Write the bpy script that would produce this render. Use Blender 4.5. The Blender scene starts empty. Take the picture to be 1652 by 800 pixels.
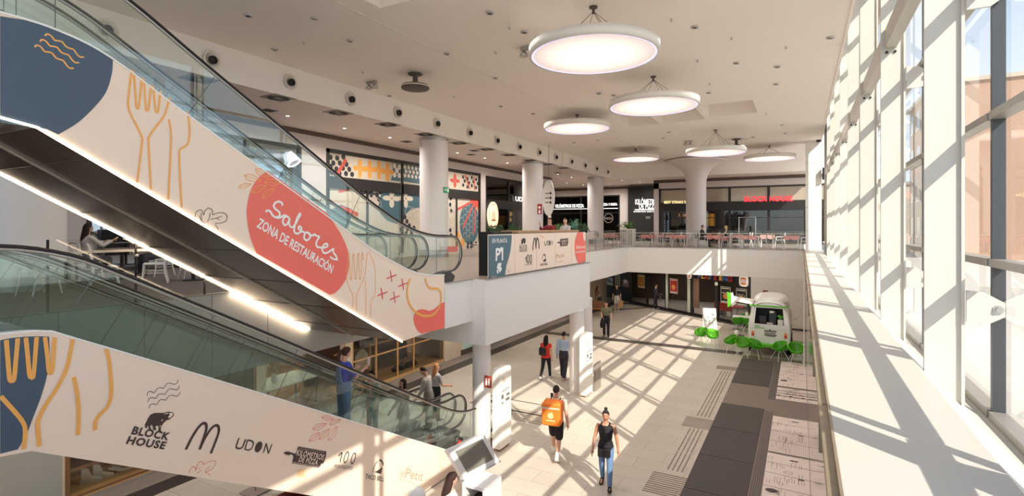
import bpy, bmesh, math, random
from mathutils import Vector, Matrix
from mathutils.geometry import tessellate_polygon
random.seed(11)
D = bpy.data
SC = bpy.context.scene
COL = SC.collection
# ------------------------------------------------------------------ camera, sky, sun, exposure
cam_d = D.cameras.new('camera')
cam = D.objects.new('camera', cam_d)
COL.objects.link(cam)
cam.location = (0, 0, 5.8)
cam.rotation_euler = (math.radians(90), 0, math.radians(28.64))
cam_d.sensor_width = 36
cam_d.lens = 855.0 / 1652 * 36
cam_d.shift_y = -(400 - 365.4) / 1652
cam_d.clip_start = 0.05
cam_d.clip_end = 500
SC.camera = cam

world = D.worlds.new('sky')
SC.world = world
world.use_nodes = True
wn, wl = world.node_tree.nodes, world.node_tree.links
bg = wn['Background']
sky = wn.new('ShaderNodeTexSky')
sky.sky_type = 'HOSEK_WILKIE'
SUN = Vector((0.74, -0.66, 0.79)).normalized()
sky.sun_direction = SUN
sky.turbidity = 2.2
sky.ground_albedo = 0.5
hs = wn.new('ShaderNodeHueSaturation')
hs.inputs['Saturation'].default_value = 0.5
wl.new(sky.outputs[0], hs.inputs['Color'])
wl.new(hs.outputs[0], bg.inputs['Color'])
bg.inputs['Strength'].default_value = 4.3

sun_d = D.lights.new('sun', 'SUN')
sun_d.energy = 4.2
sun_d.angle = math.radians(0.35)
sun_d.color = (1.0, 0.93, 0.82)
sun = D.objects.new('sun', sun_d)
COL.objects.link(sun)
sun.rotation_euler = (-SUN).to_track_quat('-Z', 'Y').to_euler()

SOFFIT_W, CEIL_W = 260, 115      # watts of one downlight of the lower and of the upper ceiling
SC.view_settings.view_transform = 'Standard'
SC.view_settings.look = 'None'
SC.view_settings.gamma = 1
SC.view_settings.use_curve_mapping = False
SC.view_settings.exposure = 0.72
SC.cycles.use_denoising = True
SC.cycles.max_bounces = 12
SC.cycles.diffuse_bounces = 6
SC.cycles.glossy_bounces = 5
SC.cycles.transparent_max_bounces = 32
SC.cycles.sample_clamp_indirect = 6
SC.cycles.caustics_reflective = False
SC.cycles.caustics_refractive = False

# ------------------------------------------------------------------ helpers
F_, CX_, CY_ = 855.0, 826.0, 365.4
S_, C_ = math.sin(math.radians(28.64)), math.cos(math.radians(28.64))
def ray(px, py):
    u = (px - CX_) / F_
    v = (CY_ - py) / F_
    return (-S_ + u * C_, C_ + u * S_, v)
def onx(px, py, X):            # a photo pixel measured on the plane x = X -> (y, z)
    d = ray(px, py); t = X / d[0]
    return (t * d[1], 5.8 + t * d[2])
def ony(px, py, Y):            # on the plane y = Y -> (x, z)
    d = ray(px, py); t = Y / d[1]
    return (t * d[0], 5.8 + t * d[2])
def onz(px, py, Z):            # on the plane z = Z -> (x, y)
    d = ray(px, py); t = (Z - 5.8) / d[2]
    return (t * d[0], t * d[1])

def lin(c):
    return tuple(((v / 255) / 12.92 if v / 255 <= 0.04045 else ((v / 255 + 0.055) / 1.055) ** 2.4) for v in c)
MATS = {}
def pm(name, rgb, rough=0.5, metal=0.0, noise=0.05, scale=6.0, spec=0.5, bump=0.0, emit=0.0, coat=0.0):
    if name in MATS: return MATS[name]
    m = D.materials.new(name); m.use_nodes = True
    n, l = m.node_tree.nodes, m.node_tree.links
    b = n['Principled BSDF']
    c = lin(rgb)
    tc = n.new('ShaderNodeTexCoord')
    nz = n.new('ShaderNodeTexNoise'); nz.inputs['Scale'].default_value = scale; nz.inputs['Detail'].default_value = 3
    l.new(tc.outputs['Object'], nz.inputs['Vector'])
    rp = n.new('ShaderNodeMix'); rp.data_type = 'RGBA'
    rp.inputs[6].default_value = tuple(min(1, v * (1 - noise)) for v in c) + (1,)
    rp.inputs[7].default_value = tuple(min(1, v * (1 + noise)) for v in c) + (1,)
    l.new(nz.outputs['Fac'], rp.inputs[0])
    l.new(rp.outputs[2], b.inputs['Base Color'])
    b.inputs['Roughness'].default_value = rough
    b.inputs['Metallic'].default_value = metal
    b.inputs['Specular IOR Level'].default_value = spec
    b.inputs['Coat Weight'].default_value = coat
    if bump:
        bp = n.new('ShaderNodeBump'); bp.inputs['Strength'].default_value = bump; bp.inputs['Distance'].default_value = 0.01
        l.new(nz.outputs['Fac'], bp.inputs['Height']); l.new(bp.outputs[0], b.inputs['Normal'])
    if emit:
        l.new(rp.outputs[2], b.inputs['Emission Color']); b.inputs['Emission Strength'].default_value = emit
    MATS[name] = m
    return m
def glass(name, tint=(248, 249, 248), refl=1.0, rough=0.01, gloss=(255, 255, 255), solid=0.0):
    if name in MATS: return MATS[name]
    m = D.materials.new(name); m.use_nodes = True
    n, l = m.node_tree.nodes, m.node_tree.links
    n.remove(n['Principled BSDF'])
    out = n['Material Output']
    tr = n.new('ShaderNodeBsdfTransparent'); tr.inputs[0].default_value = lin(tint) + (1,)
    gl = n.new('ShaderNodeBsdfGlossy'); gl.inputs['Color'].default_value = lin(gloss) + (1,); gl.inputs['Roughness'].default_value = rough
    lw = n.new('ShaderNodeLayerWeight'); lw.inputs['Blend'].default_value = 0.5
    pw = n.new('ShaderNodeMath'); pw.operation = 'POWER'; pw.inputs[1].default_value = 5.0
    l.new(lw.outputs['Facing'], pw.inputs[0])
    ml = n.new('ShaderNodeMath'); ml.operation = 'MULTIPLY_ADD'; ml.inputs[1].default_value = 0.9*min(refl, 1.1); ml.inputs[2].default_value = 0.045*refl + solid
    ml.use_clamp = True
    l.new(pw.outputs[0], ml.inputs[0])
    mx = n.new('ShaderNodeMixShader')
    l.new(ml.outputs[0], mx.inputs[0]); l.new(tr.outputs[0], mx.inputs[1]); l.new(gl.outputs[0], mx.inputs[2])
    l.new(mx.outputs[0], out.inputs[0])
    MATS[name] = m
    return m

class MB:
    """collects shapes into one mesh"""
    def __init__(s): s.v = []; s.f = []; s.mi = []; s.sm = []
    def add(s, vs, fs, mi=0, smooth=False):
        o = len(s.v); s.v += [tuple(v) for v in vs]
        for f in fs: s.f.append([i + o for i in f]); s.mi.append(mi); s.sm.append(smooth)
        return s
    def box(s, x0, x1, y0, y1, z0, z1, mi=0):
        if x0 > x1: x0, x1 = x1, x0
        if y0 > y1: y0, y1 = y1, y0
        if z0 > z1: z0, z1 = z1, z0
        v = [(x0,y0,z0),(x1,y0,z0),(x1,y1,z0),(x0,y1,z0),(x0,y0,z1),(x1,y0,z1),(x1,y1,z1),(x0,y1,z1)]
        return s.add(v, [(0,3,2,1),(4,5,6,7),(0,1,5,4),(1,2,6,5),(2,3,7,6),(3,0,4,7)], mi)
    def rbox(s, x0, x1, y0, y1, z0, z1, r=0.02, mi=0, seg=3):
        """box with rounded vertical edges and a small top/bottom chamfer"""
        pts = []
        for cx, cy, a0 in ((x1-r,y1-r,0),(x0+r,y1-r,90),(x0+r,y0+r,180),(x1-r,y0+r,270)):
            for k in range(seg + 1):
                a = math.radians(a0 + 90 * k / seg); pts.append((cx + r*math.cos(a), cy + r*math.sin(a)))
        n = len(pts); cx, cy = (x0+x1)/2, (y0+y1)/2; c = min(r*0.6, (z1-z0)*0.3)
        kx = (x1-x0)/2; ky = (y1-y0)/2
        def ins(p): return (cx + (p[0]-cx)*(1-c/kx), cy + (p[1]-cy)*(1-c/ky))
        rings = [[(*ins(p), z0) for p in pts], [(*p, z0+c) for p in pts], [(*p, z1-c) for p in pts], [(*ins(p), z1) for p in pts]]
        return s.loft(rings, mi, False, True)
    def bar(s, p0, p1, w, h=None, mi=0, up=(0,0,1)):
        """rectangular bar from p0 to p1"""
        h = w if h is None else h
        a = Vector(p0); b = Vector(p1); d = (b-a)
        if d.length < 1e-6: return s
        d.normalize(); u = Vector(up)
        if abs(d.dot(u)) > 0.99: u = Vector((1,0,0)) if abs(d.x) < .9 else Vector((0,1,0))
        sd = d.cross(u).normalized(); u = sd.cross(d).normalized()
        vs = []
        for p in (a, b):
            for i, j in ((-1,-1),(1,-1),(1,1),(-1,1)): vs.append(p + sd*w/2*i + u*h/2*j)
        return s.add(vs, [(0,1,2,3),(7,6,5,4),(0,4,5,1),(1,5,6,2),(2,6,7,3),(3,7,4,0)], mi)
    def loft(s, rings, mi=0, smooth=True, caps=True):
        n = len(rings[0]); vs = [p for r in rings for p in r]; fs = []
        for k in range(len(rings) - 1):
            for i in range(n):
                j = (i + 1) % n
                fs.append((k*n+i, k*n+j, (k+1)*n+j, (k+1)*n+i))
        s.add(vs, fs, mi, smooth)
        if caps:
            s.add(rings[0], [tuple(reversed(range(n)))], mi); s.add(rings[-1], [tuple(range(n))], mi)
        return s
    def tube(s, pts, r, seg=10, mi=0, smooth=True, closed=False, caps=True):
        P = [Vector(p) for p in pts]; n = len(P)
        rr = r if isinstance(r, (list, tuple)) else [r]*n
        rings = []; pu = None
        for i in range(n):
            if closed: t = P[(i+1) % n] - P[i-1]
            else: t = P[min(i+1,n-1)] - P[max(i-1,0)]
            t.normalize()
            if pu is None:
                pu = Vector((0,0,1)) if abs(t.z) < .9 else Vector((1,0,0))
            a = t.cross(pu)
            if a.length < 1e-5: a = t.cross(Vector((0.3,1,0.2)))
            a.normalize(); b = a.cross(t).normalized(); pu = b
            rings.append([P[i] + a*rr[i]*math.cos(2*math.pi*k/seg) + b*rr[i]*math.sin(2*math.pi*k/seg) for k in range(seg)])
        if closed: rings.append(rings[0]); caps = False
        return s.loft(rings, mi, smooth, caps)
    def cyl(s, x, y, z0, z1, r, seg=24, mi=0, r1=None):
        r1 = r if r1 is None else r1
        ring = lambda z, q: [(x + q*math.cos(2*math.pi*k/seg), y + q*math.sin(2*math.pi*k/seg), z) for k in range(seg)]
        return s.loft([ring(z0, r), ring(z1, r1)], mi, True, True)
    def lathe(s, x, y, prof, seg=32, mi=0, smooth=True, caps=True):
        rings = [[(x + q*math.cos(2*math.pi*k/seg), y + q*math.sin(2*math.pi*k/seg), z) for k in range(seg)] for q, z in prof]
        return s.loft(rings, mi, smooth, caps)
    def ell(s, c, r, seg=14, rings=9, mi=0):
        c = Vector(c)
        R = []
        for i in range(rings + 1):
            a = -math.pi/2 + math.pi*i/rings
            q = max(math.cos(a), 1e-3)
            R.append([(c.x + r[0]*q*math.cos(2*math.pi*k/seg), c.y + r[1]*q*math.sin(2*math.pi*k/seg), c.z + r[2]*math.sin(a)) for k in range(seg)])
        return s.loft(R, mi, True, True)
    def prism(s, poly, axis, a, b, mi=0):
        """2-D polygon extruded along an axis: 'x' -> (y,z), 'y' -> (x,z), 'z' -> (x,y)"""
        f = {'x': lambda p, t: (t, p[0], p[1]), 'y': lambda p, t: (p[0], t, p[1]), 'z': lambda p, t: (p[0], p[1], t)}[axis]
        n = len(poly)
        if sum(poly[i-1][0]*poly[i][1] - poly[i][0]*poly[i-1][1] for i in range(n)) < 0: poly = list(reversed(poly))
        flip = (axis == 'y') != (b < a)
        tri = [list(t) for t in tessellate_polygon([[Vector((p[0], p[1], 0)) for p in poly]])]
        for t in tri:
            p, q, r = (poly[i] for i in t)
            if (q[0]-p[0])*(r[1]-p[1]) - (q[1]-p[1])*(r[0]-p[0]) < 0: t.reverse()
        fs = [list(reversed(t)) for t in tri] + [[i + n for i in t] for t in tri] + [[i, (i+1) % n, n + (i+1) % n, n + i] for i in range(n)]
        if flip: fs = [list(reversed(q)) for q in fs]
        return s.add([f(p, a) for p in poly] + [f(p, b) for p in poly], fs, mi)
    def xf(s, M):
        s.v = [tuple(M @ Vector(v)) for v in s.v]; return s
    def merge(s, o, M=None, mi=None):
        vs = o.v if M is None else [tuple(M @ Vector(v)) for v in o.v]
        k = len(s.v); s.v += vs
        for f, m_, q in zip(o.f, o.mi, o.sm): s.f.append([i + k for i in f]); s.mi.append(m_ if mi is None else mi); s.sm.append(q)
        return s
    def mesh(s, name, mats):
        me = D.meshes.new(name); me.from_pydata(s.v, [], s.f)
        for m in (mats if isinstance(mats, (list, tuple)) else [mats]): me.materials.append(m)
        me.polygons.foreach_set('material_index', s.mi); me.polygons.foreach_set('use_smooth', s.sm)
        me.validate(); me.update()
        return me
    def build(s, name, mats, parent=None, origin=None):
        """links ONE mesh object; under a parent the world-space shape is kept"""
        o = D.objects.new(name, s.mesh(name, mats))
        COL.objects.link(o)
        off = Vector((0,0,0))
        if parent is not None:
            o.parent = parent
            q = parent
            while q is not None: off += q.location; q = q.parent
        if origin is None and s.v and parent is None:
            xs, ys, zs = zip(*s.v)
            origin = ((min(xs)+max(xs))/2, (min(ys)+max(ys))/2, min(zs))
        if parent is None:
            o.location = origin; off = Vector(origin)
        if off.length > 0: o.data.transform(Matrix.Translation(-off))
        return o
def tag(o, label=None, cat=None, group=None, kind=None):
    if label: o['label'] = label
    if cat: o['category'] = cat
    if group: o['group'] = group
    if kind: o['kind'] = kind
    return o
def struct(name, mb, m):
    o = mb.build(name, m); o['kind'] = 'structure'; return o
def thing(name, loc, label, cat, group=None, rz=0.0):
    o = D.objects.new(name, None); COL.objects.link(o); o.location = loc; o.rotation_euler = (0, 0, rz)
    o.empty_display_size = 0.2
    return tag(o, label, cat, group)
def one(name, mb, m, label, cat, group=None):
    return tag(mb.build(name, m), label, cat, group)
def kids(o): return [c for c in D.objects if c.parent == o]
_KID = {}
def dup(root, loc, rz=0.0, label=None, group=None, scale=None):
    """a copy of a thing with copies of its parts and sub-parts"""
    if root.name not in _KID:
        _KID[root.name] = [(c, [g for g in D.objects if g.parent == c]) for c in D.objects if c.parent == root]
    r = root.copy(); COL.objects.link(r); r.location = loc; r.rotation_euler = (0, 0, rz)
    if scale: r.scale = (scale, scale, scale)
    if label: r['label'] = label
    if group: r['group'] = group
    for c, gs in _KID[root.name]:
        k = c.copy(); COL.objects.link(k); k.parent = r
        for g in gs:
            q = g.copy(); COL.objects.link(q); q.parent = k
    return r
def smooth_path(pts, n=6, closed=False):
    P = [Vector((p[0], p[1], 0)) for p in pts]; out = []; L = len(P)
    rng = range(L if closed else L - 1)
    for i in rng:
        p1, p2 = P[i], P[(i+1) % L]
        p0 = P[i-1] if (closed or i > 0) else p1*2 - p2
        p3 = P[(i+2) % L] if (closed or i + 2 < L) else p2*2 - p1
        for k in range(n):
            t = k / n
            out.append((0.5*((2*p1) + (p2-p0)*t + (2*p0-5*p1+4*p2-p3)*t*t + (3*p1-p0-3*p2+p3)*t**3))[:2])
    if not closed: out.append(P[-1][:2])
    return out
_TX = {}
def text2d(s, bold=0.0, spacing=1.0):
    """outline of a word as flat triangles in a unit box (0..1, 0..1); returns verts, faces, aspect"""
    key = (s, bold, spacing)
    if key in _TX: return _TX[key]
    cu = D.curves.new('word', 'FONT'); cu.body = s; cu.size = 1; cu.offset = bold; cu.space_character = spacing; cu.resolution_u = 3
    ob = D.objects.new('word', cu); COL.objects.link(ob)
    dg = bpy.context.evaluated_depsgraph_get(); dg.update()
    me = ob.evaluated_get(dg).to_mesh()
    vs = [v.co.copy() for v in me.vertices]; fs = [tuple(p.vertices) for p in me.polygons]
    ob.evaluated_get(dg).to_mesh_clear()
    D.objects.remove(ob); D.curves.remove(cu)
    x0 = min(v.x for v in vs); x1 = max(v.x for v in vs); y0 = min(v.y for v in vs); y1 = max(v.y for v in vs)
    r = ([((v.x-x0)/(x1-x0), (v.y-y0)/(y1-y0)) for v in vs], fs, (x1-x0)/(y1-y0))
    _TX[key] = r
    return r
class Plane2:
    """draws on a flat surface: o origin, u right, v up, n outward; marks lie a hair in front of it"""
    def __init__(s, o, u, v, off=0.004):
        s.o = Vector(o); s.u = Vector(u); s.v = Vector(v); s.n = s.u.cross(s.v).normalized(); s.off = off; s.k = 0
    def p(s, a, b, lift=0.0): return s.o + s.u*a + s.v*b + s.n*(s.off + lift + 0.00014*(s.k % 18))
    def fill(s, mb, pts, mi=0, lift=0.0):
        s.k += 1
        fs = []
        for t in tessellate_polygon([[Vector((p[0], p[1], 0)) for p in pts]]):
            t = list(t); p, q, r = (pts[i] for i in t)
            if (q[0]-p[0])*(r[1]-p[1]) - (q[1]-p[1])*(r[0]-p[0]) < 0: t.reverse()
            fs.append(t)
        mb.add([s.p(p[0], p[1], lift) for p in pts], fs, mi)
    def stroke(s, mb, pts, w, mi=0, lift=0.0, closed=False, taper=False):
        s.k += 1
        n = len(pts); L = []; R = []
        for i in range(n):
            a = Vector(pts[i-1] if (closed or i) else pts[0]); b = Vector(pts[(i+1) % n] if (closed or i < n-1) else pts[-1])
            t = (b - a); t = t.normalized() if t.length > 1e-9 else Vector((1,0))
            q = Vector((-t.y, t.x)) * w/2
            if taper: q *= 0.35 + 0.65*math.sin(math.pi*i/(n-1))
            c = Vector(pts[i]); L.append(c+q); R.append(c-q)
        g = 0.0012/max(n, 2)        # a stroke that crosses itself lies over its earlier part
        vs = [s.p(*q, lift + g*i) for i, q in enumerate(L)] + [s.p(*q, lift + g*i) for i, q in enumerate(R)]
        fs = [(n+i, n+(i+1) % n, (i+1) % n, i) for i in range(n if closed else n-1)]
        mb.add(vs, fs, mi)
    def disc(s, mb, a, b, r, mi=0, lift=0.0, ry=None, seg=18, rot=0.0):
        s.k += 1
        ry = r if ry is None else ry
        c, d = math.cos(rot), math.sin(rot)
        pts = []
        for k in range(seg):
            x, y = r*math.cos(2*math.pi*k/seg), ry*math.sin(2*math.pi*k/seg)
            pts.append(s.p(a + x*c - y*d, b + x*d + y*c, lift))
        mb.add(pts, [tuple(range(seg))], mi)
    def rect(s, mb, a0, b0, a1, b1, mi=0, lift=0.0):
        s.k += 1
        mb.add([s.p(a0,b0,lift), s.p(a1,b0,lift), s.p(a1,b1,lift), s.p(a0,b1,lift)], [(0,1,2,3)], mi)
    def word(s, mb, txt, p0, p1, p2, mi=0, bold=0.0, lift=0.0, spacing=1.0):
        s.k += 1
        """word fitted so its box has lower-left p0, lower-right p1 and upper-left p2"""
        vs, fs, _ = text2d(txt, bold, spacing)
        p0, p1, p2 = Vector(p0), Vector(p1), Vector(p2)
        mb.add([s.p(*(p0 + (p1-p0)*x + (p2-p0)*y), lift) for x, y in vs], fs, mi)
    def wordh(s, mb, txt, a, b, h, mi=0, bold=0.0, lift=0.0, w=None, center=False):
        vs, fs, asp = text2d(txt, bold)
        w = h*asp if w is None else w
        if center: a -= w/2
        s.word(mb, txt, (a,b), (a+w,b), (a,b+h), mi, bold, lift)
# ------------------------------------------------------------------ materials of the shell
WHITE = pm('white plaster', (238, 234, 228), 0.55, noise=0.015)
CEIL = pm('ceiling plaster', (246, 240, 234), 0.7, noise=0.015)
SOFF = pm('soffit plaster', (228, 219, 212), 0.7, noise=0.02)
STEEL = pm('white painted steel', (203, 198, 189), 0.45, noise=0.02)
DARKM = pm('dark grey aluminium', (74, 76, 80), 0.4, 0.3)
GREYM = pm('grey aluminium', (168, 162, 154), 0.4, 0.4)
BLACK = pm('black', (22, 21, 22), 0.5)
DKBRN = pm('dark brown trim', (92, 76, 68), 0.6)
STAIN = pm('brushed steel', (190, 188, 184), 0.3, 0.9)
GLASS = glass('clear glass')
GLASSG = glass('greenish balustrade glass', (240, 248, 246), 1.0, solid=0.08, gloss=(230, 244, 242))
SHOPG = glass('shop window glass', (205, 208, 205), 1.3)
SHOPD = glass('dark shop window glass', (120, 118, 114), 1.6)

def tile_mat(name, rgb, joint, sx, sy, rough=0.35, var=0.05, mortar=0.006):
    m = D.materials.new(name); m.use_nodes = True
    n, l = m.node_tree.nodes, m.node_tree.links
    b = n['Principled BSDF']
    g = n.new('ShaderNodeNewGeometry')
    br = n.new('ShaderNodeTexBrick')
    br.inputs['Scale'].default_value = 1.0
    br.inputs['Brick Width'].default_value = sx; br.inputs['Row Height'].default_value = sy
    br.inputs['Mortar Size'].default_value = mortar; br.inputs['Mortar Smooth'].default_value = 0.1
    br.offset = 0.5
    c = lin(rgb)
    br.inputs['Color1'].default_value = tuple(v*(1-var) for v in c) + (1,)
    br.inputs['Color2'].default_value = tuple(v*(1+var) for v in c) + (1,)
    br.inputs['Mortar'].default_value = lin(joint) + (1,)
    l.new(g.outputs['Position'], br.inputs['Vector'])
    nz = n.new('ShaderNodeTexNoise'); nz.inputs['Scale'].default_value = 1.4; nz.inputs['Detail'].default_value = 6
    l.new(g.outputs['Position'], nz.inputs['Vector'])
    mr = n.new('ShaderNodeMapRange'); mr.inputs['To Min'].default_value = 0.93; mr.inputs['To Max'].default_value = 1.07
    l.new(nz.outputs['Fac'], mr.inputs['Value'])
    mx = n.new('ShaderNodeMix'); mx.data_type = 'RGBA'; mx.blend_type = 'MULTIPLY'; mx.inputs[0].default_value = 1
    cb = n.new('ShaderNodeCombineColor')
    for i in range(3): l.new(mr.outputs[0], cb.inputs[i])
    l.new(br.outputs['Color'], mx.inputs[6]); l.new(cb.outputs[0], mx.inputs[7])
    l.new(mx.outputs[2], b.inputs['Base Color'])
    b.inputs['Roughness'].default_value = rough
    b.inputs['Specular IOR Level'].default_value = 0.35
    MATS[name] = m
    return m
FLOOR = tile_mat('beige stone tiles', (194, 184, 171), (152, 141, 128), 1.2, 0.6)
UFLOOR = tile_mat('upper floor tiles', (158, 144, 132), (125, 113, 102), 1.2, 1.2, 0.3)
DBAND = pm('dark stone band', (72, 63, 58), 0.4)

# ------------------------------------------------------------------ ground floor
m = MB(); m.box(-30, 0.4, -8, 60, -0.3, 0); struct('floor', m, FLOOR)
m = MB(); m.box(-12.77, -12.25, -8, 40.5, 0, 0.004); struct('trim_1', m, DBAND)
m = MB(); m.box(-13.38, -12.77, -8, 40.5, 0, 0.012); m.box(-13.0, -12.98, -8, 40.5, 0.012, 0.016); struct('trim_17', m, pm('grey brown kerb strip', (150, 138, 128), 0.5))
m = MB(); m.box(-12.25, -2.35, 26.0, 26.65, 0, 0.004); struct('trim_2', m, DBAND)
m = MB(); m.prism([(-12.2, 38.6), (-11.2, 39.0), (-2.6, 33.0), (-2.6, 33.7), (-11.3, 39.7), (-12.2, 39.2)], 'z', 0, 0.005); struct('trim_3', m, DBAND)
m = MB(); m.prism([(-12.6, 34.0), (-9.4, 38.0), (-9.75, 38.2), (-12.95, 34.2)], 'z', 0, 0.005); struct('trim_4', m, DBAND)

# ------------------------------------------------------------------ first floor slab with the void
m = MB()
outl = [(-30, -6), (-7.2, -6), (-7.2, 2.2), (-10, 2.2), (-10, 11.1), (-6.8, 11.1), (-6.8, 18.4), (-9.85, 18.4), (-9.85, 33.6), (0.18, 33.6), (0.18, 60), (-30, 60)]
m.prism(outl, 'z', 2.87, 4.49)
# landing box at the foot of the upper escalators
m.box(-10.0, -7.19, 9.95, 11.1, 3.45, 4.49)
struct('floor_upper', m, WHITE)
m = MB(); m.prism([(x - (0.03 if x > -20 else 0), y + (0.03 if y > 0 else 0)) for x, y in outl[:2]] + [(-7.25, 2.15), (-10.05, 2.15), (-10.05, 9.98), (-7.25, 9.98), (-7.25, 11.15), (-6.85, 11.15), (-6.85, 18.35), (-9.9, 18.35), (-9.9, 33.65), (0.15, 33.65), (0.15, 60), (-30, 60)], 'z', 4.49, 4.5)
struct('floor_upper_tiles', m, UFLOOR)
m = MB(); m.box(-17.2, -10.06, -5.9, 9.9, 4.5, 4.504); struct('floor_gallery_shade', m, tile_mat('gallery floor shade', (100, 87, 78), (78, 70, 62), 1.2, 1.2, 0.55))  # dark sheet puts the gallery's shade into the floor colour
# cap strip along the edges
m = MB()
for a, b in (((-10, 2.2), (-10, 9.95)), ((-7.19, 10.0), (-7.19, 11.1)), ((-6.8, 11.1), (-6.8, 18.4)), ((-9.85, 18.4), (-9.85, 33.6)), ((-9.85, 33.6), (0.18, 33.6))):
    m.bar((*a, 4.497), (*b, 4.497), 0.07, 0.02)
struct('trim_5', m, GREYM)
# panel joints of the white fascia under the gallery
m = MB()
for px in (18, 94, 233, 342, 432):
    y = -10 * ray(px, 480)[1] / ray(px, 480)[0]
    m.box(-10.004, -9.996, y-0.006, y+0.006, 2.9, 4.48)
struct('trim_6', m, GREYM)

# ------------------------------------------------------------------ ceiling, bulkheads, soffits
m = MB()
holes = [(-7.2, -5.72, 22.0, 24.75), (-5.55, -3.72, 21.9, 24.6), (-3.52, -1.6, 21.7, 24.25), (-8.0, -2.0, 6.0, 8.7)]
ys = sorted({4.6, 41.6} | {h[2] for h in holes} | {h[3] for h in holes})
for a, b in zip(ys, ys[1:]):
    cuts = sorted((h[0], h[1]) for h in holes if h[2] < b - 1e-6 and h[3] > a + 1e-6)
    x = -13.35
    for c0, c1 in cuts:
        m.box(x, c0, a, b, 10.53, 10.75); x = c1
    m.box(x, 0.95, a, b, 10.53, 10.75)
struct('ceiling', m, CEIL)
m = MB()
for x0, x1, y0, y1 in holes:
    t = 0.04
    m.box(x0-t, x1+t, y0-t, y1+t, 11.4, 11.45)
    m.box(x0-t, x0, y0-t, y1+t, 10.75, 11.4); m.box(x1, x1+t, y0-t, y1+t, 10.75, 11.4)
    m.box(x0, x1, y0-t, y0, 10.75, 11.4); m.box(x0, x1, y1, y1+t, 10.75, 11.4)
struct('ceiling_coffers', m, CEIL)
m = MB()
m.box(-13.36, -13.3, -6, 41.66, 9.63, 10.75)
m.box(-13.3, 0.95, 41.6, 41.66, 9.63, 10.75)
struct('ceiling_bulkhead', m, CEIL)
m = MB(); m.box(-30, -13.36, -6, 41.66, 9.63, 9.75); m.box(-30, 0.95, 41.66, 60, 9.63, 9.75)
struct('ceiling_soffit', m, SOFF)
m = MB(); m.box(-13.33, -13.29, 31.0, 31.02, 9.6, 10.53); m.box(-8.6, -8.57, 4.6, 41.6, 10.515, 10.53)
struct('trim_7', m, SOFF)
m = MB(); m.box(0.93, 0.99, -6, 41.6, 10.5, 12.0); m.box(0.93, 2.1, -6, 41.6, 12.0, 12.2)
m.box(0.95, 1.6, -20, 4.6, 12.2, 27); m.box(0.93, 1.6, -20, -6, 4.5, 12.2)  # unseen tower wall, added to keep sun out of the open roof
struct('ceiling_edge_sun_wall', m, CEIL)

# ------------------------------------------------------------------ window side: sill, fins, mullions, glass
m = MB(); m.prism([(0.18, 0), (1.95, 0), (1.95, 4.04), (1.45, 4.04), (1.32, 4.12), (0.95, 4.5), (0.18, 4.5)], 'y', -6, 33.6)
struct('wall_right', m, pm('white sill paint', (203, 198, 189), 0.4, noise=0.02, scale=3))
m = MB(); m.box(0.115, 0.18, -6, 33.6, 4.40, 4.47); m.box(0.14, 0.18, -6, 33.6, 4.1, 4.40); m.box(0.165, 0.18, -6, 33.6, 4.47, 4.505)
for k in range(-2, 16): m.box(0.113, 0.18, 2.3*k, 2.3*k+0.02, 4.1, 4.475)
struct('trim_8', m, pm('weathered metal edge', (156, 140, 116), 0.45, 0.4, noise=0.15))
m = MB(); m.box(0.172, 0.18, -6, 33.6, 0.0, 4.1)
struct('wall_right_lining', m, pm('glossy grey lining', (176, 166, 156), 0.06, 0.0, spec=1.0))
FIN_Y = [6.33 + 3.16*k for k in range(-4, 9)]
for k, y in enumerate(FIN_Y):
    m = MB()
    m.prism([(1.03, 4.38), (1.30, 4.08), (1.30, 12), (1.03, 12)], 'y', y, y+0.05)
    m.prism([(1.30, 4.06), (1.325, 4.06), (1.325, 12), (1.30, 12)], 'y', y-0.03, y+0.08)
    o = one('steel_fin', m, STEEL, None, None); o['kind'] = 'structure'; o.name = 'pillar_%d' % (k+1)
    for zc, hh in ((5.07, 0.145), (7.95, 0.16)):
        m = MB()
        m.prism([(1.33, zc-hh), (1.50, zc-hh), (1.60, zc-hh*0.55), (1.60, zc+hh*0.3), (1.46, zc+hh*0.9), (1.33, zc+hh)], 'y', y-0.06, y-0.03)
        q = m.build('bracket', STEEL, o)
        b = MB(); b.tube([(1.55, y-0.09, zc-0.02), (1.55, y-0.025, zc-0.02)], 0.022, 8); b.tube([(1.55, y-0.068, zc-0.02), (1.55, y-0.06, zc-0.02)], 0.04, 12)
        b.build('bolt', STAIN, q)
for k in range(len(FIN_Y) - 1):
    m = MB(); m.box(1.08, 1.22, FIN_Y[k]+0.05, FIN_Y[k+1], 8.42, 8.70)
    o = struct('beam_%d' % (k+1), m, STEEL)
    m = MB()
    for x in (1.1, 1.2): m.tube([(x, FIN_Y[k+1]-0.004, 8.36), (x, FIN_Y[k+1]-0.02, 8.36)], 0.02, 8)
    m.build('bolt', BLACK, o)
TZ = [4.08, 5.47, 6.81, 8.15, 9.49, 10.83]
for k in range(len(FIN_Y) - 1):
    y0, y1 = FIN_Y[k] + 0.0, FIN_Y[k+1] + 0.0
    m = MB()
    m.box(1.525, 1.62, y0, y0+0.055, 4.04, 12)
    o = struct('window_%d' % (k+1), m, DARKM)
    m = MB()
    for z in TZ: m.box(1.50, 1.63, y0+0.055, y1, z-0.035, z+0.035)
    m.build('transom', GREYM, o)
    m = MB(); m.add([(1.59, y0+0.055, 4.1), (1.59, y1, 4.1), (1.59, y1, 12), (1.59, y0+0.055, 12)], [(0, 1, 2, 3)])
    m.build('pane', GLASS, o)
m = MB(); m.box(1.7, 1.8, 28.6, 32.3, 4.04, 12); struct('wall_right_panel', m, STEEL)
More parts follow.
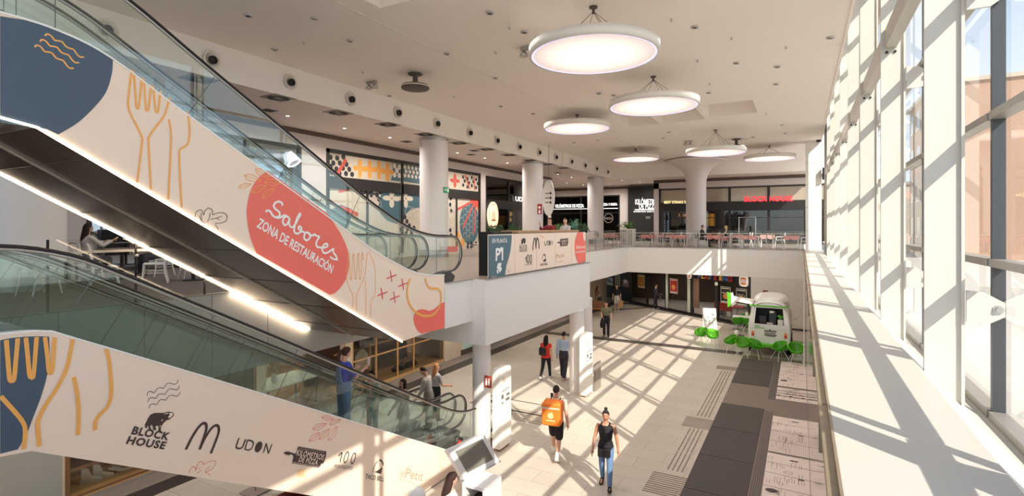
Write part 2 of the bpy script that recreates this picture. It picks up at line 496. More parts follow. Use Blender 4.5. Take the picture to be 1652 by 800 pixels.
# clad pillar closing the window side
m = MB(); m.box(0.2, 0.97, 33.6, 34.4, 4.5, 10.53)
o = struct('pillar_14', m, WHITE)
m = MB()
for z in (5.6, 6.85, 8.1, 9.35): m.box(0.196, 0.974, 33.596, 34.404, z, z+0.015)
m.build('joint', GREYM, o)

# ------------------------------------------------------------------ round columns
def column(name, x, y, z0, z1, r, capz=None):
    m = MB(); m.cyl(x, y, z0, z1, r, 48)
    o = struct(name, m, pm('column plaster', (226, 220, 216), 0.5, noise=0.015))
    if capz:
        m = MB(); m.cyl(x, y, z1-0.12, z1-0.02, r+0.015, 48); m.build('cap_ring', STAIN, o)
        m = MB(); m.cyl(x, y, z0, z0+0.3, r+0.03, 48); m.build('base_ring', STAIN, o)
    return o
for i, y in enumerate((18.7, 28.4, 39.4)): column('pillar_%d' % (15+i), -14.1, y, 4.5, 9.63, 0.62, True)
column('pillar_18', -7.32, 11.75, 0, 2.87, 0.235)
column('pillar_19', -6.95, 17.5, 0, 2.87, 0.26)
column('pillar_20', -7.8, 20.6, 0, 2.87, 0.27)
column('pillar_21', -14.1, 4.85, 4.5, 9.63, 0.62, True)
m = MB(); m.cyl(-7.32, 11.75, 2.78, 2.87, 0.16); struct('trim_9', m, DARKM)
# flared mushroom column of the restaurant terrace
prof = [(0.68, 4.5), (0.68, 8.7), (0.70, 9.05), (0.78, 9.4), (0.95, 9.72), (1.25, 10.0), (1.6, 10.2), (1.95, 10.33), (2.12, 10.38), (2.14, 10.46), (2.0, 10.5)]
m = MB(); m.lathe(-6.55, 39.2, prof, 56)
struct('pillar_22', m, pm('column plaster', (226, 220, 216), 0.5))
m = MB(); m.cyl(-6.55, 39.2, 10.46, 10.53, 1.95, 48); struct('trim_10', m, DKBRN)

# ------------------------------------------------------------------ outside the window: street and houses across it
m = MB(); m.box(1.95, 90, -40, 90, 3.2, 3.4); struct('ground_street', m, pm('pale paving', (202, 196, 188), 0.8, scale=1.0))
m = MB(); m.box(-70, 90, -80, -40, 3.2, 3.4); m.box(-70, 1.9, -40, -8, -0.3, -0.02); struct('ground_bounce', m, pm('pale bounce ground', (232, 228, 220), 0.8, scale=1.0))  # unseen ground behind the hall, added to bounce sunlight inside
def house(x, y0, y1, h, rgb, label):
    o = thing('building', (x+5, (y0+y1)/2, 3.4), label, 'building')
    m = MB(); m.box(x, x+10, y0, y1, 3.4, 3.4+h); m.build('wall', pm('render %d %d' % (rgb[0], rgb[2]), rgb, 0.8), o)
    z = 5.0; w = MB(); fr = MB()
    while z + 1.6 < 3.4 + h:
        y = y0 + 1.2
        while y + 1.4 < y1:
            w.box(x-0.03, x+0.02, y, y+1.3, z, z+1.6); fr.box(x-0.12, x, y-0.08, y+1.38, z-0.12, z-0.02)
            y += 2.9
        z += 3.1
    w.build('window', pm('far window', (92, 104, 112), 0.15), o); fr.build('window_sill', WHITE, o)
    m = MB(); m.box(x-0.3, x+10.3, y0-0.2, y1+0.2, 3.4+h, 3.7+h); m.build('roof_edge', pm('roof edge', (190, 178, 164), 0.7), o)
house(9, 50, 62, 13, (178, 146, 126), 'brick coloured house across the street seen through the nearest window')
house(22, 66, 90, 17, (214, 192, 168), 'tall tan house across the street behind the brick one')
house(3.2, 72, 92, 7, (222, 210, 194), 'low cream house down the street seen between the window fins')
# ------------------------------------------------------------------ escalators
CREAM = pm('cream printed panel', (250, 228, 209), 0.38, noise=0.012, spec=0.4)
NAVY = pm('navy print', (74, 92, 110), 0.45, noise=0.02)
ORANGE = pm('orange print', (250, 181, 96), 0.45, noise=0.01)
CORAL = pm('coral print', (250, 118, 103), 0.42, noise=0.01)
CORALD = pm('deep coral print', (228, 92, 84), 0.45, noise=0.01)
INK = pm('dark brown ink', (74, 58, 56), 0.5, noise=0.01)
WHITEP = pm('white print', (252, 250, 246), 0.45, noise=0.005)
FAINT = pm('pale brown ink', (196, 160, 132), 0.5, noise=0.01)
PALEOR = pm('pale orange print', (248, 205, 150), 0.5, noise=0.01)
UNDER = pm('dark polished cladding', (104, 92, 84), 0.22, 0.55, noise=0.12, scale=0.8)
LED = pm('warm light strip', (255, 226, 190), 0.5, emit=8.0)
RUBBER = pm('black rubber handrail', (38, 32, 30), 0.35)
STEPM = pm('grooved step metal', (128, 130, 130), 0.45, 0.5)
DECKM = pm('grey deck metal', (190, 190, 187), 0.35, 0.4)
TRIMW = pm('white deck trim', (246, 244, 240), 0.35)
XP = -7.2
W_ESC = 1.365
def resample(prof, ys):
    P = sorted(prof); out = []
    for y in ys:
        if y <= P[0][0]: out.append(P[0][1]); continue
        if y >= P[-1][0]: out.append(P[-1][1]); continue
        for a, b in zip(P, P[1:]):
            if a[0] <= y <= b[0]:
                t = (y-a[0])/(b[0]-a[0]); out.append(a[1] + (b[1]-a[1])*t); break
    return out
TOP_U = smooth_path([(-2.5, 7.99), (1.2, 8.0), (2.24, 7.985), (2.74, 7.95), (3.25, 7.79), (4.12, 7.29), (5.86, 6.33), (7.60, 5.366), (8.35, 5.02), (8.80, 4.85), (9.33, 4.73), (9.94, 4.68)], 5)
BOT_U = [(9.94, 3.50), (8.47, 3.44), (2.55, 6.87), (2.0, 6.97), (-2.5, 7.0)]
TOP_L = smooth_path([(-2.5, 4.70), (1.2, 4.72), (2.24, 4.69), (2.63, 4.65), (2.94, 4.50), (5.02, 3.375), (7.60, 1.955), (9.6, 0.86), (10.2, 0.54), (10.7, 0.33), (11.2, 0.22), (11.8, 0.2)], 5)
BOT_L = [(11.8, 0.02), (8.4, 0.02), (2.5, 3.41), (2.2, 3.45), (-2.5, 3.45)]
def hand_path(top, yn, zf, off=0.89):
    """handrail line above a deck profile, ending in the bow at the foot"""
    ys = [-2.5 + 0.15*i for i in range(int((yn + 2.5)/0.15) + 1)]
    zs = resample(top, ys)
    P = []
    for i, y in enumerate(ys):
        a = max(0, i-3); b = min(len(ys)-1, i+3)
        sl = abs((zs[b]-zs[a])/(ys[b]-ys[a]))
        avg = sum(zs[a:b+1])/(b-a+1)
        P.append((y, avg + off + 0.16*sl))
    R = 0.41; cz = P[-1][1] - R
    for k in range(1, 13):
        t = math.radians(90 - 15*k); P.append((yn + R*math.cos(t), cz + R*math.sin(t)))
    P.append((yn - 0.28, cz - R + 0.0))
    return P
def escalator(name, x0, top, bot, zfoot, yn, label, near_panel, steps_y):
    """one moving stair between outer planes x0 (near) and x0 - W_ESC"""
    x1 = x0 - W_ESC
    o = thing(name, ((x0+x1)/2, steps_y[1], zfoot), label, 'escalator', 'moving stairs in the atrium')
    outline = top + bot
    m = MB(); m.prism(outline, 'x', x0-0.03, x0); pan = m.build('cladding_panel', CREAM if near_panel else DECKM, o)
    m = MB(); m.prism(outline, 'x', x1, x1+0.03); m.build('side_plate', DECKM, o)
    if near_panel:
        m = MB(); m.prism(top + [(y, z+0.022) for y, z in reversed(top)], 'x', x0-0.035, x0+0.012); m.build('edge_trim', TRIMW, o)
    # underside
    m = MB(); b = bot if bot[0][0] < bot[-1][0] else list(reversed(bot))
    for (ya, za), (yb, zb) in zip(b, b[1:]):
        m.add([(x0-0.005, ya, za), (x0-0.005, yb, zb), (x1+0.005, yb, zb), (x1+0.005, ya, za)], [(0,1,2,3)])
    m.build('underside', UNDER, o)
    m = MB()
    (ya, za), (yb, zb) = max(zip(b, b[1:]), key=lambda q: abs(q[1][1]-q[0][1]))
    for k in range(6):
        t = (k + 0.5)/6
        y = ya + (yb-ya)*t; z = za + (zb-za)*t
        m.box(x1+0.02, x0-0.02, y-0.006, y+0.006, z-0.004, z+0.004)
    m.build('underside_joint', pm('joint shadow gap', (58, 50, 46), 0.6), o)
    # decks either side of the steps
    for xa, xb, nm in ((x0, x0-0.28, 'deck'), (x1+0.28, x1, 'deck')):
        m = MB(); m.prism(top + [(y, z-0.05) for y, z in reversed(top)], 'x', xb, xa-0.001)
        m.build(nm, DECKM, o)
        m = MB(); xi = xb if xa == x0 else xa
        m.prism(top + [(y, z-0.34) for y, z in reversed(top)], 'x', xi-0.006, xi+0.006); m.build('skirt', STAIN, o)
    # steps
    y = steps_y[1]; S = MB()
    rise = 0.2205
    n = int((steps_y[1]-steps_y[0])/0.4)
    zt = zfoot + 0.02
    S.box(x0-0.28, x1+0.28, y, y+1.5, zt-0.1, zt)
    for k in range(n):
        S.box(x0-0.28, x1+0.28, y-0.4*(k+1), y-0.4*k, zt + rise*(k+1)*0.985 - 0.3, zt + rise*(k+1)*0.985)
        S.box(x0-0.28, x1+0.28, y-0.4*k-0.03, y-0.4*k+0.004, zt + rise*(k+1)*0.985-0.02, zt + rise*(k+1)*0.985+0.003, 1)
        zt2 = zt + rise*(k+1)*0.985
    S.box(x0-0.28, x1+0.28, -2.5, y-0.4*n, zt2-0.1, zt2)
    S.build('steps', [STEPM, pm('yellow step edge', (176, 160, 96), 0.5)], o)
    H = hand_path(top, yn, zfoot)
    for xg in (x0-0.17, x1+0.17):
        up = [p for p in H[:-1]]
        poly = [(y, z) for y, z in top if y < up[-13][0]+0.4] + list(reversed([(y, z-0.03) for y, z in up if z > resample(top, [y])[0]+0.02]))
        m = MB()
        tri = tessellate_polygon([[Vector((p[0], p[1], 0)) for p in poly]])
        m.add([(xg, p[0], p[1]) for p in poly], [list(t) for t in tri])
        g = m.build('glass_balustrade', GLASSG, o)
        m = MB(); yk = 1.35
        while yk < yn - 0.2:
            za = resample(top, [yk])[0]; q = yk + 0.5*0.87
            zb = resample(H[:-14], [q])[0]
            sl = 0.5 if abs(resample(top, [yk+.2])[0]-za) > 0.05 else 0.0
            q = yk + sl*0.87; zb = resample(H[:-14], [q])[0]
            m.bar((xg, yk, za), (xg, q, zb-0.03), 0.008, 0.006, up=(1,0,0)); yk += 1.42
        m.build('glass_joint', pm('glass joint', (96, 100, 98), 0.5), g)
        m = MB(); m.tube([(xg, y_, z_-0.02) for y_, z_ in H], 0.021, 8); m.build('rail_track', STAIN, o)
        m = MB()
        ring = []
        for i, (y_, z_) in enumerate(H):
            a = H[max(i-1, 0)]; bq = H[min(i+1, len(H)-1)]
            t = Vector((bq[0]-a[0], bq[1]-a[1])).normalized(); nn = Vector((-t.y, t.x))
            R = []
            for k in range(12):
                an = 2*math.pi*k/12
                cx, cn = 0.042*math.cos(an), 0.02*math.sin(an)
                R.append((xg+cx, y_ + nn.x*(cn+0.012), z_ + nn.y*(cn+0.012)))
            ring.append(R)
        m.loft(ring); m.build('handrail', RUBBER, o)
        m = MB()
        m.prism([(yn-0.75, zfoot), (yn-0.05, zfoot), (yn+0.02, zfoot+0.12), (yn-0.2, zfoot+0.26), (yn-0.42, zfoot+0.24), (yn-0.75, zfoot+0.17)], 'x', xg-0.1, xg+0.1)
        m.build('inlet_cap', pm('dark grey inlet', (72, 72, 72), 0.5), o)
    return o, pan
GRP = None
uA, uPan = escalator('escalator', XP, TOP_U, BOT_U, 4.5, 10.45, 'upper escalator with a large coral printed side panel facing the atrium', True, (3.2, 9.0))
uB, _ = escalator('escalator', XP-W_ESC-0.02, TOP_U, BOT_U, 4.5, 10.45, 'upper escalator further from the window behind the one with the coral printed panel', False, (3.2, 9.0))
lA, lPan = escalator('escalator', XP, TOP_L, BOT_L, 0.0, 12.2, 'lower escalator with restaurant logos printed along its cream side panel', True, (2.9, 10.7))
lB, _ = escalator('escalator', XP-W_ESC-0.02, TOP_L, BOT_L, 0.0, 12.2, 'lower escalator behind the glass of the one with restaurant logos', False, (2.9, 10.7))
# light lines along the lower edges of the upper pair
def edge_line(par, x, pts, mat, w=0.022, nm='light_strip'):
    m = MB()
    for a, b in zip(pts, pts[1:]): m.bar((x, *a), (x, *b), w, w)
    return m.build(nm, mat, par)
bu = [(y, z-0.008) for y, z in BOT_U]
edge_line(uA, XP+0.003, bu[1:], LED)
edge_line(uB, XP-2*W_ESC-0.01, bu[1:], pm('bright warm light strip', (255, 228, 196), 0.5, emit=15.0))
edge_line(uB, XP-W_ESC-0.01, bu[1:], STAIN, 0.05, 'seam_profile')

# ---------------------------------------------------------------- printed artwork on the two near panels
PL = Plane2((XP, 0, 0), (0, 1, 0), (0, 0, 1), 0.004)
def q2(pts, ox, oy, sc): return [onx(ox + x/sc, oy + y/sc, XP) for x, y in pts]
def art(parent, nm, mat): 
    return [MB(), nm, mat, parent]
def done(a): return a[0].build(a[1], a[2], a[3])
def strokes(a, ox, oy, sc, lists, w, sm=6, lift=0.0):
    for pts in lists: PL.stroke(a[0], q2(smooth_path(pts, sm) if sm else pts, ox, oy, sc), w, 0, lift)
def leaf_pts(p, q, wd):
    a = Vector(p); b = Vector(q); t = b-a; n = Vector((-t.y, t.x))*wd
    return smooth_path([a[:], (a+t*0.3+n)[:], (a+t*0.65+n*0.85)[:], b[:], (a+t*0.65-n*0.85)[:], (a+t*0.3-n)[:], a[:]], 5)
# --- upper panel
a = art(uPan, 'navy_shape', NAVY)
PL.fill(a[0], q2(smooth_path([(0, 26), (50, 35), (95, 50), (140, 69), (180, 92)], 3) + smooth_path([(182, 94), (180, 120), (170, 150), (150, 175), (125, 198), (94, 217)], 5) + [(74, 208), (0, 198)], 0, 0, 1)); done(a)
a = art(uPan, 'orange_wave', ORANGE)
for dx, dy in ((0, 0), (-8, 9), (-16.5, 18)):
    strokes(a, 0, 0, 1, [[(72+dx, 58+dy), (76+dx, 55+dy), (82+dx, 58+dy), (88+dx, 65+dy), (94+dx, 66+dy), (100+dx, 68+dy), (106+dx, 75+dy), (112+dx, 78+dy), (118+dx, 80+dy), (124+dx, 88+dy), (129+dx, 92+dy), (135+dx, 92+dy)]], 0.017, lift=0.002)
done(a)
a = art(uPan, 'orange_cutlery', ORANGE)
strokes(a, 190, 90, 2.76, [
    [(62, 64), (52, 140), (45, 215), (55, 255), (85, 315), (105, 360), (107, 390), (85, 563)],
    [(70, 70), (76, 150), (81, 222), (87, 233), (93, 222), (108, 98)],
    [(116, 104), (124, 232), (130, 242), (136, 232), (149, 128)],
    [(158, 136), (167, 240), (174, 250), (180, 240), (189, 158)],
    [(230, 186), (208, 262), (172, 312), (140, 358), (136, 392), (147, 596)],
    [(227, 283), (235, 330), (236, 390), (224, 640)],
    [(309, 245), (316, 290), (320, 335), (314, 382), (300, 402), (280, 414), (273, 435), (276, 550), (284, 676)]], 0.024)
done(a)
a = art(uPan, 'leaf_outline', INK)
strokes(a, 190, 90, 2.76, [[(343, 718), (350, 693), (372, 687), (382, 708), (387, 690), (404, 678), (420, 688), (422, 708), (440, 700), (470, 699), (486, 714), (480, 735), (455, 745), (434, 748), (447, 774)],
    [(362, 712), (372, 735), (370, 700)], [(372, 735), (388, 746)], [(398, 740), (408, 718), (410, 700)], [(412, 728), (440, 722), (462, 714)], [(440, 722), (452, 732)]], 0.008)
done(a)
a = art(uPan, 'coral_shape', CORAL)
blob = smooth_path([(178, 54), (130, 92), (86, 160), (63, 260), (66, 345), (86, 440), (117, 517)], 6) + smooth_path([(530, 750), (560, 738), (592, 704), (622, 655), (636, 580), (628, 495), (592, 412), (545, 338), (517, 297)], 6)
PL.fill(a[0], q2(blob, 380, 260, 3.48)); done(a)
a = art(uPan, 'orange_leaf', ORANGE)
for p, r in (((108, 45), (190, 88)), ((45, 78), (140, 112)), ((160, 120), (255, 120)), ((15, 148), (85, 128)), ((85, 172), (170, 138)), ((145, 207), (215, 152))):
    strokes(a, 380, 260, 3.48, [leaf_pts(p, r, 0.17)], 0.009, 0, 0.003)
    strokes(a, 380, 260, 3.48, [[p, r]], 0.006, 0, 0.003)
done(a)
a = art(uPan, 'script_lettering', WHITEP)
strokes(a, 380, 260, 3.48, [
    [(262, 250), (257, 234), (240, 227), (221, 234), (212, 250), (219, 266), (236, 279), (247, 294), (240, 310), (222, 314), (205, 303), (195, 286), (180, 276), (166, 284)],
    [(222, 314), (238, 318), (256, 312), (274, 304), (298, 318), (284, 309), (270, 318), (263, 336), (268, 354), (280, 358), (292, 344), (301, 322), (298, 346), (304, 366), (318, 372)],
    [(318, 372), (334, 352), (350, 322), (362, 300), (356, 296), (343, 320), (333, 352), (326, 384), (332, 402), (348, 406), (364, 394), (368, 376), (358, 366), (350, 374), (362, 390), (386, 400)],
    [(408, 402), (394, 400), (384, 414), (384, 434), (397, 444), (412, 434), (418, 416), (408, 402), (414, 414), (432, 416), (444, 408)],
    [(444, 408), (450, 418), (468, 424), (458, 440), (450, 462), (456, 480), (472, 484)],
    [(472, 484), (492, 486), (514, 478), (512, 464), (498, 466), (486, 484), (486, 504), (498, 516), (516, 512), (534, 500)],
    [(534, 500), (548, 492), (546, 508), (556, 524), (566, 540), (558, 551), (542, 546), (528, 536)], [(558, 551), (572, 552)]], 0.034, 5, 0.003)
done(a)
a = art(uPan, 'bold_lettering', WHITEP)
def words(a, txt, p0, p1, p2, ox, oy, sc, bold=0.0, lift=0.003, spc=1.0):
    P = q2([p0, p1, p2], ox, oy, sc); PL.word(a[0], txt, P[0], P[1], P[2], 0, bold, lift, spc)
words(a, 'ZONA DE RESTAURACIÓN', (114, 368), (536, 632), (139, 303), 380, 260, 3.48, 0.024); done(a)
a = art(uPan, 'orange_small_cutlery', ORANGE)
strokes(a, 540, 380, 4.705, [
    [(102, 132), (94, 230), (90, 330), (112, 400), (135, 455), (133, 552)],
    [(110, 132), (117, 316), (122, 328), (127, 316), (138, 134)], [(145, 132), (152, 316), (157, 326), (162, 316), (174, 132)], [(182, 132), (186, 314), (191, 324), (197, 314), (208, 132), (216, 182)],
    [(247, 132), (238, 210), (228, 300), (192, 385), (165, 455), (163, 572)], [(247, 130), (262, 135), (285, 180), (300, 225), (308, 330), (302, 460), (276, 488), (270, 628)], [(232, 345), (236, 440), (235, 606)]], 0.011)
done(a)
a = art(uPan, 'coral_cross', CORALD)
for cx, cy in ((430, 307), (518, 367), (360, 437), (455, 467)):
    strokes(a, 540, 380, 4.705, [[(cx-10, cy-42), (cx-2, cy), (cx+2, cy+44)], [(cx-38, cy+20), (cx, cy+4), (cx+38, cy-10)]], 0.024, 4)
done(a)
a = art(uPan, 'coral_heap', CORAL)
PL.fill(a[0], q2(smooth_path([(655, 744), (622, 712), (599, 652), (601, 602), (628, 567), (668, 558), (720, 570), (760, 552), (800, 517)], 5) + [(838, 504), (838, 690)] + [(820, 706)], 540, 380, 4.705)); done(a)
a = art(uPan, 'orange_bowl', ORANGE)
strokes(a, 540, 380, 4.705, [[(572, 325), (556, 370), (549, 430), (556, 490), (580, 545), (630, 592), (690, 610), (750, 595), (790, 545), (806, 480), (800, 425), (775, 403), (740, 402), (712, 392), (696, 362), (684, 322)]], 0.05, 6, 0.003); done(a)
# --- lower panel
K = 3.635
a = art(lPan, 'navy_shape', NAVY)
PL.fill(a[0], q2([(0, 104), (60, 92), (140, 84), (220, 81), (284, 82)] + smooth_path([(288, 90), (289, 200), (275, 310), (242, 428), (200, 540), (158, 645), (104, 744)], 6) + [(0, 770)], 0, 520, K)); done(a)
a = art(lPan, 'orange_cutlery', ORANGE)
strokes(a, 0, 520, K, [
    [(35, 102), (45, 220), (54, 325), (67, 344), (81, 325), (93, 200), (102, 93)], [(150, 89), (162, 210), (171, 305), (182, 321), (195, 303), (213, 85)], [(262, 85), (275, 190), (284, 278), (293, 294), (305, 276), (319, 88)],
    [(424, 100), (410, 180), (385, 280), (330, 388), (268, 480), (228, 560), (219, 610), (230, 726)], [(2, 432), (40, 474), (80, 518), (128, 578), (145, 630), (138, 742)],
    [(430, 320), (445, 385), (455, 460), (459, 540), (455, 660)], [(620, 155), (636, 210), (645, 290), (651, 380), (645, 450), (622, 502), (578, 545), (557, 585), (557, 632)]], 0.039, 6, 0.003)
done(a)
K = 4.706
a = art(lPan, 'dark_wave', INK)
strokes(a, 190, 600, K, [
    [(220, 180), (228, 154), (250, 147), (275, 157), (295, 130), (320, 117), (345, 123), (370, 90), (395, 84), (430, 93), (450, 80), (458, 58)],
    [(228, 228), (238, 201), (262, 194), (285, 201), (305, 172), (330, 164), (355, 169), (380, 135), (405, 127), (440, 136), (458, 125), (465, 103)],
    [(236, 275), (245, 248), (268, 241), (292, 246), (315, 215), (340, 207), (362, 213), (388, 182), (412, 175), (445, 184), (462, 172), (472, 150)]], 0.007)
done(a)
a = art(lPan, 'block_house_logo', INK)
cow = [(207, 424), (205, 398), (218, 374), (232, 345), (250, 321), (280, 310), (320, 310), (350, 310), (362, 304), (382, 302), (410, 304), (425, 318), (422, 334), (406, 346), (390, 360), (372, 364), (352, 380), (336, 400), (326, 420), (326, 446), (306, 446), (310, 416), (296, 404), (284, 414), (290, 440), (268, 440), (264, 410), (250, 400), (244, 415), (252, 434), (234, 436), (230, 410), (220, 406), (222, 426)]
PL.fill(a[0], q2(cow, 190, 600, K))
words(a, 'BLOCK', (97, 472), (378, 520), (124, 410), 190, 600, K, 0.035, 0.0, 1.14)
words(a, 'HOUSE', (58, 546), (348, 588), (86, 484), 190, 600, K, 0.035, 0.0, 1.14)
done(a)
a = art(lPan, 'logo_face', CREAM)
PL.fill(a[0], q2([(386, 312), (404, 308), (418, 318), (414, 330), (400, 342), (384, 350), (380, 336), (392, 328)], 190, 600, K), 0, 0.003)
strokes(a, 190, 600, K, [[(352, 322), (366, 312), (380, 316)], [(330, 372), (340, 358)], [(318, 405), (322, 412)]], 0.01, 3, 0.003); done(a)
a = art(lPan, 'arch_logo', INK)
strokes(a, 190, 600, K, [[(516, 588), (560, 500), (605, 428), (640, 392), (662, 390), (672, 412), (664, 460), (620, 588)], [(620, 588), (655, 512), (698, 442), (730, 410), (754, 406), (766, 428), (758, 480), (705, 618)]], 0.036, 8); done(a)
a = art(lPan, 'red_leaf', CORALD)
strokes(a, 190, 600, K, [[(540, 770), (548, 740), (570, 718), (588, 728), (592, 745), (602, 705), (622, 680), (642, 682), (648, 702), (668, 690), (705, 676), (738, 676), (740, 700), (715, 735), (680, 752), (660, 758), (690, 772), (695, 786)], [(612, 740), (626, 722)], [(660, 745), (700, 712)], [(600, 770), (632, 745)]], 0.006)
K = 5.714
for p, r in (((905, 72), (1015, 92)), ((978, 142), (1080, 95)), ((822, 185), (950, 132)), ((790, 295), (885, 215)), ((880, 278), (975, 182)), ((965, 290), (1050, 158))):
    strokes(a, 360, 660, K, [leaf_pts(p, r, 0.17), [p, r]], 0.006, 0)
done(a)
a = art(lPan, 'udon_logo', INK)
strokes(a, 360, 660, K, [[(146, 264), (124, 325), (118, 345), (128, 358), (150, 362), (172, 352), (182, 335), (205, 276)]], 0.022, 4)
strokes(a, 360, 660, K, [[(222, 284), (200, 370), (232, 377), (258, 366), (272, 340), (278, 315), (270, 297), (250, 288), (222, 284)], [(370, 400), (395, 314)], [(395, 314), (416, 408)], [(416, 408), (448, 322)]], 0.02, 0)
c0 = q2([(325, 347)], 360, 660, K)[0]; PL.disc(a[0], c0[0], c0[1], 0.062, 0, 0, 0.078, 20, -0.35); done(a)
a = art(lPan, 'pizza_board_logo', INK)
PL.fill(a[0], q2([(690, 342), (950, 388), (946, 430), (930, 480), (920, 500), (900, 502), (896, 518), (880, 538), (632, 496), (646, 445), (642, 424), (625, 415), (604, 424), (576, 418), (554, 402), (574, 390), (606, 390), (632, 400), (660, 410), (672, 400)], 360, 660, K)); done(a)
a = art(lPan, 'board_lettering', CREAM)
words(a, 'KILÓMETROS', (668, 424), (918, 470), (690, 356), 360, 660, K, 0.012, 0.003, 1.1); words(a, 'DE PIZZA', (690, 482), (862, 512), (708, 436), 360, 660, K, 0.012, 0.003, 1.1)
strokes(a, 360, 660, K, [[(640, 488), (882, 528)]], 0.006, 0, 0.003)
for k in range(14): strokes(a, 360, 660, K, [[(702 + 17*k, 350 + 3.0*k), (698 + 17*k, 366 + 3.0*k)]], 0.005, 0, 0.003)
done(a)
a = art(lPan, 'hundred_logo', INK)
strokes(a, 360, 660, K, [[(1060, 432), (1088, 402), (1096, 398), (1075, 488)]], 0.024, 0)
for cx, cy in ((1133, 443), (1198, 453)):
    c0 = q2([(cx, cy)], 360, 660, K)[0]
    PL.stroke(a[0], [(c0[0] + 0.052*math.cos(t)*1.0 + 0.022*math.sin(t), c0[1] + 0.086*math.sin(t)) for t in [2*math.pi*k/24 for k in range(24)]], 0.02, 0, 0, True)
words(a, 'MONTADITOS', (1015, 536), (1185, 560), (1030, 506), 360, 660, K, 0.0, 0.0); done(a)
a = art(lPan, 'pale_drawing', PALEOR)
strokes(a, 360, 660, K, [[(690, 560), (680, 620), (670, 705)], [(765, 560), (755, 640), (730, 715)], [(705, 620), (700, 700)], [(735, 625), (722, 690)], [(690, 560), (725, 555), (765, 560)], [(690, 615), (720, 622), (755, 618)]], 0.008, 5)
PL.fill(a[0], q2([(692, 562), (750, 558), (742, 622), (684, 616)], 360, 660, K))
strokes(a, 560, 700, 8.0, [[(1195, 240), (1190, 330), (1215, 420), (1240, 480)], [(1230, 245), (1228, 340)], [(1262, 250), (1258, 345)], [(1300, 255), (1292, 300)], [(1345, 280), (1368, 340), (1355, 400)]], 0.012, 5)
done(a)
a = art(lPan, 'bell_logo', INK)
K = 8.0
strokes(a, 560, 700, K, [[(326, 495), (340, 440), (365, 385), (395, 345)]], 0.014, 6)
strokes(a, 560, 700, K, [[(414, 334), (440, 345), (456, 370), (462, 402)]], 0.028, 6)
PL.fill(a[0], q2([(352, 488), (378, 478), (405, 462), (446, 430), (452, 436), (436, 512), (396, 506)], 560, 700, K))
words(a, 'TACO BELL', (232, 574), (470, 614), (242, 512), 560, 700, K, 0.012, 0.0); done(a)
a = art(lPan, 'script_logo', FAINT)
words(a, 'Petit', (742, 560), (968, 608), (768, 440), 560, 700, K, -0.005, 0.0)
words(a, 'le', (676, 540), (722, 548), (690, 455), 560, 700, K, -0.01, 0.0)
strokes(a, 560, 700, K, [[(740, 560), (728, 500), (738, 440), (780, 415), (818, 432), (825, 480)], [(660, 556), (700, 590), (690, 560), (750, 566)]], 0.006, 5)
for k in range(14): strokes(a, 560, 700, K, [[(700 + 14*k, 612 + 2.6*k - 12*math.sin(k/13*3.1)), (708 + 14*k, 613 + 2.6*k - 12*math.sin(k/13*3.1))]], 0.012, 0)
done(a)
# ------------------------------------------------------------------ ring pendants
def radial_emit(name, inner, outer, r, s_in, s_out):
    m = D.materials.new(name); m.use_nodes = True
    n, l = m.node_tree.nodes, m.node_tree.links
    b = n['Principled BSDF']
    tc = n.new('ShaderNodeTexCoord')
    ln = n.new('ShaderNodeVectorMath'); ln.operation = 'LENGTH'
    sx = n.new('ShaderNodeVectorMath'); sx.operation = 'MULTIPLY'; sx.inputs[1].default_value = (1/r, 1/r, 0)
    l.new(tc.outputs['Object'], sx.inputs[0]); l.new(sx.outputs[0], ln.inputs[0])
    cr = n.new('ShaderNodeValToRGB')
    e = cr.color_ramp.elements
    e[0].position = 0.45; e[0].color = tuple(v*s_in for v in lin(inner)) + (1,)
    e[1].position = 0.93; e[1].color = tuple(v*s_out for v in lin(outer)) + (1,)
    l.new(ln.outputs['Value'], cr.inputs[0])
    l.new(cr.outputs[0], b.inputs['Emission Color']); b.inputs['Emission Strength'].default_value = 1.0
    b.inputs['Base Color'].default_value = (0.5, 0.5, 0.5, 1)
    return m
DIFF = radial_emit('glowing diffuser', (255, 240, 220), (224, 204, 200), 1.36, 0.74, 0.5)
RIM = pm('lavender edge light', (205, 200, 255), 0.5, emit=0.7)
RINGM = pm('white lamp housing', (238, 234, 226), 0.5, noise=0.01)
CABLE = pm('steel cable', (92, 84, 78), 0.4, 0.5)
RINGS = [(-3.93, 10.85, 9.46, 'largest round ceiling lamp nearest the camera'), (-4.1, 16.8, 9.56, 'second round ceiling lamp along the row from the camera'),
         (-3.68, 27.5, 9.38, 'round ceiling lamp hanging in front of the mushroom column'), (-1.65, 34.4, 9.75, 'round ceiling lamp nearest the clad pillar'),
         (-8.33, 21.0, 9.92, 'round ceiling lamp left of the ceiling coffers'), (-8.85, 31.9, 9.87, 'round ceiling lamp furthest left above the corner of the void')]
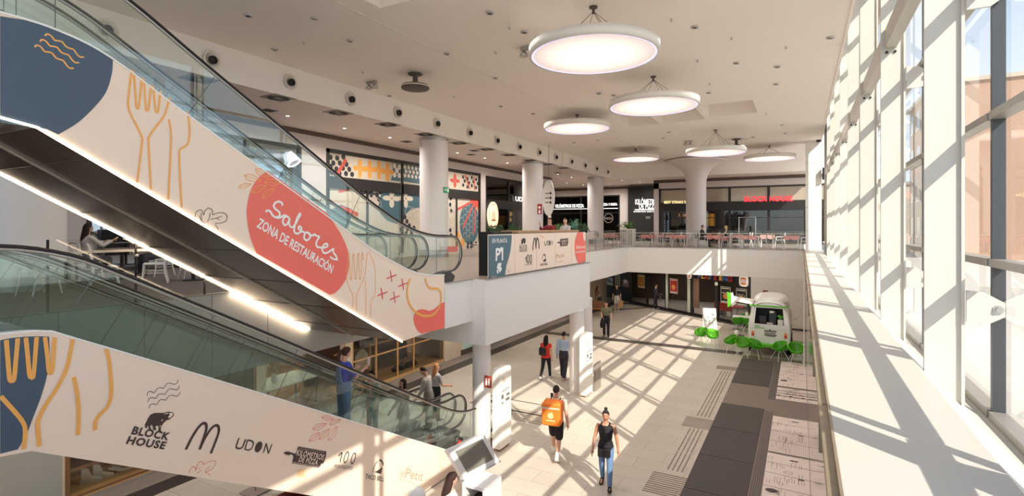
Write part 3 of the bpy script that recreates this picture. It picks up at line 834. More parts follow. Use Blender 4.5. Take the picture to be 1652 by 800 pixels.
for x, y, z, lab in RINGS:
    R = 1.39
    o = thing('pendant_lamp', (x, y, z), lab, 'ceiling lamp', 'round pendant lamps')
    m = MB(); m.lathe(x, y, [(R-0.06, z), (R, z), (R, z+0.2), (R-0.06, z+0.2)], 72, caps=False)
    m.lathe(x, y, [(R-0.06, z), (R-0.06, z+0.2)], 72, caps=False); m.cyl(x, y, z+0.17, z+0.2, R-0.02, 72)
    m.build('housing', RINGM, o)
    m = MB(); m.cyl(x, y, z+0.012, z+0.03, R-0.07, 72); m.build('diffuser', DIFF, o)
    m = MB(); m.lathe(x, y, [(R-0.1, z+0.008), (R-0.02, z+0.002)], 72, caps=False); m.build('edge_light', RIM, o)
    hub = 10.53 - 0.1
    m = MB(); m.cyl(x, y, 10.5, 10.53, 0.09, 20); m.tube([(x, y, 10.5), (x, y, hub)], 0.012, 8); m.cyl(x, y, hub-0.05, hub+0.05, 0.03, 12); m.build('canopy', CABLE, o)
    for k in range(6):
        a = math.radians(60*k + 12); m = MB()
        m.tube([(x, y, hub), (x + 0.85*math.cos(a), y + 0.85*math.sin(a), z+0.2)], 0.006, 6)
        m.build('cable', CABLE, o)
# ------------------------------------------------------------------ jet nozzles along the bulkhead
RINGC = pm('cream nozzle ring', (232, 224, 212), 0.5)
nz0 = None
for px, py in ((170, 45), (340, 95), (467, 131), (565, 159), (641, 180), (704, 198), (757, 212), (801, 226), (837, 236), (869, 245), (896, 253.5), (921, 261), (943, 267), (961.5, 272), (979.5, 277)):
    y = onx(px, py, -13.3)[0]
    lab = 'round cream air nozzle with a black opening on the bulkhead'
    if nz0 is None:
        nz0 = thing('air_nozzle', (-13.262, y, 10.08), lab, 'air nozzle', 'air nozzles along the bulkhead')
        X = MB(); prof = [(0.21, 0.0), (0.225, 0.03), (0.2, 0.045), (0.17, 0.02), (0.12, -0.02), (0.1, -0.03)]
        rings = [[(h, r*math.cos(2*math.pi*k/32), r*math.sin(2*math.pi*k/32)) for k in range(32)] for r, h in prof]
        X.loft(rings, 0, True, False); X.xf(Matrix.Translation((-13.262, y, 10.08))); X.build('ring', RINGC, nz0)
        X = MB(); X.loft([[(0.055 + h, r*math.cos(2*math.pi*k/24), r*math.sin(2*math.pi*k/24)) for k in range(24)] for r, h in ((0.105, -0.05), (0.105, 0.02), (0.09, 0.035), (0.085, -0.0))], 0, True, True)
        X.xf(Matrix.Translation((-13.245, y, 10.06))); X.build('barrel', BLACK, nz0)
    else: dup(nz0, (-13.262, y, 10.08))
# ------------------------------------------------------------------ square swirl diffusers in the soffit
v0 = None
VM = pm('vent metal', (150, 142, 134), 0.5, 0.3)
for px, py in ((322, 128), (449, 158), (546, 182), (626, 201), (687, 217), (741, 231), (786, 241), (822, 250), (855, 258.5), (884, 265), (909, 271)):
    x, y = onz(px, py, 9.62)
    if v0 is None:
        v0 = thing('ceiling_vent', (x, y, 9.62), 'square swirl air vent set in the lower ceiling by the bulkhead', 'air vent', 'square swirl vents in the lower ceiling')
        X = MB(); X.box(x-0.36, x+0.36, y-0.36, y+0.36, 9.612, 9.63); X.build('plate', VM, v0)
        X = MB()
        for k in range(24):
            a = 2*math.pi*k/24; c, s = math.cos(a), math.sin(a)
            X.bar((x+0.12*c, y+0.12*s, 9.608), (x+0.31*math.cos(a+0.25), y+0.31*math.sin(a+0.25), 9.608), 0.03, 0.01)
        X.build('slots', BLACK, v0)
    else: dup(v0, (x, y, 9.62))
s0 = None
for px, py in ((612, 140), (434, 178), (656, 228.5), (760, 249.5), (900, 279), (765, 243)):
    x, y = onz(px, py, 9.62)
    if px in (612,): continue
    lab = 'small dark rectangular grille in the lower ceiling'
    if s0 is None:
        s0 = thing('ceiling_grille', (x, y, 9.62), lab, 'air vent', 'small dark grilles in the lower ceiling')
        X = MB(); X.box(x-0.2, x+0.2, y-0.2, y+0.2, 9.61, 9.63); X.build('frame', VM, s0)
        X = MB()
        for k in range(6): X.box(x-0.17, x+0.17, y-0.17+0.06*k, y-0.13+0.06*k, 9.605, 9.612)
        X.build('slats', BLACK, s0)
    else: dup(s0, (x, y, 9.62))
# ------------------------------------------------------------------ downlights
def lamp_light(parent, x, y, z, watts, name='spot_light', ang=160):
    L = D.lights.get(name + str(watts)) or D.lights.new(name + str(watts), 'SPOT')
    L.energy = watts; L.color = (1.0, 0.94, 0.88); L.spot_size = math.radians(ang); L.spot_blend = 1.0; L.shadow_soft_size = 0.06
    o = D.objects.new(name, L); COL.objects.link(o); o.location = (x, y, z)
    return o
BULB = pm('lit downlight', (255, 244, 226), 0.4, emit=6.0)
d0 = None
for px, py in ((464, 187), (556, 207), (629, 222), (738, 246.5), (782, 255), (818, 263), (900, 281), (922, 286), (950, 290), (914, 295), (941, 298), (899, 300), (985, 297), (1003, 291), (1032, 294), (560, 232), (500, 216)):
    x, y = onz(px, py, 9.625)
    if d0 is None:
        d0 = thing('downlight', (x, y, 9.625), 'small lit downlight in the lower ceiling along the restaurants', 'downlight', 'lit downlights in the lower ceiling')
        X = MB(); X.lathe(x, y, [(0.1, 9.63), (0.1, 9.618), (0.07, 9.616), (0.06, 9.625)], 20, caps=False); X.build('ring', WHITE, d0)
        X = MB(); X.cyl(x, y, 9.62, 9.626, 0.06, 16); X.build('lamp', BULB, d0)
    else: dup(d0, (x, y, 9.625))
    lamp_light(None, x, y, 9.58, SOFFIT_W)
d1 = None
for px, py in ((400, 24), (507, 29), (443, 79), (721, 86), (628, 154), (846, 51), (1121, 43), (799, 125), (990, 153), (1188, 101), (1254, 107), (1252, 135), (1143, 149), (808, 171), (860, 183), (966, 150), (1262, 201), (1267, 215), (1215, 221), (1070, 222), (1079, 213), (1340, 60), (790, 20), (565, 65), (926, 230), (964, 226)):
    x, y = onz(px, py, 10.53)
    lab = 'small round recessed spotlight in the white ceiling'
    if d1 is None:
        d1 = thing('recessed_spotlight', (x, y, 10.52), lab, 'spotlight', 'recessed spotlights in the white ceiling')
        X = MB(); X.lathe(x, y, [(0.085, 10.53), (0.09, 10.50), (0.06, 10.495), (0.05, 10.525)], 20, caps=False); X.build('ring', STAIN, d1)
        X = MB(); X.cyl(x, y, 10.495, 10.525, 0.045, 14); X.build('lens', pm('dark lens', (60, 56, 54), 0.2), d1)
    else: dup(d1, (x, y, 10.52))
    if x > -12.0 and x < -0.3: lamp_light(None, x, y, 10.46, CEIL_W)
for k, (x, y) in enumerate(((-11.7, 2.0), (-11.7, 4.6), (-11.7, 7.2), (-11.7, 9.8), (-11.7, 12.6), (-11.7, 15.6), (-11.7, 18.6), (-9.0, 13.0), (-9.0, 16.0), (-11.7, 24.0), (-11.7, 30.0), (-9.0, 36.5), (-6.0, 34.8), (-5.0, 38.5), (-8.2, 40.8), (-3.6, 36.6))):  # unseen downlights, added to brighten the ground floor
    dup(d0, (x, y, 2.865), 0, 'small added downlight under the first floor slab', 'added downlights under the first floor slab')
    lamp_light(None, x, y, 2.82, 70)
p0 = None
for px, py in ((490, 66), (585, 115), (732, 155), (1083, 30), (1180, 60), (1125, 97), (1268, 75), (1145, 134), (822, 43), (800, 83), (1236, 182), (1093, 160)):
    x, y = onz(px, py, 10.53)
    if p0 is None:
        p0 = thing('sprinkler', (x, y, 10.5), 'tiny sprinkler head in the white ceiling', 'sprinkler', 'sprinkler heads in the white ceiling')
        X = MB(); X.cyl(x, y, 10.515, 10.53, 0.05, 14); X.build('rosette', WHITE, p0)
        X = MB(); X.cyl(x, y, 10.47, 10.515, 0.014, 8); X.cyl(x, y, 10.465, 10.47, 0.03, 10); X.build('head', STAIN, p0)
    else: dup(p0, (x, y, 10.5))
# ------------------------------------------------------------------ dark disc loudspeakers, sensor clusters
DISC = pm('dark grey loudspeaker', (92, 84, 76), 0.6)
for (px, py), lab in (((670, 141), 'dark disc loudspeaker with a pale stripe hanging near the bulkhead'), ((1188, 237), 'dark disc loudspeaker beside the mushroom column')):
    x, y = onz(px, py, 10.1)
    o = thing('loudspeaker', (x, y, 10.02), lab, 'loudspeaker', 'disc loudspeakers')
    m = MB(); m.lathe(x, y, [(0.05, 10.02), (0.3, 10.025), (0.42, 10.05), (0.43, 10.08), (0.43, 10.14), (0.4, 10.17), (0.1, 10.2)], 40); m.build('housing', DISC, o)
    m = MB(); m.lathe(x, y, [(0.432, 10.1), (0.436, 10.115), (0.432, 10.13)], 40, caps=False); m.build('stripe', pm('pale stripe', (226, 216, 200), 0.5), o)
    m = MB(); m.cyl(x, y, 10.18, 10.5, 0.09, 20, r1=0.07); m.cyl(x, y, 10.49, 10.525, 0.22, 24); m.build('stem', DISC, o)
for (px, py), lab in (((600, 138), 'steel emergency lamp cluster on the ceiling above the bulkhead'), ((1110, 231), 'steel emergency lamp cluster on the ceiling above the mushroom column'), ((852, 84), 'steel bracket lamp on the ceiling left of the largest round lamp')):
    x, y = onz(px, py, 10.4)
    o = thing('emergency_lamp', (x, y, 10.3), lab, 'lamp', 'steel lamps on the white ceiling')
    m = MB(); m.box(x-0.2, x+0.2, y-0.05, y+0.05, 10.45, 10.53); m.build('bracket', STAIN, o)
    for k in (-1, 1):
        m = MB(); m.lathe(x + 0.13*k, y, [(0.04, 10.44), (0.1, 10.38), (0.12, 10.3), (0.1, 10.3), (0.05, 10.36)], 18); m.build('reflector', STAIN, o)
m = MB(); m.rbox(1.0, 1.16, 33.3, 33.6, 8.35, 9.0, 0.02); o = one('wall_speaker', m, BLACK, 'small black loudspeaker box beside the white clad pillar', 'loudspeaker')
m = MB(); m.rbox(0.72, 0.95, 33.35, 33.5, 10.42, 10.52, 0.01); one('ceiling_camera', m, BLACK, 'tiny black camera box at the top of the white clad pillar', 'camera')

# ------------------------------------------------------------------ glass railings of the first floor
RAILM = pm('pale rail', (226, 218, 204), 0.35, 0.2)
def railing(name, p0, p1, label, n, top=5.58, rail=5.39, side=1, fix=True):
    o = thing(name, (p0[0], p0[1], 4.5), label, 'railing', 'glass railings of the upper floor')
    a, b = Vector((*p0, 0)), Vector((*p1, 0)); d = (b-a).normalized(); nn = Vector((-d.y, d.x, 0))*side
    L = (b-a).length
    for k in range(n):
        q0 = a + d*(L*k/n + 0.012); q1 = a + d*(L*(k+1)/n - 0.012)
        m = MB(); m.add([(q0.x, q0.y, 4.5), (q1.x, q1.y, 4.5), (q1.x, q1.y, top), (q0.x, q0.y, top)], [(0,1,2,3)]); m.build('glass_pane', GLASS, o)
    if rail:
        m = MB(); r0 = a + nn*0.09; r1 = b + nn*0.09
        m.bar((r0.x, r0.y, rail), (r1.x, r1.y, rail), 0.05, 0.035); m.build('rail', RAILM, o)
        for k in range(1, n):
            q = a + d*(L*k/n)
            m = MB(); m.bar((q.x, q.y, 4.5), (q.x, q.y, top), 0.016, 0.016); pst = m.build('post', pm('dark gap strip', (46, 40, 38), 0.5), o)
            if fix:
                m = MB(); m.tube([(q.x+nn.x*-0.02, q.y+nn.y*-0.02, rail-0.07), (q.x+nn.x*0.09, q.y+nn.y*0.09, rail-0.02)], 0.02, 10); m.ell((q.x-nn.x*0.02, q.y-nn.y*0.02, rail-0.07), (0.025, 0.025, 0.025)); m.build('clamp', STAIN, pst)
    return o
ys_ = [onx(px, 450, -10)[0] for px in (77, 219, 330)]
def gallery_rail():
    o = thing('glass_railing', (-10, -2, 4.5), 'glass railing with pale handrail in front of the gallery chairs', 'railing', 'glass railings of the upper floor')
    ed = [-2.0, 0.6] + ys_ + [8.3, 9.9]
    for a, b in zip(ed, ed[1:]):
        m = MB(); m.add([(-10, a+0.01, 4.5), (-10, b-0.01, 4.5), (-10, b-0.01, 5.6), (-10, a+0.01, 5.6)], [(0,1,2,3)]); m.build('glass_pane', GLASS, o)
    m = MB(); m.box(-10.13, -10.08, -2, 9.9, 5.37, 5.41); m.build('rail', RAILM, o)
    for q in ed[1:-1]:
        m = MB(); m.box(-10.012, -9.99, q-0.015, q+0.015, 4.5, 5.6); p = m.build('post', pm('dark gap strip', (46, 40, 38), 0.5), o)
        m = MB(); m.tube([(-9.98, q, 5.3), (-10.1, q, 5.37)], 0.016, 8); m.ell((-9.97, q, 5.3), (0.03, 0.03, 0.03)); m.build('clamp', STAIN, p)
gallery_rail()
railing('glass_railing', (-7.2, 10.0), (-7.2, 11.05), 'short glass railing beside the foot of the upper escalator', 1, rail=None)
railing('glass_railing', (-9.85, 18.5), (-9.85, 33.5), 'long glass railing running back from the printed banner to the corner', 10, side=1)
railing('glass_railing', (-9.8, 33.62), (0.15, 33.62), 'glass railing across the far end in front of the pink tables', 7, side=1)
# ------------------------------------------------------------------ upper floor: left wall with three shop fronts
SHOPWALL = pm('ribbed grey wall', (206, 196, 190), 0.6, noise=0.03, scale=14)
FRAME = pm('black shop frame', (38, 35, 35), 0.45)
INTER = pm('dark shop interior', (62, 54, 50), 0.8)
BEIGE = pm('beige mural', (214, 200, 180), 0.6, noise=0.02)
TEAL = pm('teal mural', (78, 112, 124), 0.6, noise=0.02)
DOT = pm('dark mural dots', (44, 48, 56), 0.6)
MOR = pm('mural orange', (238, 166, 76), 0.6)
MRED = pm('mural red', (216, 92, 78), 0.6)
WLIT = pm('lit white letters', (255, 252, 244), 0.5, emit=1.2)
GOLD = pm('golden glow', (255, 196, 92), 0.5, emit=0.9)
WOODO = pm('orange wood', (176, 116, 66), 0.5, noise=0.12, scale=3)
def wall_with_openings(name, x, y0, y1, z0, z1, ops, mat, th=0.25):
    m = MB(); ys = sorted({y0, y1} | {v for o in ops for v in o[:2]})
    for a, b in zip(ys, ys[1:]):
        op = [o for o in ops if o[0] <= a + 1e-6 and o[1] >= b - 1e-6]
        if op:
            o = op[0]
            if o[2] > z0: m.box(x-th, x, a, b, z0, o[2])
            if o[3] < z1: m.box(x-th, x, a, b, o[3], z1)
        else: m.box(x-th, x, a, b, z0, z1)
    return struct(name, m, mat)
XL = -17.3
ops = [(-1.0, 6.4, 4.5, 8.9), (7.2, 14.35, 4.5, 8.98), (15.6, 27.62, 4.5, 9.06), (28.25, 37.5, 4.5, 8.98)]
wall_with_openings('wall_left', XL, -6, 38.1, 4.5, 9.63, ops, SHOPWALL)
m = MB(); m.box(XL-0.02, XL+0.06, -6, 38.1, 9.46, 9.63); struct('trim_11', m, DKBRN)
m = MB(); m.box(-23, -22.8, -6, 48, 4.5, 9.63)
for y in (-6, 6.8, 15.0, 27.95, 38.0): m.box(-22.8, XL-0.25, y-0.1, y+0.1, 4.5, 9.63)
struct('wall_shop_back', m, INTER)
# nearer left gallery: cream wall block and dark shop behind the chairs
# --- taco shop: glass front with dark mullions
o = thing('storefront', (XL, 10.8, 4.5), 'glazed shop front with a white bell sign seen through the upper escalator glass', 'shop front')
m = MB(); a, b = 7.2, 14.35
for y in (a, a+2.4, a+4.75, b-0.12): m.box(XL-0.12, XL+0.02, y, y+0.12, 4.5, 8.98)
for z in (4.5, 6.95, 7.75, 8.86): m.box(XL-0.12, XL+0.02, a, b, z, z+0.12)
m.build('frame', FRAME, o)
m = MB(); m.add([(XL-0.06, a, 4.5), (XL-0.06, b, 4.5), (XL-0.06, b, 8.98), (XL-0.06, a, 8.98)], [(0,1,2,3)]); m.build('pane', glass('glass with painted sky tint', (190, 205, 220), 1.0, solid=0.55, gloss=(214, 228, 246)), o)  # blue tint puts the reflected sky into the glass colour
bp = Plane2((XL, 0, 0), (0, 1, 0), (0, 0, 1), 0.03)
y0, z0 = onx(441, 290, XL)
m = MB()
def bel(pts): return [onx(400 + x/5.715, 200 + y/5.715, XL) for x, y in pts]
bp.fill(m, bel(smooth_path([(352, 385), (362, 350), (352, 305), (365, 268), (385, 252), (410, 262), (440, 290), (470, 318), (486, 336), (470, 362), (420, 392), (372, 400)], 4)))
m.build('bell_sign', WLIT, o)
m = MB(); bp.fill(m, bel(smooth_path([(372, 378), (395, 355), (430, 336), (466, 330), (456, 352), (420, 378), (385, 388)], 4)), 0, 0.004); m.build('bell_mouth', pm('grey violet', (160, 156, 176), 0.5), o)
m = MB(); yk = onx(475, 306, XL)[0]; m.box(-18.6, -18.0, 9.4, 13.6, 4.5, 5.5); m.box(-18.7, -17.9, 9.4, 13.6, 5.5, 5.56); c = m.build('counter', INTER, o)
m = MB(); m.box(-17.9, -17.88, 9.6, 13.4, 5.35, 5.45); m.build('counter_light', pm('violet counter light', (150, 110, 255), 0.5, emit=1.5), c)
m = MB()
for k in range(3): m.box(-22.7, -22.6, 8.0+2.0*k, 9.6+2.0*k, 6.6, 8.2)
m.build('menu_board', pm('bright menu board', (214, 224, 236), 0.5, emit=0.7), o)
# --- shop front at the left end
o = thing('storefront', (XL, 2.7, 4.5), 'dark glazed shop front behind the gallery chairs at far left', 'shop front')
m = MB()
for y in (-1.0, 1.5, 4.0, 6.28): m.box(XL-0.12, XL+0.02, y, y+0.12, 4.5, 8.9)
for z in (4.5, 7.4, 8.78): m.box(XL-0.12, XL+0.02, -1.0, 6.4, z, z+0.12)
m.build('frame', FRAME, o)
m = MB(); m.add([(XL-0.06, -1, 4.5), (XL-0.06, 6.4, 4.5), (XL-0.06, 6.4, 8.9), (XL-0.06, -1, 8.9)], [(0,1,2,3)]); m.build('pane', SHOPD, o)
m = MB()
for k in range(9):
    m.box(-22.7, -22.55, -0.6+0.8*k, 0.0+0.8*k, 5.4 + 0.2*(k % 3), 6.6 + 0.3*(k % 2))
m.build('poster_wall', pm('muted posters', (120, 92, 96), 0.6, noise=0.5, scale=1.5), o)
# --- mural shop front
o = thing('storefront', (XL, 21.6, 4.5), 'black framed shop front covered by a flower and dot mural', 'shop front')
XM = XL - 0.05
a, b = 15.6, 27.62
ym = onx(648, 262, XM)[0]
m = MB()
m.box(XM-0.1, XL+0.03, a, b, 8.9, 9.06); m.box(XM-0.1, XL+0.03, a, a+0.16, 4.5, 9.06); m.box(XM-0.1, XL+0.03, b-0.16, b, 4.5, 9.06)
m.box(XM-0.1, XL+0.02, a, b, 7.42, 7.92); m.box(XM-0.1, XL+0.02, ym-0.06, ym+0.06, 4.5, 9.06)
yl2 = onx(592, 330, XM)[0]; yr2 = onx(736, 340, XM)[0]
for y in (yl2, yr2): m.box(XM-0.1, XL+0.01, y-0.05, y+0.05, 4.5, 7.42)
m.build('frame', FRAME, o)
m = MB(); m.box(XM-0.06, XM, a, b, 4.5, 8.95); mur = m.build('mural_board', BEIGE, o)
MP = Plane2((XM, 0, 0), (0, 1, 0), (0, 0, 1), 0.006)
def mq(pts): return [onx(500 + x/4, 220 + y/4, XM) for x, y in pts]
m = MB()
MP.fill(m, mq([(531, 172), (583, 178), (583, 290), (522, 283), (535, 235)])); MP.fill(m, mq([(600, 182), (760, 205), (760, 315), (600, 290)]))
MP.fill(m, mq([(462, 355), (585, 370), (585, 560), (545, 560), (500, 545), (455, 500), (440, 450), (455, 400)])); MP.fill(m, mq([(602, 370), (750, 385), (750, 470), (690, 460), (640, 480), (602, 520)]))
MP.fill(m, mq([(120, 480), (200, 440), (270, 470), (260, 560), (200, 640), (130, 640)]))
c0 = mq([(1030, 560)])[0]; MP.disc(m, c0[0], c0[1], 1.05, 0, 0, 1.25, 30)
m.build('teal_area', TEAL, mur)
m = MB()
def dots(lst, r, lift=0.002):
    for p in lst:
        q = mq([p])[0]; MP.disc(m, q[0], q[1], r, 0, lift)
dots([(132, 135), (175, 140), (215, 133), (150, 172), (192, 172), (235, 180), (133, 195), (170, 210), (212, 205), (253, 212), (190, 238), (232, 240), (272, 245), (140, 232)], 0.115)
dots([(432, 378), (452, 358), (445, 405), (560, 548), (600, 525), (612, 520), (625, 548), (610, 575), (628, 598), (640, 575), (652, 605), (590, 600), (655, 630), (620, 625), (670, 590)], 0.12)
dots([(908, 400), (905, 440), (912, 480), (905, 605), (910, 638), (1020, 690), (1018, 712), (1042, 690), (1055, 705), (1070, 690), (1040, 715)], 0.12)
for i in range(4):
    for j in range(3): dots([(988 + 28*i + 10*(j % 2), 262 + 2*i + 26*j + 10*(i % 2))], 0.11)
m.build('dark_dots', DOT, mur)
m = MB()
dots([(545, 190), (577, 198), (560, 220), (545, 248), (576, 252)], 0.13, 0.004)
for i in range(5):
    for j in range(3): dots([(612 + 24*i + 8*(j % 2), 198 + 3.5*i + 27*j)], 0.1, 0.004)
def flower(cx, cy, rx, ry, lift=0.004):
    q = mq([(cx, cy)])[0]; rx = abs(mq([(cx + rx, cy)])[0][0] - q[0]); ry = abs(mq([(cx, cy + ry)])[0][1] - q[1])
    for dy, dz, w, h in ((0, 1, rx*0.27, ry*0.46), (0, -1, rx*0.27, ry*0.46), (1, 0, rx*0.46, ry*0.26), (-1, 0, rx*0.46, ry*0.26)):
        MP.disc(m, q[0] + dy*rx*0.52, q[1] + dz*ry*0.52, w, 0, lift, h, 16)
flower(527, 400, 58, 62); flower(618, 400, 48, 62)
m.build('cream_flowers', pm('cream mural flower', (238, 226, 206), 0.6), mur)
m = MB()
for cx, cy in ((322, 208), (385, 212), (445, 216), (500, 228)): flower(cx, cy, 44, 62)
dots([(955, 640), (985, 682), (950, 690)], 0.22)
m.build('orange_flowers', MOR, mur)
m = MB(); flower(935, 286, 32, 46)
for p, r, w in (((232, 148), (178, 240), 0.16), ((1000, 248), (1030, 340), 0.12), ((1058, 262), (1062, 345), 0.12), ((1065, 410), (950, 472), 0.13), ((1068, 410), (985, 592), 0.14), ((1070, 410), (1057, 632), 0.14), ((1075, 405), (1082, 470), 0.12), ((185, 355), (255, 338), 0.13), ((195, 455), (310, 505), 0.16)):
    MP.stroke(m, mq([p, r]), w, 0, 0.006)
MP.fill(m, mq([(1030, 402), (1085, 405), (1085, 460), (1060, 450), (1040, 430)]), 0, 0.006)
m.build('red_rays', MRED, mur)
m = MB()
for i in range(6):
    for j in range(6):
        q = (c0[0] - 0.85 + 0.34*i, c0[1] - 0.95 + 0.36*j + 0.18*(i % 2))
        if ((q[0]-c0[0])/1.0)**2 + ((q[1]-c0[1])/1.15)**2 < 0.9:
            MP.stroke(m, [(q[0] + 0.2*math.cos(t), q[1] + 0.2*math.sin(t)) for t in [math.pi*s/8 for s in range(9)]], 0.03, 0, 0.004)
for p in ((640, 490), (665, 500), (690, 520), (680, 560), (430, 440), (915, 520), (930, 450), (920, 560)):
    q = mq([p])[0]
    MP.stroke(m, [(q[0] + 0.3*math.cos(t), q[1] + 0.3*math.sin(t)) for t in [2*math.pi*s/14 for s in range(14)]], 0.03, 0, 0.003, True)
m.build('scale_lines', pm('pale grey mural line', (188, 186, 178), 0.6), mur)
m = MB()
for cx, cy in ((330, 365), (395, 370), (372, 360)): flower(cx, cy, 34, 24)
m.build('dark_flowers', DOT, mur)
# --- udon shop front
o = thing('storefront', (XL, 32.8, 4.5), 'dark glazed noodle restaurant front behind the second round column', 'shop front')
a, b = 28.25, 37.5
m = MB()
m.box(XL-0.15, XL+0.02, a, b, 8.86, 8.98); m.box(XL-0.15, XL+0.03, a, b, 6.95, 7.5)
for y in (a, 31.2, 34.2, b-0.12): m.box(XL-0.15, XL+0.02, y, y+0.12, 4.5, 8.98)
m.build('frame', FRAME, o)
m = MB(); m.add([(XL-0.06, a, 4.5), (XL-0.06, b, 4.5), (XL-0.06, b, 8.98), (XL-0.06, a, 8.98)], [(0,1,2,3)]); m.build('pane', SHOPD, o)
m = MB()
up = Plane2((XL+0.03, 0, 0), (0, 1, 0), (0, 0, 1), 0.02)
def uq(pts): return [onx(640 + x/2.667, 180 + y/2.667, XL+0.05) for x, y in pts]
P = uq([(511, 384), (575, 392), (511, 364)]); up.word(m, 'UDON', P[0], P[1], P[2], 0, 0.01); m.build('lit_lettering', WLIT, o)
m = MB(); P = uq([(455, 385), (496, 485)]); m.box(XL-0.5, XL-0.35, P[0][0], P[1][0], P[1][1], P[0][1]); P = uq([(386, 285), (412, 345)]); m.box(XL-0.5, XL-0.35, P[0][0], P[1][0], P[1][1], P[0][1]); m.build('wood_panel', WOODO, o)
for k, (x, y) in enumerate(((530, 405), (536, 440), (533, 465))):
    q = uq([(x, y)])[0]; m = MB(); m.ell((XL-0.8, q[0], q[1]), (0.12, 0.12, 0.16)); m.build('hanging_lamp', GOLD, o)
q = uq([(413, 446)])[0]
o = thing('round_sign', (XL+0.1, q[0], q[1]-0.75), 'round glowing cream sign with a hand symbol outside the noodle restaurant', 'sign')
m = MB(); m.loft([[(XL+t, q[0]+r*0.62*math.cos(2*math.pi*k/32), q[1]+r*0.86*math.sin(2*math.pi*k/32)) for k in range(32)] for t, r in ((0.0, 1), (0.12, 1))], 0, False, True); m.build('disc', pm('glowing cream sign', (246, 224, 184), 0.5, emit=0.6), o)
sp = Plane2((XL+0.12, q[0], q[1]), (0, 1, 0), (0, 0, 1), 0.004)
m = MB()
for dx, h in ((-0.18, 0.25), (-0.07, 0.38), (0.05, 0.4), (0.17, 0.3)): sp.stroke(m, [(dx, -0.3), (dx, h-0.1)], 0.05)
sp.stroke(m, [(0.5*math.cos(t)*1.1, 0.72*math.sin(t)) for t in [2*math.pi*k/30 for k in range(30)]], 0.04, 0, 0, True); sp.stroke(m, [(-0.25, -0.32), (0.25, -0.32)], 0.1); m.build('hand_symbol', WOODO, o)

# ------------------------------------------------------------------ far left corner: pizza restaurant
YK = 48.0
def ky(pts, Y=YK): return [ony(x, y, Y) for x, y in pts]
xa = ony(889, 330, YK)[0]; xb = ony(1000, 330, YK)[0]; xc = ony(1015, 330, YK)[0]; xd = ony(1056, 330, YK)[0]
m = MB(); m.box(-30, xa, YK, YK+0.3, 4.5, 9.63); m.box(xa, xb, YK, YK+0.3, 8.75, 9.63); m.box(xb, xc, YK, YK+0.3, 4.5, 9.63)
struct('wall_far_left', m, SHOPWALL)
m = MB(); m.box(-30, -11, YK-0.06, YK, 9.3, 9.5); struct('trim_12', m, DKBRN)
m = MB(); m.box(-30, 2, 54, 54.2, 4.5, 9.63); struct('wall_far_back', m, INTER)
o = thing('storefront', ((xa+xb)/2, YK, 4.5), 'dark glazed pizza restaurant front in the far left corner behind the third column', 'shop front')
m = MB()
for x in (xa, (xa+xb)/2 - 0.4, xb-0.12): m.box(x, x+0.12, YK-0.02, YK+0.12, 4.5, 8.75)
m.box(xa, xb, YK-0.02, YK+0.12, 8.63, 8.75); m.box(xa, xb, YK-0.02, YK+0.1, 7.05, 7.12)
m.build('frame', FRAME, o)
m = MB(); m.add([(xa, YK+0.05, 4.5), (xb, YK+0.05, 4.5), (xb, YK+0.05, 8.75), (xa, YK+0.05, 8.75)], [(0,1,2,3)]); m.build('pane', SHOPD, o)
fp = Plane2((0, YK-0.03, 0), (1, 0, 0), (0, 0, 1), 0.01)
m = MB()
P = ky([(896.5, 335), (942, 334.5), (896.5, 328.5)]); fp.word(m, 'KILÓMETROS DE PIZZA', *P, 0, 0.005)
P = ky([(971, 332), (996, 331.5), (971, 328)]); fp.word(m, 'PIZZA Y PASTA', *P, 0, 0.005)
P = ky([(890, 337.5), (997, 336)]); fp.stroke(m, [P[0], P[1]], 0.04)
m.build('lit_lettering', WLIT, o)
m = MB(); P = ky([(982, 352)])[0]; fp.stroke(m, [(P[0]+0.42*math.cos(t), P[1]+0.42*math.sin(t)) for t in [2*math.pi*k/24 for k in range(24)]], 0.05, 0, 0, True)
fp.wordh(m, 'PIZZA', P[0], P[1]-0.12, 0.2, 0, 0.02, 0, None, True); m.build('window_emblem', pm('dull emblem', (140, 128, 118), 0.6), o)
o = thing('storefront', ((xc+xd)/2, YK-0.3, 4.5), 'black wall with lit pizza restaurant lettering left of the steak restaurant', 'shop front')
m = MB(); m.box(xc, xd+1.0, YK-0.4, YK-0.2, 4.5, 9.4); m.build('wall_panel', FRAME, o)
fp = Plane2((0, YK-0.4, 0), (1, 0, 0), (0, 0, 1), 0.01)
m = MB(); Y2 = YK-0.4
P = ky([(1025, 330), (1064, 330), (1025, 319)], Y2); fp.word(m, 'KILÓMETROS', *P, 0, 0.005)
P = ky([(1031, 336.5), (1060, 336.5), (1031, 329)], Y2); fp.word(m, 'DE PIZZA', *P, 0, 0.005)
P = ky([(1024, 338.3), (1062, 338.3)], Y2); fp.stroke(m, P, 0.07)
P = ky([(1022, 342.3), (1064, 342.3), (1022, 339.8)], Y2); fp.word(m, 'AUTÉNTICA CON PASTA', *P, 0, 0.005)
m.build('lit_lettering', WLIT, o)
m = MB(); P = ky([(1040, 351), (1040, 365)], Y2)
m.box(P[0][0]+0.1, P[0][0]+0.5, Y2-0.03, Y2, P[0][1]-0.1, P[0][1]+0.12); m.build('sign_plate', pm('grey sign', (120, 124, 120), 0.5), o)

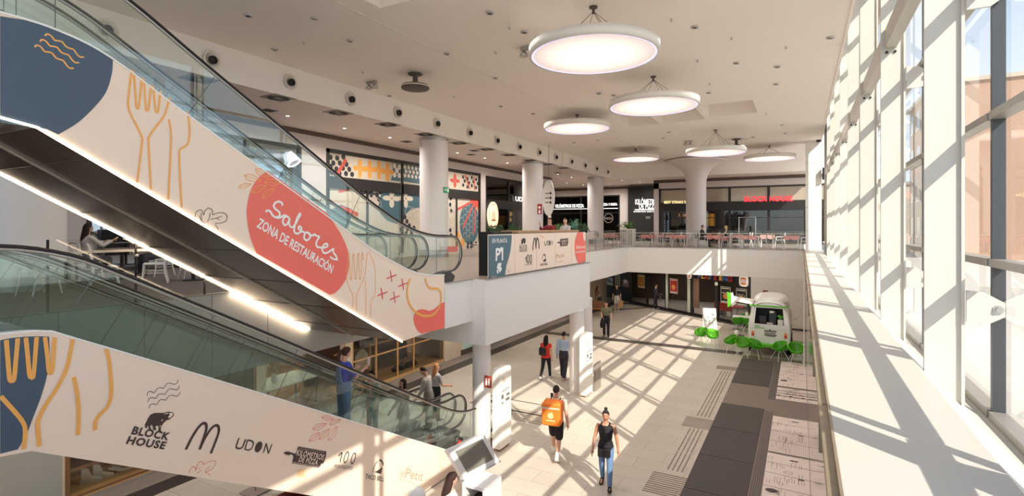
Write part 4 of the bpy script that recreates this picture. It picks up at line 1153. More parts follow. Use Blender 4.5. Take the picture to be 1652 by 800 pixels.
# ------------------------------------------------------------------ steak restaurant across the far end
YB = 44.2
def kb(pts): return [ony(x, y, YB) for x, y in pts]
xl = kb([(1055, 330)])[0][0]; xi = kb([(1063, 330)])[0][0]; xr = 1.4
o = thing('storefront', ((xl+xr)/2, YB, 4.5), 'steak restaurant front with glowing red lettering across the far end', 'shop front')
ztop = kb([(1100, 300)])[0][1]
m = MB(); m.box(xl, xi, YB-0.05, YB+0.3, 4.5, 9.63); m.box(xl, xr, YB-0.05, YB+0.3, 8.9, 9.63); m.build('surround', SHOPWALL, o)
m = MB(); m.box(xl, xr, YB-0.1, YB-0.05, 9.38, 9.6); m.build('brown_band', DKBRN, o)
m = MB(); m.box(xi, xr, YB-0.02, YB+0.15, 8.78, 8.9); m.box(xi, xi+0.15, YB-0.02, YB+0.15, 4.5, 8.9); m.box(xi, xr, YB-0.06, YB+0.15, 7.02, 7.75)
for px in (1177, 1240): x = kb([(px, 330)])[0][0]; m.box(x-0.09, x+0.09, YB-0.03, YB+0.15, 4.5, 8.9)
m.box(xi, xr, YB-0.02, YB+0.1, 6.45, 6.5)
m.build('frame', FRAME, o)
m = MB(); m.add([(xi, YB+0.08, 4.5), (xr, YB+0.08, 4.5), (xr, YB+0.08, 7.1), (xi, YB+0.08, 7.1)], [(0,1,2,3)]); m.build('pane', SHOPD, o)
m = MB(); m.box(xi, xr, YB+0.06, YB+0.1, 7.6, 8.9); m.build('upper_pane', pm('beige painted reflection', (176, 162, 144), 0.15, 0.2), o)  # opaque beige paints in the reflection on this glass
fp = Plane2((0, YB-0.06, 0), (1, 0, 0), (0, 0, 1), 0.03)
RED = pm('glowing red letters', (255, 32, 44), 0.5, emit=1.6)
m = MB(); P = kb([(1201, 325.5), (1279, 324.5), (1201, 317.5)]); fp.word(m, 'BLOCK HOUSE', *P, 0, 0.006)
m.build('red_lettering', RED, o)
m = MB(); P = kb([(1072, 328.5), (1119, 328), (1072, 324.5)]); fp.word(m, 'BEST STEAKS SINCE', *P, 0, 0.005); m.build('gold_lettering', pm('warm lit letters', (255, 226, 160), 0.5, emit=1.1), o)
# what shows inside
INS = thing('bar_counter', (-3, 47.5, 4.5), 'long bar counter with shelves inside the steak restaurant', 'bar')
m = MB(); m.box(-9.5, 1.2, 47.2, 47.8, 4.5, 5.55); m.build('counter', pm('grey bar front', (96, 88, 82), 0.5), INS)
m = MB(); m.box(-9.5, 1.2, 47.1, 47.9, 5.55, 5.6); m.build('worktop', STAIN, INS)
for px, w in ((1068, 9), (1144, 12), (1150, 6)):
    x, z = ony(px, 354, 48.5)
    m = MB(); m.box(x-w*0.028, x+w*0.028, 48.5, 48.55, z-0.55, z+0.5); one('wall_art', m, pm('golden bottle wall', (220, 168, 70), 0.5, noise=0.6, scale=9, emit=0.5), 'golden lit bottle display inside the steak restaurant', 'bottle display', 'golden displays in the steak restaurant')
x0, z0 = ony(1192, 368, 46.5); x1, z1 = ony(1219, 350, 46.5)
f = thing('fridge_frame', ((x0+x1)/2, 46.5, z0), 'white framed glass fridge inside the steak restaurant', 'fridge')
m = MB()
for x in (x0, x1): m.box(x-0.03, x+0.03, 46.5, 46.6, 4.5, z1)
m.box(x0, x1, 46.5, 46.6, z1-0.05, z1); m.build('frame', WLIT, f)
m = MB(); m.box(x0+0.03, x1-0.03, 46.6, 47.0, 4.5, z1-0.05); m.build('cabinet', pm('dim cabinet', (90, 78, 70), 0.5), f)
for px in (1103, 1110, 1096, 1106):
    x, z = ony(px, 347, 46.0)
    f = thing('pendant_bulb', (x, 46.0, z), 'amber pendant bulb inside the steak restaurant', 'pendant lamp', 'amber pendant bulbs in the steak restaurant')
    m = MB(); m.ell((x, 46.0, z), (0.08, 0.08, 0.12)); m.build('bulb', pm('amber bulb', (240, 150, 80), 0.5, emit=0.8), f)
    m = MB(); m.tube([(x, 46.0, z+0.1), (x, 46.0, 9.63)], 0.008, 6); m.build('cable', CABLE, f)

# ------------------------------------------------------------------ printed banner on the balcony railing
XS = -6.8
y0s = onx(788, 420, XS)[0]; y1s = onx(945, 400, XS)[0]
o = thing('railing_banner', (XS, y0s, 4.5), 'five panel printed banner with restaurant logos on the balcony railing', 'banner')
edges = [onx(px, 420, XS)[0] for px in (788, 830.7, 865.6, 895.8, 922.5, 945)]
for a, b in zip(edges, edges[1:]):
    m = MB(); m.box(XS-0.03, XS-0.005, a+0.01, b-0.01, 4.53, 5.60); m.build('panel', CREAM, o)
K = 8.0
SPL = Plane2((XS-0.005, 0, 0), (0, 1, 0), (0, 0, 1), 0.004)
def s2(pts): return [onx(760 + x/K, 360 + y/K, XS) for x, y in pts]
def sstroke(m, lists, w, sm=5, lift=0.0):
    for p in lists: SPL.stroke(m, s2(smooth_path(p, sm) if sm else p), w, 0, lift)
m = MB(); SPL.fill(m, s2([(222, 158), (526, 152)] + smooth_path([(522, 250), (500, 400), (455, 560), (438, 684)], 5) + [(224, 712)])); m.build('navy_shape', pm('slate blue print', (88, 116, 130), 0.45), o)
m = MB()
P = s2([(272, 256), (462, 250), (276, 200)]); SPL.word(m, 'EN PLANTA', *P, 0, 0.005, 0.003)
P = s2([(316, 490), (412, 478), (318, 322)]); SPL.word(m, 'P1', *P, 0, 0.03, 0.003); sstroke(m, [[(374, 352), (398, 326)]], 0.11, 0, 0.003)
sstroke(m, [[(338, 545), (362, 570), (385, 615)], [(372, 512), (372, 548)]], 0.14, 4, 0.003); sstroke(m, [[(332, 632), (350, 615)]], 0.1, 0, 0.003)
m.build('white_lettering', WHITEP, o)
m = MB()
SPL.fill(m, s2([(650, 270), (648, 215), (668, 195), (690, 192), (705, 205), (702, 240), (694, 272), (684, 255), (670, 255), (662, 274)]))
P = s2([(626, 330), (724, 322), (628, 285)]); SPL.word(m, 'BLOCK', *P, 0, 0.005); P = s2([(624, 375), (722, 364), (626, 335)]); SPL.word(m, 'HOUSE', *P, 0, 0.005)
sstroke(m, [[(798, 350), (802, 280), (812, 215), (822, 196), (832, 215), (838, 330)], [(838, 330), (845, 220), (856, 194), (868, 220), (875, 270), (877, 332)]], 0.05)
sstroke(m, [[(948, 232), (950, 275), (960, 286), (972, 280), (976, 228)], [(988, 230), (988, 282), (1002, 278), (1008, 255), (1002, 234), (988, 230)], [(1034, 278), (1034, 230), (1052, 276), (1052, 226)]], 0.024, 0)
q = s2([(1018, 254)])[0]; SPL.disc(m, q[0]-0.01, q[1], 0.042, 0, 0, 0.09)
SPL.fill(m, s2([(1150, 205), (1252, 194), (1254, 240), (1244, 285), (1236, 290), (1152, 298), (1148, 256), (1118, 258), (1112, 246), (1120, 240), (1148, 242)]))
sstroke(m, [[(700, 455), (712, 432), (712, 500)]], 0.035, 0)
for cx in (735, 771):
    q = s2([(cx, 466)])[0]; SPL.stroke(m, [(q[0]+0.055*math.cos(t), q[1]+0.115*math.sin(t)+0.01) for t in [2*math.pi*k/18 for k in range(18)]], 0.035, 0, 0, True)
P = s2([(696, 546), (790, 535), (696, 530)]); SPL.word(m, 'MONTADITOS', *P)
sstroke(m, [[(916, 470), (922, 430), (938, 402)]], 0.02, 4); sstroke(m, [[(938, 400), (955, 412), (962, 440)]], 0.04, 4); SPL.fill(m, s2([(925, 488), (962, 452), (968, 456), (966, 492), (945, 496)]))
P = s2([(890, 550), (990, 538), (892, 520)]); SPL.word(m, 'TACO BELL', *P, 0, 0.02)
m.build('dark_logos', INK, o)
m = MB(); P = s2([(1160, 248), (1246, 238), (1160, 212)]); SPL.word(m, 'KILÓMETROS', *P, 0, 0.005, 0.003); P = s2([(1170, 280), (1232, 274), (1170, 254)]); SPL.word(m, 'DE PIZZA', *P, 0, 0.005, 0.003); m.build('board_lettering', CREAM, o)
m = MB(); P = s2([(1102, 452), (1205, 436), (1102, 400)]); SPL.word(m, 'Petit', *P, 0, -0.005)
sstroke(m, [[(1100, 500), (1190, 490)], [(1092, 470), (1098, 400), (1118, 400)], [(500, 640), (470, 600), (455, 580)], [(470, 640), (520, 590)]], 0.012, 0); m.build('pale_lines', FAINT, o)
m = MB(); SPL.fill(m, s2(smooth_path([(1372, 120), (1345, 210), (1336, 310), (1348, 420), (1384, 520)], 5) + [(1478, 508), (1478, 236)] + smooth_path([(1478, 236), (1455, 215), (1446, 160), (1450, 120)], 3))); sstroke(m, [[(888, 150), (905, 158)], [(896, 146), (898, 164)], [(915, 178), (932, 172)], [(922, 165), (926, 188)]], 0.02, 0); m.build('coral_shape', CORAL, o)
m = MB(); P = s2([(1352, 330), (1472, 322), (1354, 285)]); SPL.word(m, 'Sabores', *P, 0, 0.0, 0.003); P = s2([(1346, 390), (1470, 376), (1346, 355)]); SPL.word(m, 'ZONA DE RESTAURACIÓN', *P, 0, 0.005, 0.003); m.build('white_words', WHITEP, o)
for y in (y0s+0.2, y1s-0.2):
    m = MB(); m.box(XS-0.05, XS+0.03, y-0.12, y+0.12, 4.5, 4.56); m.build('clamp', STAIN, o)
# counter behind it
o = thing('service_counter', (-7.3, 15.5, 4.5), 'wooden topped counter behind the printed banner', 'counter')
m = MB(); m.box(-7.55, -7.05, 13.3, 17.8, 4.5, 5.62); m.build('body', pm('counter body', (190, 176, 160), 0.5), o)
m = MB(); m.box(-7.6, -7.0, 13.25, 17.85, 5.62, 5.68); m.build('worktop', pm('wood worktop', (176, 138, 98), 0.45, noise=0.12, scale=4), o)
m = MB(); m.box(-7.5, -7.1, 11.9, 13.0, 4.5, 5.66); one('cash_register_stand', m, BLACK, 'black cabinet at the near end of the counter behind the banner', 'cabinet')
# signs on columns
m = MB(); y, z = onx(718, 320, -13.5); m.box(-13.52, -13.46, 18.55, 18.95, 7.25, 7.5)
o = one('exit_sign', m, pm('green exit sign', (40, 130, 84), 0.5, emit=0.3), 'green exit sign on the first round column', 'sign')
ep = Plane2((-13.46, 18.55, 7.25), (0, 1, 0), (0, 0, 1), 0.004); m = MB(); ep.rect(m, 0.24, 0.04, 0.36, 0.21); ep.stroke(m, [(0.05, 0.12), (0.2, 0.12)], 0.04); ep.disc(m, 0.12, 0.17, 0.03); m.build('pictogram', WHITEP, o)
x, z = ony(871, 336, 27.8)
m = MB(); m.box(x-0.14, x+0.14, 27.75, 27.78, z-0.35, z+0.25); o = one('fire_sign', m, pm('red sign', (170, 40, 40), 0.5), 'red fire equipment sign on the second round column', 'sign')
fp = Plane2((x, 27.75, z), (1, 0, 0), (0, 0, 1), 0.004); m = MB(); fp.disc(m, 0, 0.05, 0.08); fp.rect(m, -0.06, -0.3, 0.06, -0.1); m.build('pictogram', WHITEP, o)
x, z = ony(884.5, 319, 27.4)
o = thing('hanging_sign', (x, 27.4, z-1.0), 'white oval directory sign hanging beside the second round column', 'sign')
m = MB(); m.loft([[(x+0.36*math.cos(2*math.pi*k/36), 27.4+t, z+1.03*math.sin(2*math.pi*k/36)) for k in range(36)] for t in (0.0, 0.1)], 0, False, True); m.build('oval_board', pm('white sign board', (240, 236, 230), 0.5), o)
fp = Plane2((x, 27.4, z), (1, 0, 0), (0, 0, 1), 0.004); m = MB()
for k in range(3): fp.stroke(m, [(-0.2, 0.25-0.26*k), (0.04, 0.25-0.26*k)], 0.05); fp.rect(m, 0.08, 0.18-0.26*k, 0.2, 0.32-0.26*k)
m.build('directory_lines', INK, o)
m = MB(); m.tube([(x, 27.45, z+1.0), (x, 27.45, 10.53)], 0.012, 6); m.build('hanger', CABLE, o)
m = MB(); y, z = onx(717, 391, -7.3); m.box(-7.26, -7.25, 10.15, 10.55, 5.2, 5.33); o = one('red_notice', m, CORALD, 'small red notice on the glass at the foot of the upper escalator', 'notice')
# ------------------------------------------------------------------ ground floor: shops along the left
XG = -13.4
CREAMW = pm('cream pier', (214, 198, 174), 0.6)
WOODL = pm('light wood', (206, 160, 106), 0.5, noise=0.1, scale=5)
WOODF = pm('shop wood floor', (150, 108, 76), 0.5, noise=0.15, scale=3)
MINT = pm('mint glass panel', (206, 232, 222), 0.2, noise=0.01)
GREYG = pm('grey green panel', (166, 168, 158), 0.5)
wall_with_openings('wall_shop_left', XG, -6, 40, 0, 2.87, [(5.2, 9.6, 0.0, 2.87), (9.9, 12.9, 0, 2.87), (13.2, 18.5, 0, 2.87), (19.9, 24.3, 0, 2.87)], CREAMW)
m = MB(); m.box(XG-0.05, XG+0.02, -6, 5.15, 0, 2.87); struct('wall_shop_left_panel', m, GREYG)
m = MB(); m.box(-19.2, -19, -6, 40, 0, 2.87)
for y in (-6, 9.7, 19.2, 25, 40): m.box(-19, XG-0.25, y-0.05, y+0.05, 0, 2.87)
struct('wall_shop_inside', m, pm('warm shop wall', (186, 168, 148), 0.7))
m = MB(); m.box(-19, XG, -6, 40, 0, 0.006); struct('floor_shop', m, WOODF)
m = MB(); m.box(XG-0.02, XG+0.06, 5.2, 9.6, 0, 0.05); m.box(XG-0.02, XG+0.06, 13.2, 18.5, 0, 0.05); struct('trim_13', m, GREYM)
# unseen ceiling strips, added to brighten the shops
SHOPL = pm('shop fill panel', (255, 238, 214), 0.5, emit=9.0)
for y0, y1 in ((5.6, 9.2), (10.2, 18.2), (20.2, 24.0)):
    m = MB(); m.box(-16.5, -16.2, y0, y1, 2.8, 2.86); one('fill_strip', m, SHOPL, 'glowing strip added for fill on the ceiling inside a ground floor shop', 'ceiling lamp', 'added fill strips in the ground floor shops')
# --- shoe window
o = thing('shop_window', (XG, 7.4, 0), 'wooden shop window with shoes below the left end of the lower escalator', 'shop window')
m = MB(); m.box(XG-1.1, XG-0.005, 5.25, 9.55, 0.0, 0.09); m.box(XG-1.1, XG-0.1, 5.3, 9.5, 0.09, 0.12); m.build('plinth', WOODL, o)
m = MB()
for y in (5.2, 6.98, 9.5): m.box(XG-0.06, XG, y, y+0.09, 0.09, 2.87)
m.box(XG-0.06, XG, 5.2, 9.6, 0.09, 0.11); m.build('frame', pm('brown window frame', (128, 92, 66), 0.5), o)
m = MB()
for z in (0.55, 1.0, 1.5): m.box(XG-1.6, XG-1.25, 5.3, 9.5, z, z+0.04)
m.build('shelf', WOODL, o)
m = MB(); m.box(XG-1.75, XG-1.65, 5.3, 9.5, 0.1, 2.8); m.build('back_panel', pm('brown back panel', (146, 104, 74), 0.6), o)
m = MB(); m.add([(XG-0.03, 5.2, 0.2), (XG-0.03, 9.6, 0.2), (XG-0.03, 9.6, 2.87), (XG-0.03, 5.2, 2.87)], [(0,1,2,3)]); m.build('pane', SHOPG, o)
def shoe(x, y, z, rz, kind, label, s=1.0):
    m = MB(); T = Matrix.Translation((x, y, z)) @ Matrix.Rotation(rz, 4, 'Z') @ Matrix.Scale(s, 4)
    o = thing('shoe', (x, y, z), label, 'shoe', 'shoes in the wooden shop window')
    H = {'boot': 0.26, 'heel': 0.1}[kind]
    R = []
    for t, w, h0, h1 in ((0.0, 0.035, 0.0, H), (0.05, 0.04, 0, H), (0.1, 0.042, 0, H*0.92), (0.14, 0.042, 0, 0.11), (0.2, 0.045, 0, 0.08), (0.26, 0.04, 0, 0.055), (0.3, 0.015, 0.01, 0.035)):
        if kind == 'heel': h0 = 0.07 - 0.07*min(1, t/0.18); h1 = h0 + (0.06 if t < 0.12 else 0.03)
        R.append([(t, w*math.cos(2*math.pi*k/14), (h0+h1)/2 + (h1-h0)/2*math.sin(2*math.pi*k/14)) for k in range(14)])
    m.loft(R); m.xf(T); m.build('upper', pm('pale shoe leather', (222, 208, 190), 0.5), o)
    m = MB()
    if kind == 'heel': m.cyl(0.02, 0, 0, 0.07, 0.01, 8)
    else: m.box(-0.03, 0.3, -0.042, 0.042, -0.005, 0.02); m.box(-0.03, 0.08, -0.042, 0.042, -0.005, 0.05)
    m.xf(T); m.build('sole', pm('pale sole', (200, 186, 166), 0.6), o)
for k, (px, py, kind) in enumerate(((131, 795, 'boot'), (150, 786, 'boot'), (174, 777, 'heel'), (181, 775, 'heel'))):
    y, z = onx(px, py, XG-0.55); shoe(XG-0.55, y, 0.125, 1.2, kind, ('pale ankle boot standing first in the wooden shop window', 'pale ankle boot standing second in the wooden shop window', 'left one of the pale heeled pumps in the wooden shop window', 'right one of the pale heeled pumps in the wooden shop window')[k], 1.25)
# --- clothes window with a light wooden grid
o = thing('shop_window', (XG, 15.8, 0), 'clothes shop window with a light wooden grid frame', 'shop window')
m = MB(); m.box(XG-1.2, XG-0.005, 13.25, 18.45, 0.0, 0.16); m.build('plinth', WOODL, o)
for k, y in enumerate((13.2, 14.35, 15.5, 16.45, 18.42)):
    m = MB(); m.box(XG-0.06, XG, y, y+0.06, 0.16, 2.87); m.build('upright', WOODL, o)
for k, y in enumerate((13.6, 14.9, 16.9)):
    m = MB(); m.box(XG-0.86, XG-0.8, y, y+0.06, 0.16, 2.87); m.build('upright', WOODL, o)
for z in (1.15, 2.2):
    m = MB(); m.box(XG-0.05, XG-0.01, 13.2, 18.5, z, z+0.05); m.build('crossbar', WOODL, o)
m = MB(); m.box(XG-0.86, XG-0.82, 13.2, 18.5, 1.3, 1.35); m.box(XG-0.86, XG-0.82, 13.2, 18.5, 2.35, 2.4); m.build('hanging_rail', WOODL, o)
m = MB(); m.box(XG-2.4, XG-2.3, 13.2, 18.5, 0, 2.87); m.build('back_panel', pm('dim back panel', (112, 98, 88), 0.7), o)
m = MB(); m.add([(XG-0.03, 13.2, 0.16), (XG-0.03, 18.5, 0.16), (XG-0.03, 18.5, 2.87), (XG-0.03, 13.2, 2.87)], [(0,1,2,3)]); m.build('pane', SHOPG, o)
def garment(y, z, w, h, rgb, label, nm='hanging_garment'):
    x = XG-0.84
    o = thing(nm, (x, y, z-h), label, 'clothes', None)
    m = MB(); R = []
    for t in range(9):
        f = t/8; ww = w*(0.34 + 0.66*min(1, f*4)) * (1 + 0.12*f); th = 0.06 + 0.06*f
        R.append([(x + th*(1+0.25*math.sin(5*a+3*f))*math.cos(a), y + ww/2*math.sin(a), z - h*f) for a in [2*math.pi*k/22 for k in range(22)]])
    m.loft(R); m.build('cloth', pm('cloth %d %d %d' % rgb, rgb, 0.85, noise=0.12), o)
    m = MB(); m.tube([(x, y-w*0.36, z-0.05), (x, y, z+0.04), (x, y+w*0.36, z-0.05)], 0.008, 6); m.tube([(x, y, z+0.04), (x, y, z+0.1)], 0.005, 6); m.build('hanger', STAIN, o)
for a in ((14.35, 2.3, 0.55, 0.95, (70, 62, 60), 'dark garment hanging high at the left of the clothes window'), (14.5, 1.25, 0.6, 0.75, (206, 192, 172), 'cream gathered top hanging low at the left of the clothes window'),
          (15.05, 2.3, 0.5, 0.85, (44, 42, 44), 'black jacket hanging beside the dark garment in the clothes window'), (16.2, 2.28, 0.62, 0.8, (150, 140, 128), 'grey brown jacket hanging in the middle of the clothes window'),
          (17.3, 2.3, 0.6, 0.7, (168, 164, 158), 'pale grey top hanging at the right of the clothes window'), (16.75, 1.28, 0.55, 0.8, (66, 62, 60), 'black trousers hanging low in the middle of the clothes window'), (17.9, 2.28, 0.5, 0.9, (196, 188, 180), 'light blouse hanging at the far right of the clothes window')):
    garment(*a)
for k, (y, r) in enumerate(((15.9, .17), (16.25, .2), (16.6, .16), (16.95, .2))):
    m = MB(); m.ell((XG-0.45, y, 0.16+r*0.5), (r, r*0.9, r*0.55), 12, 7); m.ell((XG-0.5, y+0.1, 0.16+r*0.9), (r*0.5, r*0.5, r*0.4), 10, 6)
    one('folded_bag', m, pm('dark soft goods', (58, 50, 48), 0.8, noise=0.2), 'dark soft bag lying on the wooden plinth of the clothes window', 'bag', 'dark bags on the plinth of the clothes window')
# --- mint panel and vitrine
m = MB(); m.box(XG-0.1, XG+0.01, 19.9, 22.2, 0.25, 2.87); one('mint_wall_panel', m, MINT, 'plain mint green glass panel in the shop wall', 'panel')
m = MB(); m.box(XG-0.12, XG+0.015, 19.75, 24.35, 0, 0.25); struct('trim_14', m, DKBRN)
o = thing('showcase', (XG, 23.3, 0.25), 'small framed showcase with a lit lamp right of the mint panel', 'showcase')
m = MB()
for y in (22.3, 23.3, 24.2): m.box(XG-0.08, XG+0.02, y, y+0.09, 0.25, 2.87)
m.box(XG-0.08, XG+0.02, 22.3, 24.3, 0.25, 0.34); m.build('frame', GREYM, o)
m = MB(); m.add([(XG, 22.3, 0.3), (XG, 24.3, 0.3), (XG, 24.3, 2.87), (XG, 22.3, 2.87)], [(0,1,2,3)]); m.build('pane', SHOPG, o)
m = MB(); m.ell((XG-0.6, 23.8, 1.5), (0.14, 0.14, 0.2)); m.build('lamp', GOLD, o)
m = MB(); m.box(XG-0.9, XG-0.3, 22.4, 24.2, 1.15, 1.19); m.box(XG-0.9, XG-0.3, 22.4, 24.2, 2.0, 2.04); m.build('shelf', WOODL, o)
# --- entrance: display table with flowers, long rail
o = thing('display_table', (-14.6, 11.4, 0), 'white display table with black legs at the clothes shop entrance', 'table')
m = MB(); m.rbox(-15.2, -14.0, 10.4, 12.4, 0.84, 0.9, 0.04); m.build('tabletop', WHITE, o)
for x in (-15.1, -14.1):
    for y in (10.5, 12.3):
        m = MB(); m.bar((x, y, 0), (x, y, 0.84), 0.04); m.build('leg', BLACK, o)
o = thing('flower_vase', (-14.5, 11.0, 0.9), 'vase of pale dried flowers on the white display table', 'vase')
m = MB(); m.lathe(-14.5, 11.0, [(0.06, 0.9), (0.1, 1.0), (0.08, 1.12), (0.05, 1.18), (0.06, 1.2)], 18); m.build('vase', WHITE, o)
m = MB()
for k in range(26):
    a = random.random()*6.28; r = random.random()*0.2; z = 1.3 + random.random()*0.35
    m.tube([(-14.5, 11.0, 1.18), (-14.5 + r*math.cos(a), 11.0 + r*math.sin(a), z)], 0.005, 5); m.ell((-14.5 + r*math.cos(a), 11.0 + r*math.sin(a), z), (0.045, 0.045, 0.05), 8, 5)
m.build('flowers', pm('dried flowers', (206, 184, 160), 0.8, noise=0.3), o)
o = thing('floor_sign', (*onz(412, 793, 0), 0), 'small sign post with a square base below the lower escalator', 'sign')
x, y = onz(412, 793, 0); m = MB(); m.rbox(x-0.24, x+0.24, y-0.24, y+0.24, 0, 0.03, 0.02); m.build('base', pm('grey base', (150, 136, 124), 0.5), o)
m = MB(); m.cyl(x, y, 0.03, 1.1, 0.02, 12); m.build('pole', STAIN, o)
m = MB(); m.box(x-0.18, x+0.18, y-0.02, y+0.02, 1.1, 1.45); m.build('board', WHITE, o)
m = MB(); m.rbox(-9.9, -7.3, 3.6, 8.1, 0, 0.015, 0.05); one('red_carpet', m, pm('dark red carpet', (124, 30, 30), 0.9, noise=0.1), 'dark red carpet on the floor under the lower escalator', 'carpet')

# ------------------------------------------------------------------ far end: burger restaurant on a slanted front
P0 = Vector((-11.3, 39.7)); P1 = Vector((-2.58, 33.66)); DV = (P1-P0).normalized(); LEN = (P1-P0).length
FN = Vector((DV.y, -DV.x, 0))      # towards the hall
def dq(px, py):
    d = ray(px, py); r = Vector((d[0], d[1]))
    # r*t = P0 + DV*s
    det = r.x*(-DV.y) + DV.x*r.y
    t = (P0.x*(-DV.y) + DV.x*P0.y)/det
    s = (r.x*P0.y - r.y*P0.x)/det
    s = ((Vector((r.x, r.y))*t) - P0).dot(DV)
    return (s, 5.8 + d[2]*t)
def c4(pts): return [dq(1070 + x/7.275, 430 + y/7.275) for x, y in pts]
def c3(pts): return [dq(950 + x/6.154, 430 + y/6.154) for x, y in pts]
BPL = Plane2((P0.x, P0.y, 0), (DV.x, DV.y, 0), (0, 0, 1), 0.0)
def bbox(m, s0, s1, z0, z1, d0=-0.06, d1=0.06, mi=0):
    vs = []
    for z in (z0, z1):
        for s_, d_ in ((s0, d0), (s1, d0), (s1, d1), (s0, d1)): q = BPL.p(s_, z, 0) + FN*d_; vs.append(q)
    m.add(vs, [(0,3,2,1),(4,5,6,7),(0,1,5,4),(1,2,6,5),(2,3,7,6),(3,0,4,7)], mi)
def bstruct(nm, parts_, mat, parent):
    m = MB()
    for a in parts_: bbox(m, *a)
    return m.build(nm, mat, parent)
o = thing('storefront', (P0.x+DV.x*LEN/2, P0.y+DV.y*LEN/2, 0), 'slanted glass front of a burger restaurant with colourful play area letters', 'shop front')
sx = [c3([(420, 300)])[0][0], c3([(582, 300)])[0][0], c3([(772, 300)])[0][0]] + [c4([(x, 300)])[0][0] for x in (338, 420, 636, 1020)]
bstruct('frame', [(sx[0]-0.1, sx[0]+0.1, 0, 2.87), (sx[1]-0.06, sx[1]+0.06, 0, 2.87), (sx[2]-0.12, sx[2]-0.02, 0, 2.87), (sx[3]-0.1, sx[3]+0.12, 0, 2.87), (sx[5]-0.15, sx[5]+0.1, 0, 2.87), (sx[6]-0.08, LEN, 0, 2.87), (0, LEN, 0, 0.14, -0.06, 0.1), (sx[3], LEN, 2.42, 2.87, -0.06, 0.05), (0, sx[3], 2.7, 2.87, -0.06, 0.05)], FRAME, o)
for a, b in ((sx[0], sx[1]), (sx[2], sx[3]), (sx[5], sx[6])):
    gl = MB(); gl.add([BPL.p(a, 0.1), BPL.p(b, 0.1), BPL.p(b, 2.8), BPL.p(a, 2.8)], [(0,1,2,3)]); gl.build('pane', SHOPG, o)
bstruct('pale_post', [(sx[2]-0.02, sx[2]+0.13, 0.14, 2.75), (sx[3]-0.36, sx[3]-0.1, 0.14, 2.75)], pm('pale green post', (206, 210, 186), 0.5), o)
bstruct('brown_panel', [(sx[3]+0.12, sx[4], 0.5, 2.5, -0.02, 0.03)], pm('brown vertical panel', (122, 94, 78), 0.5), o)
a, b = c4([(0, 88), (268, 105)]); bstruct('red_fascia', [(sx[1]+0.3, b[0], 2.6, 2.87, 0.02, 0.1)], pm('red fascia', (176, 36, 42), 0.5), o)
m = MB(); LP = Plane2(tuple(BPL.p(0, 0) + FN*0.11), (DV.x, DV.y, 0), (0, 0, 1), 0.0)
cols = [pm('toy blue', (60, 120, 214), 0.5), pm('toy yellow', (244, 190, 60), 0.5), pm('toy red', (206, 54, 48), 0.5)]
L8 = [('P', 425, 455, 95, 132, 0), ('L', 462, 500, 98, 138, 1), ('A', 500, 540, 100, 142, 2), ('Y', 548, 588, 103, 148, 0), ('K', 612, 655, 104, 160, 2), ('I', 670, 700, 108, 162, 1), ('N', 708, 760, 112, 168, 0), ('G', 768, 825, 115, 176, 2)]
ms = [MB(), MB(), MB()]
for ch, x0, x1, y0, y1, ci in L8:
    P = c4([(x0, y1), (x1, y1 + 2), (x0, y0)]); LP.word(ms[ci], ch, P[0], P[1], P[2], 0, 0.04)
    LP.rect(ms[(ci+1) % 3], P[0][0]-0.02, P[0][1]+0.02, P[0][0]+0.05, P[2][1]-0.1, 0, -0.004)
for q, c in zip(ms, cols): q.build('play_letters', c, o)
def burger_sign(cx, cy, r):
    q = c4([(cx, cy)])[0]
    t = thing('burger_sign', tuple(BPL.p(q[0], q[1]-r) + FN*0.1), 'round burger restaurant sign on the slanted front ' + ('above the glass door' if cx < 600 else 'at its right end'), 'sign', None)
    m = MB(); LP2 = Plane2(tuple(BPL.p(q[0], q[1]) + FN*0.12), (DV.x, DV.y, 0), (0, 0, 1), 0.0)
    pts = [(r*math.copysign(abs(math.cos(a))**0.6, math.cos(a)), 1.05*r*math.copysign(abs(math.sin(a))**0.6, math.sin(a))) for a in [2*math.pi*k/28 for k in range(28)]]
    vs0 = [LP2.p(*p, -0.06) for p in pts]; vs1 = [LP2.p(*p) for p in pts]
    m.loft([vs0, vs1], 0, False, True); m.build('board', pm('cream sign board', (250, 240, 228), 0.5, emit=0.15), t)
    m = MB()
    for sg in (1, -1):
        LP2.fill(m, [(x*r*0.72, sg*(0.36*r + 0.34*r*math.sqrt(max(0, 1-x*x)))) for x in [-1+0.2*k for k in range(11)]], 0, 0.006)
    m.build('bun', pm('bun orange', (240, 140, 50), 0.5), t)
    m = MB(); LP2.wordh(m, 'BURGER', 0, 0.04*r, r*0.28, 0, 0.012, 0.008, 1.35*r, True); LP2.wordh(m, 'KING', 0, -0.32*r, r*0.28, 0, 0.012, 0.008, 1.1*r, True); m.build('red_words', cols[2], t)
burger_sign(318, 104, 0.19); burger_sign(958, 170, 0.31)
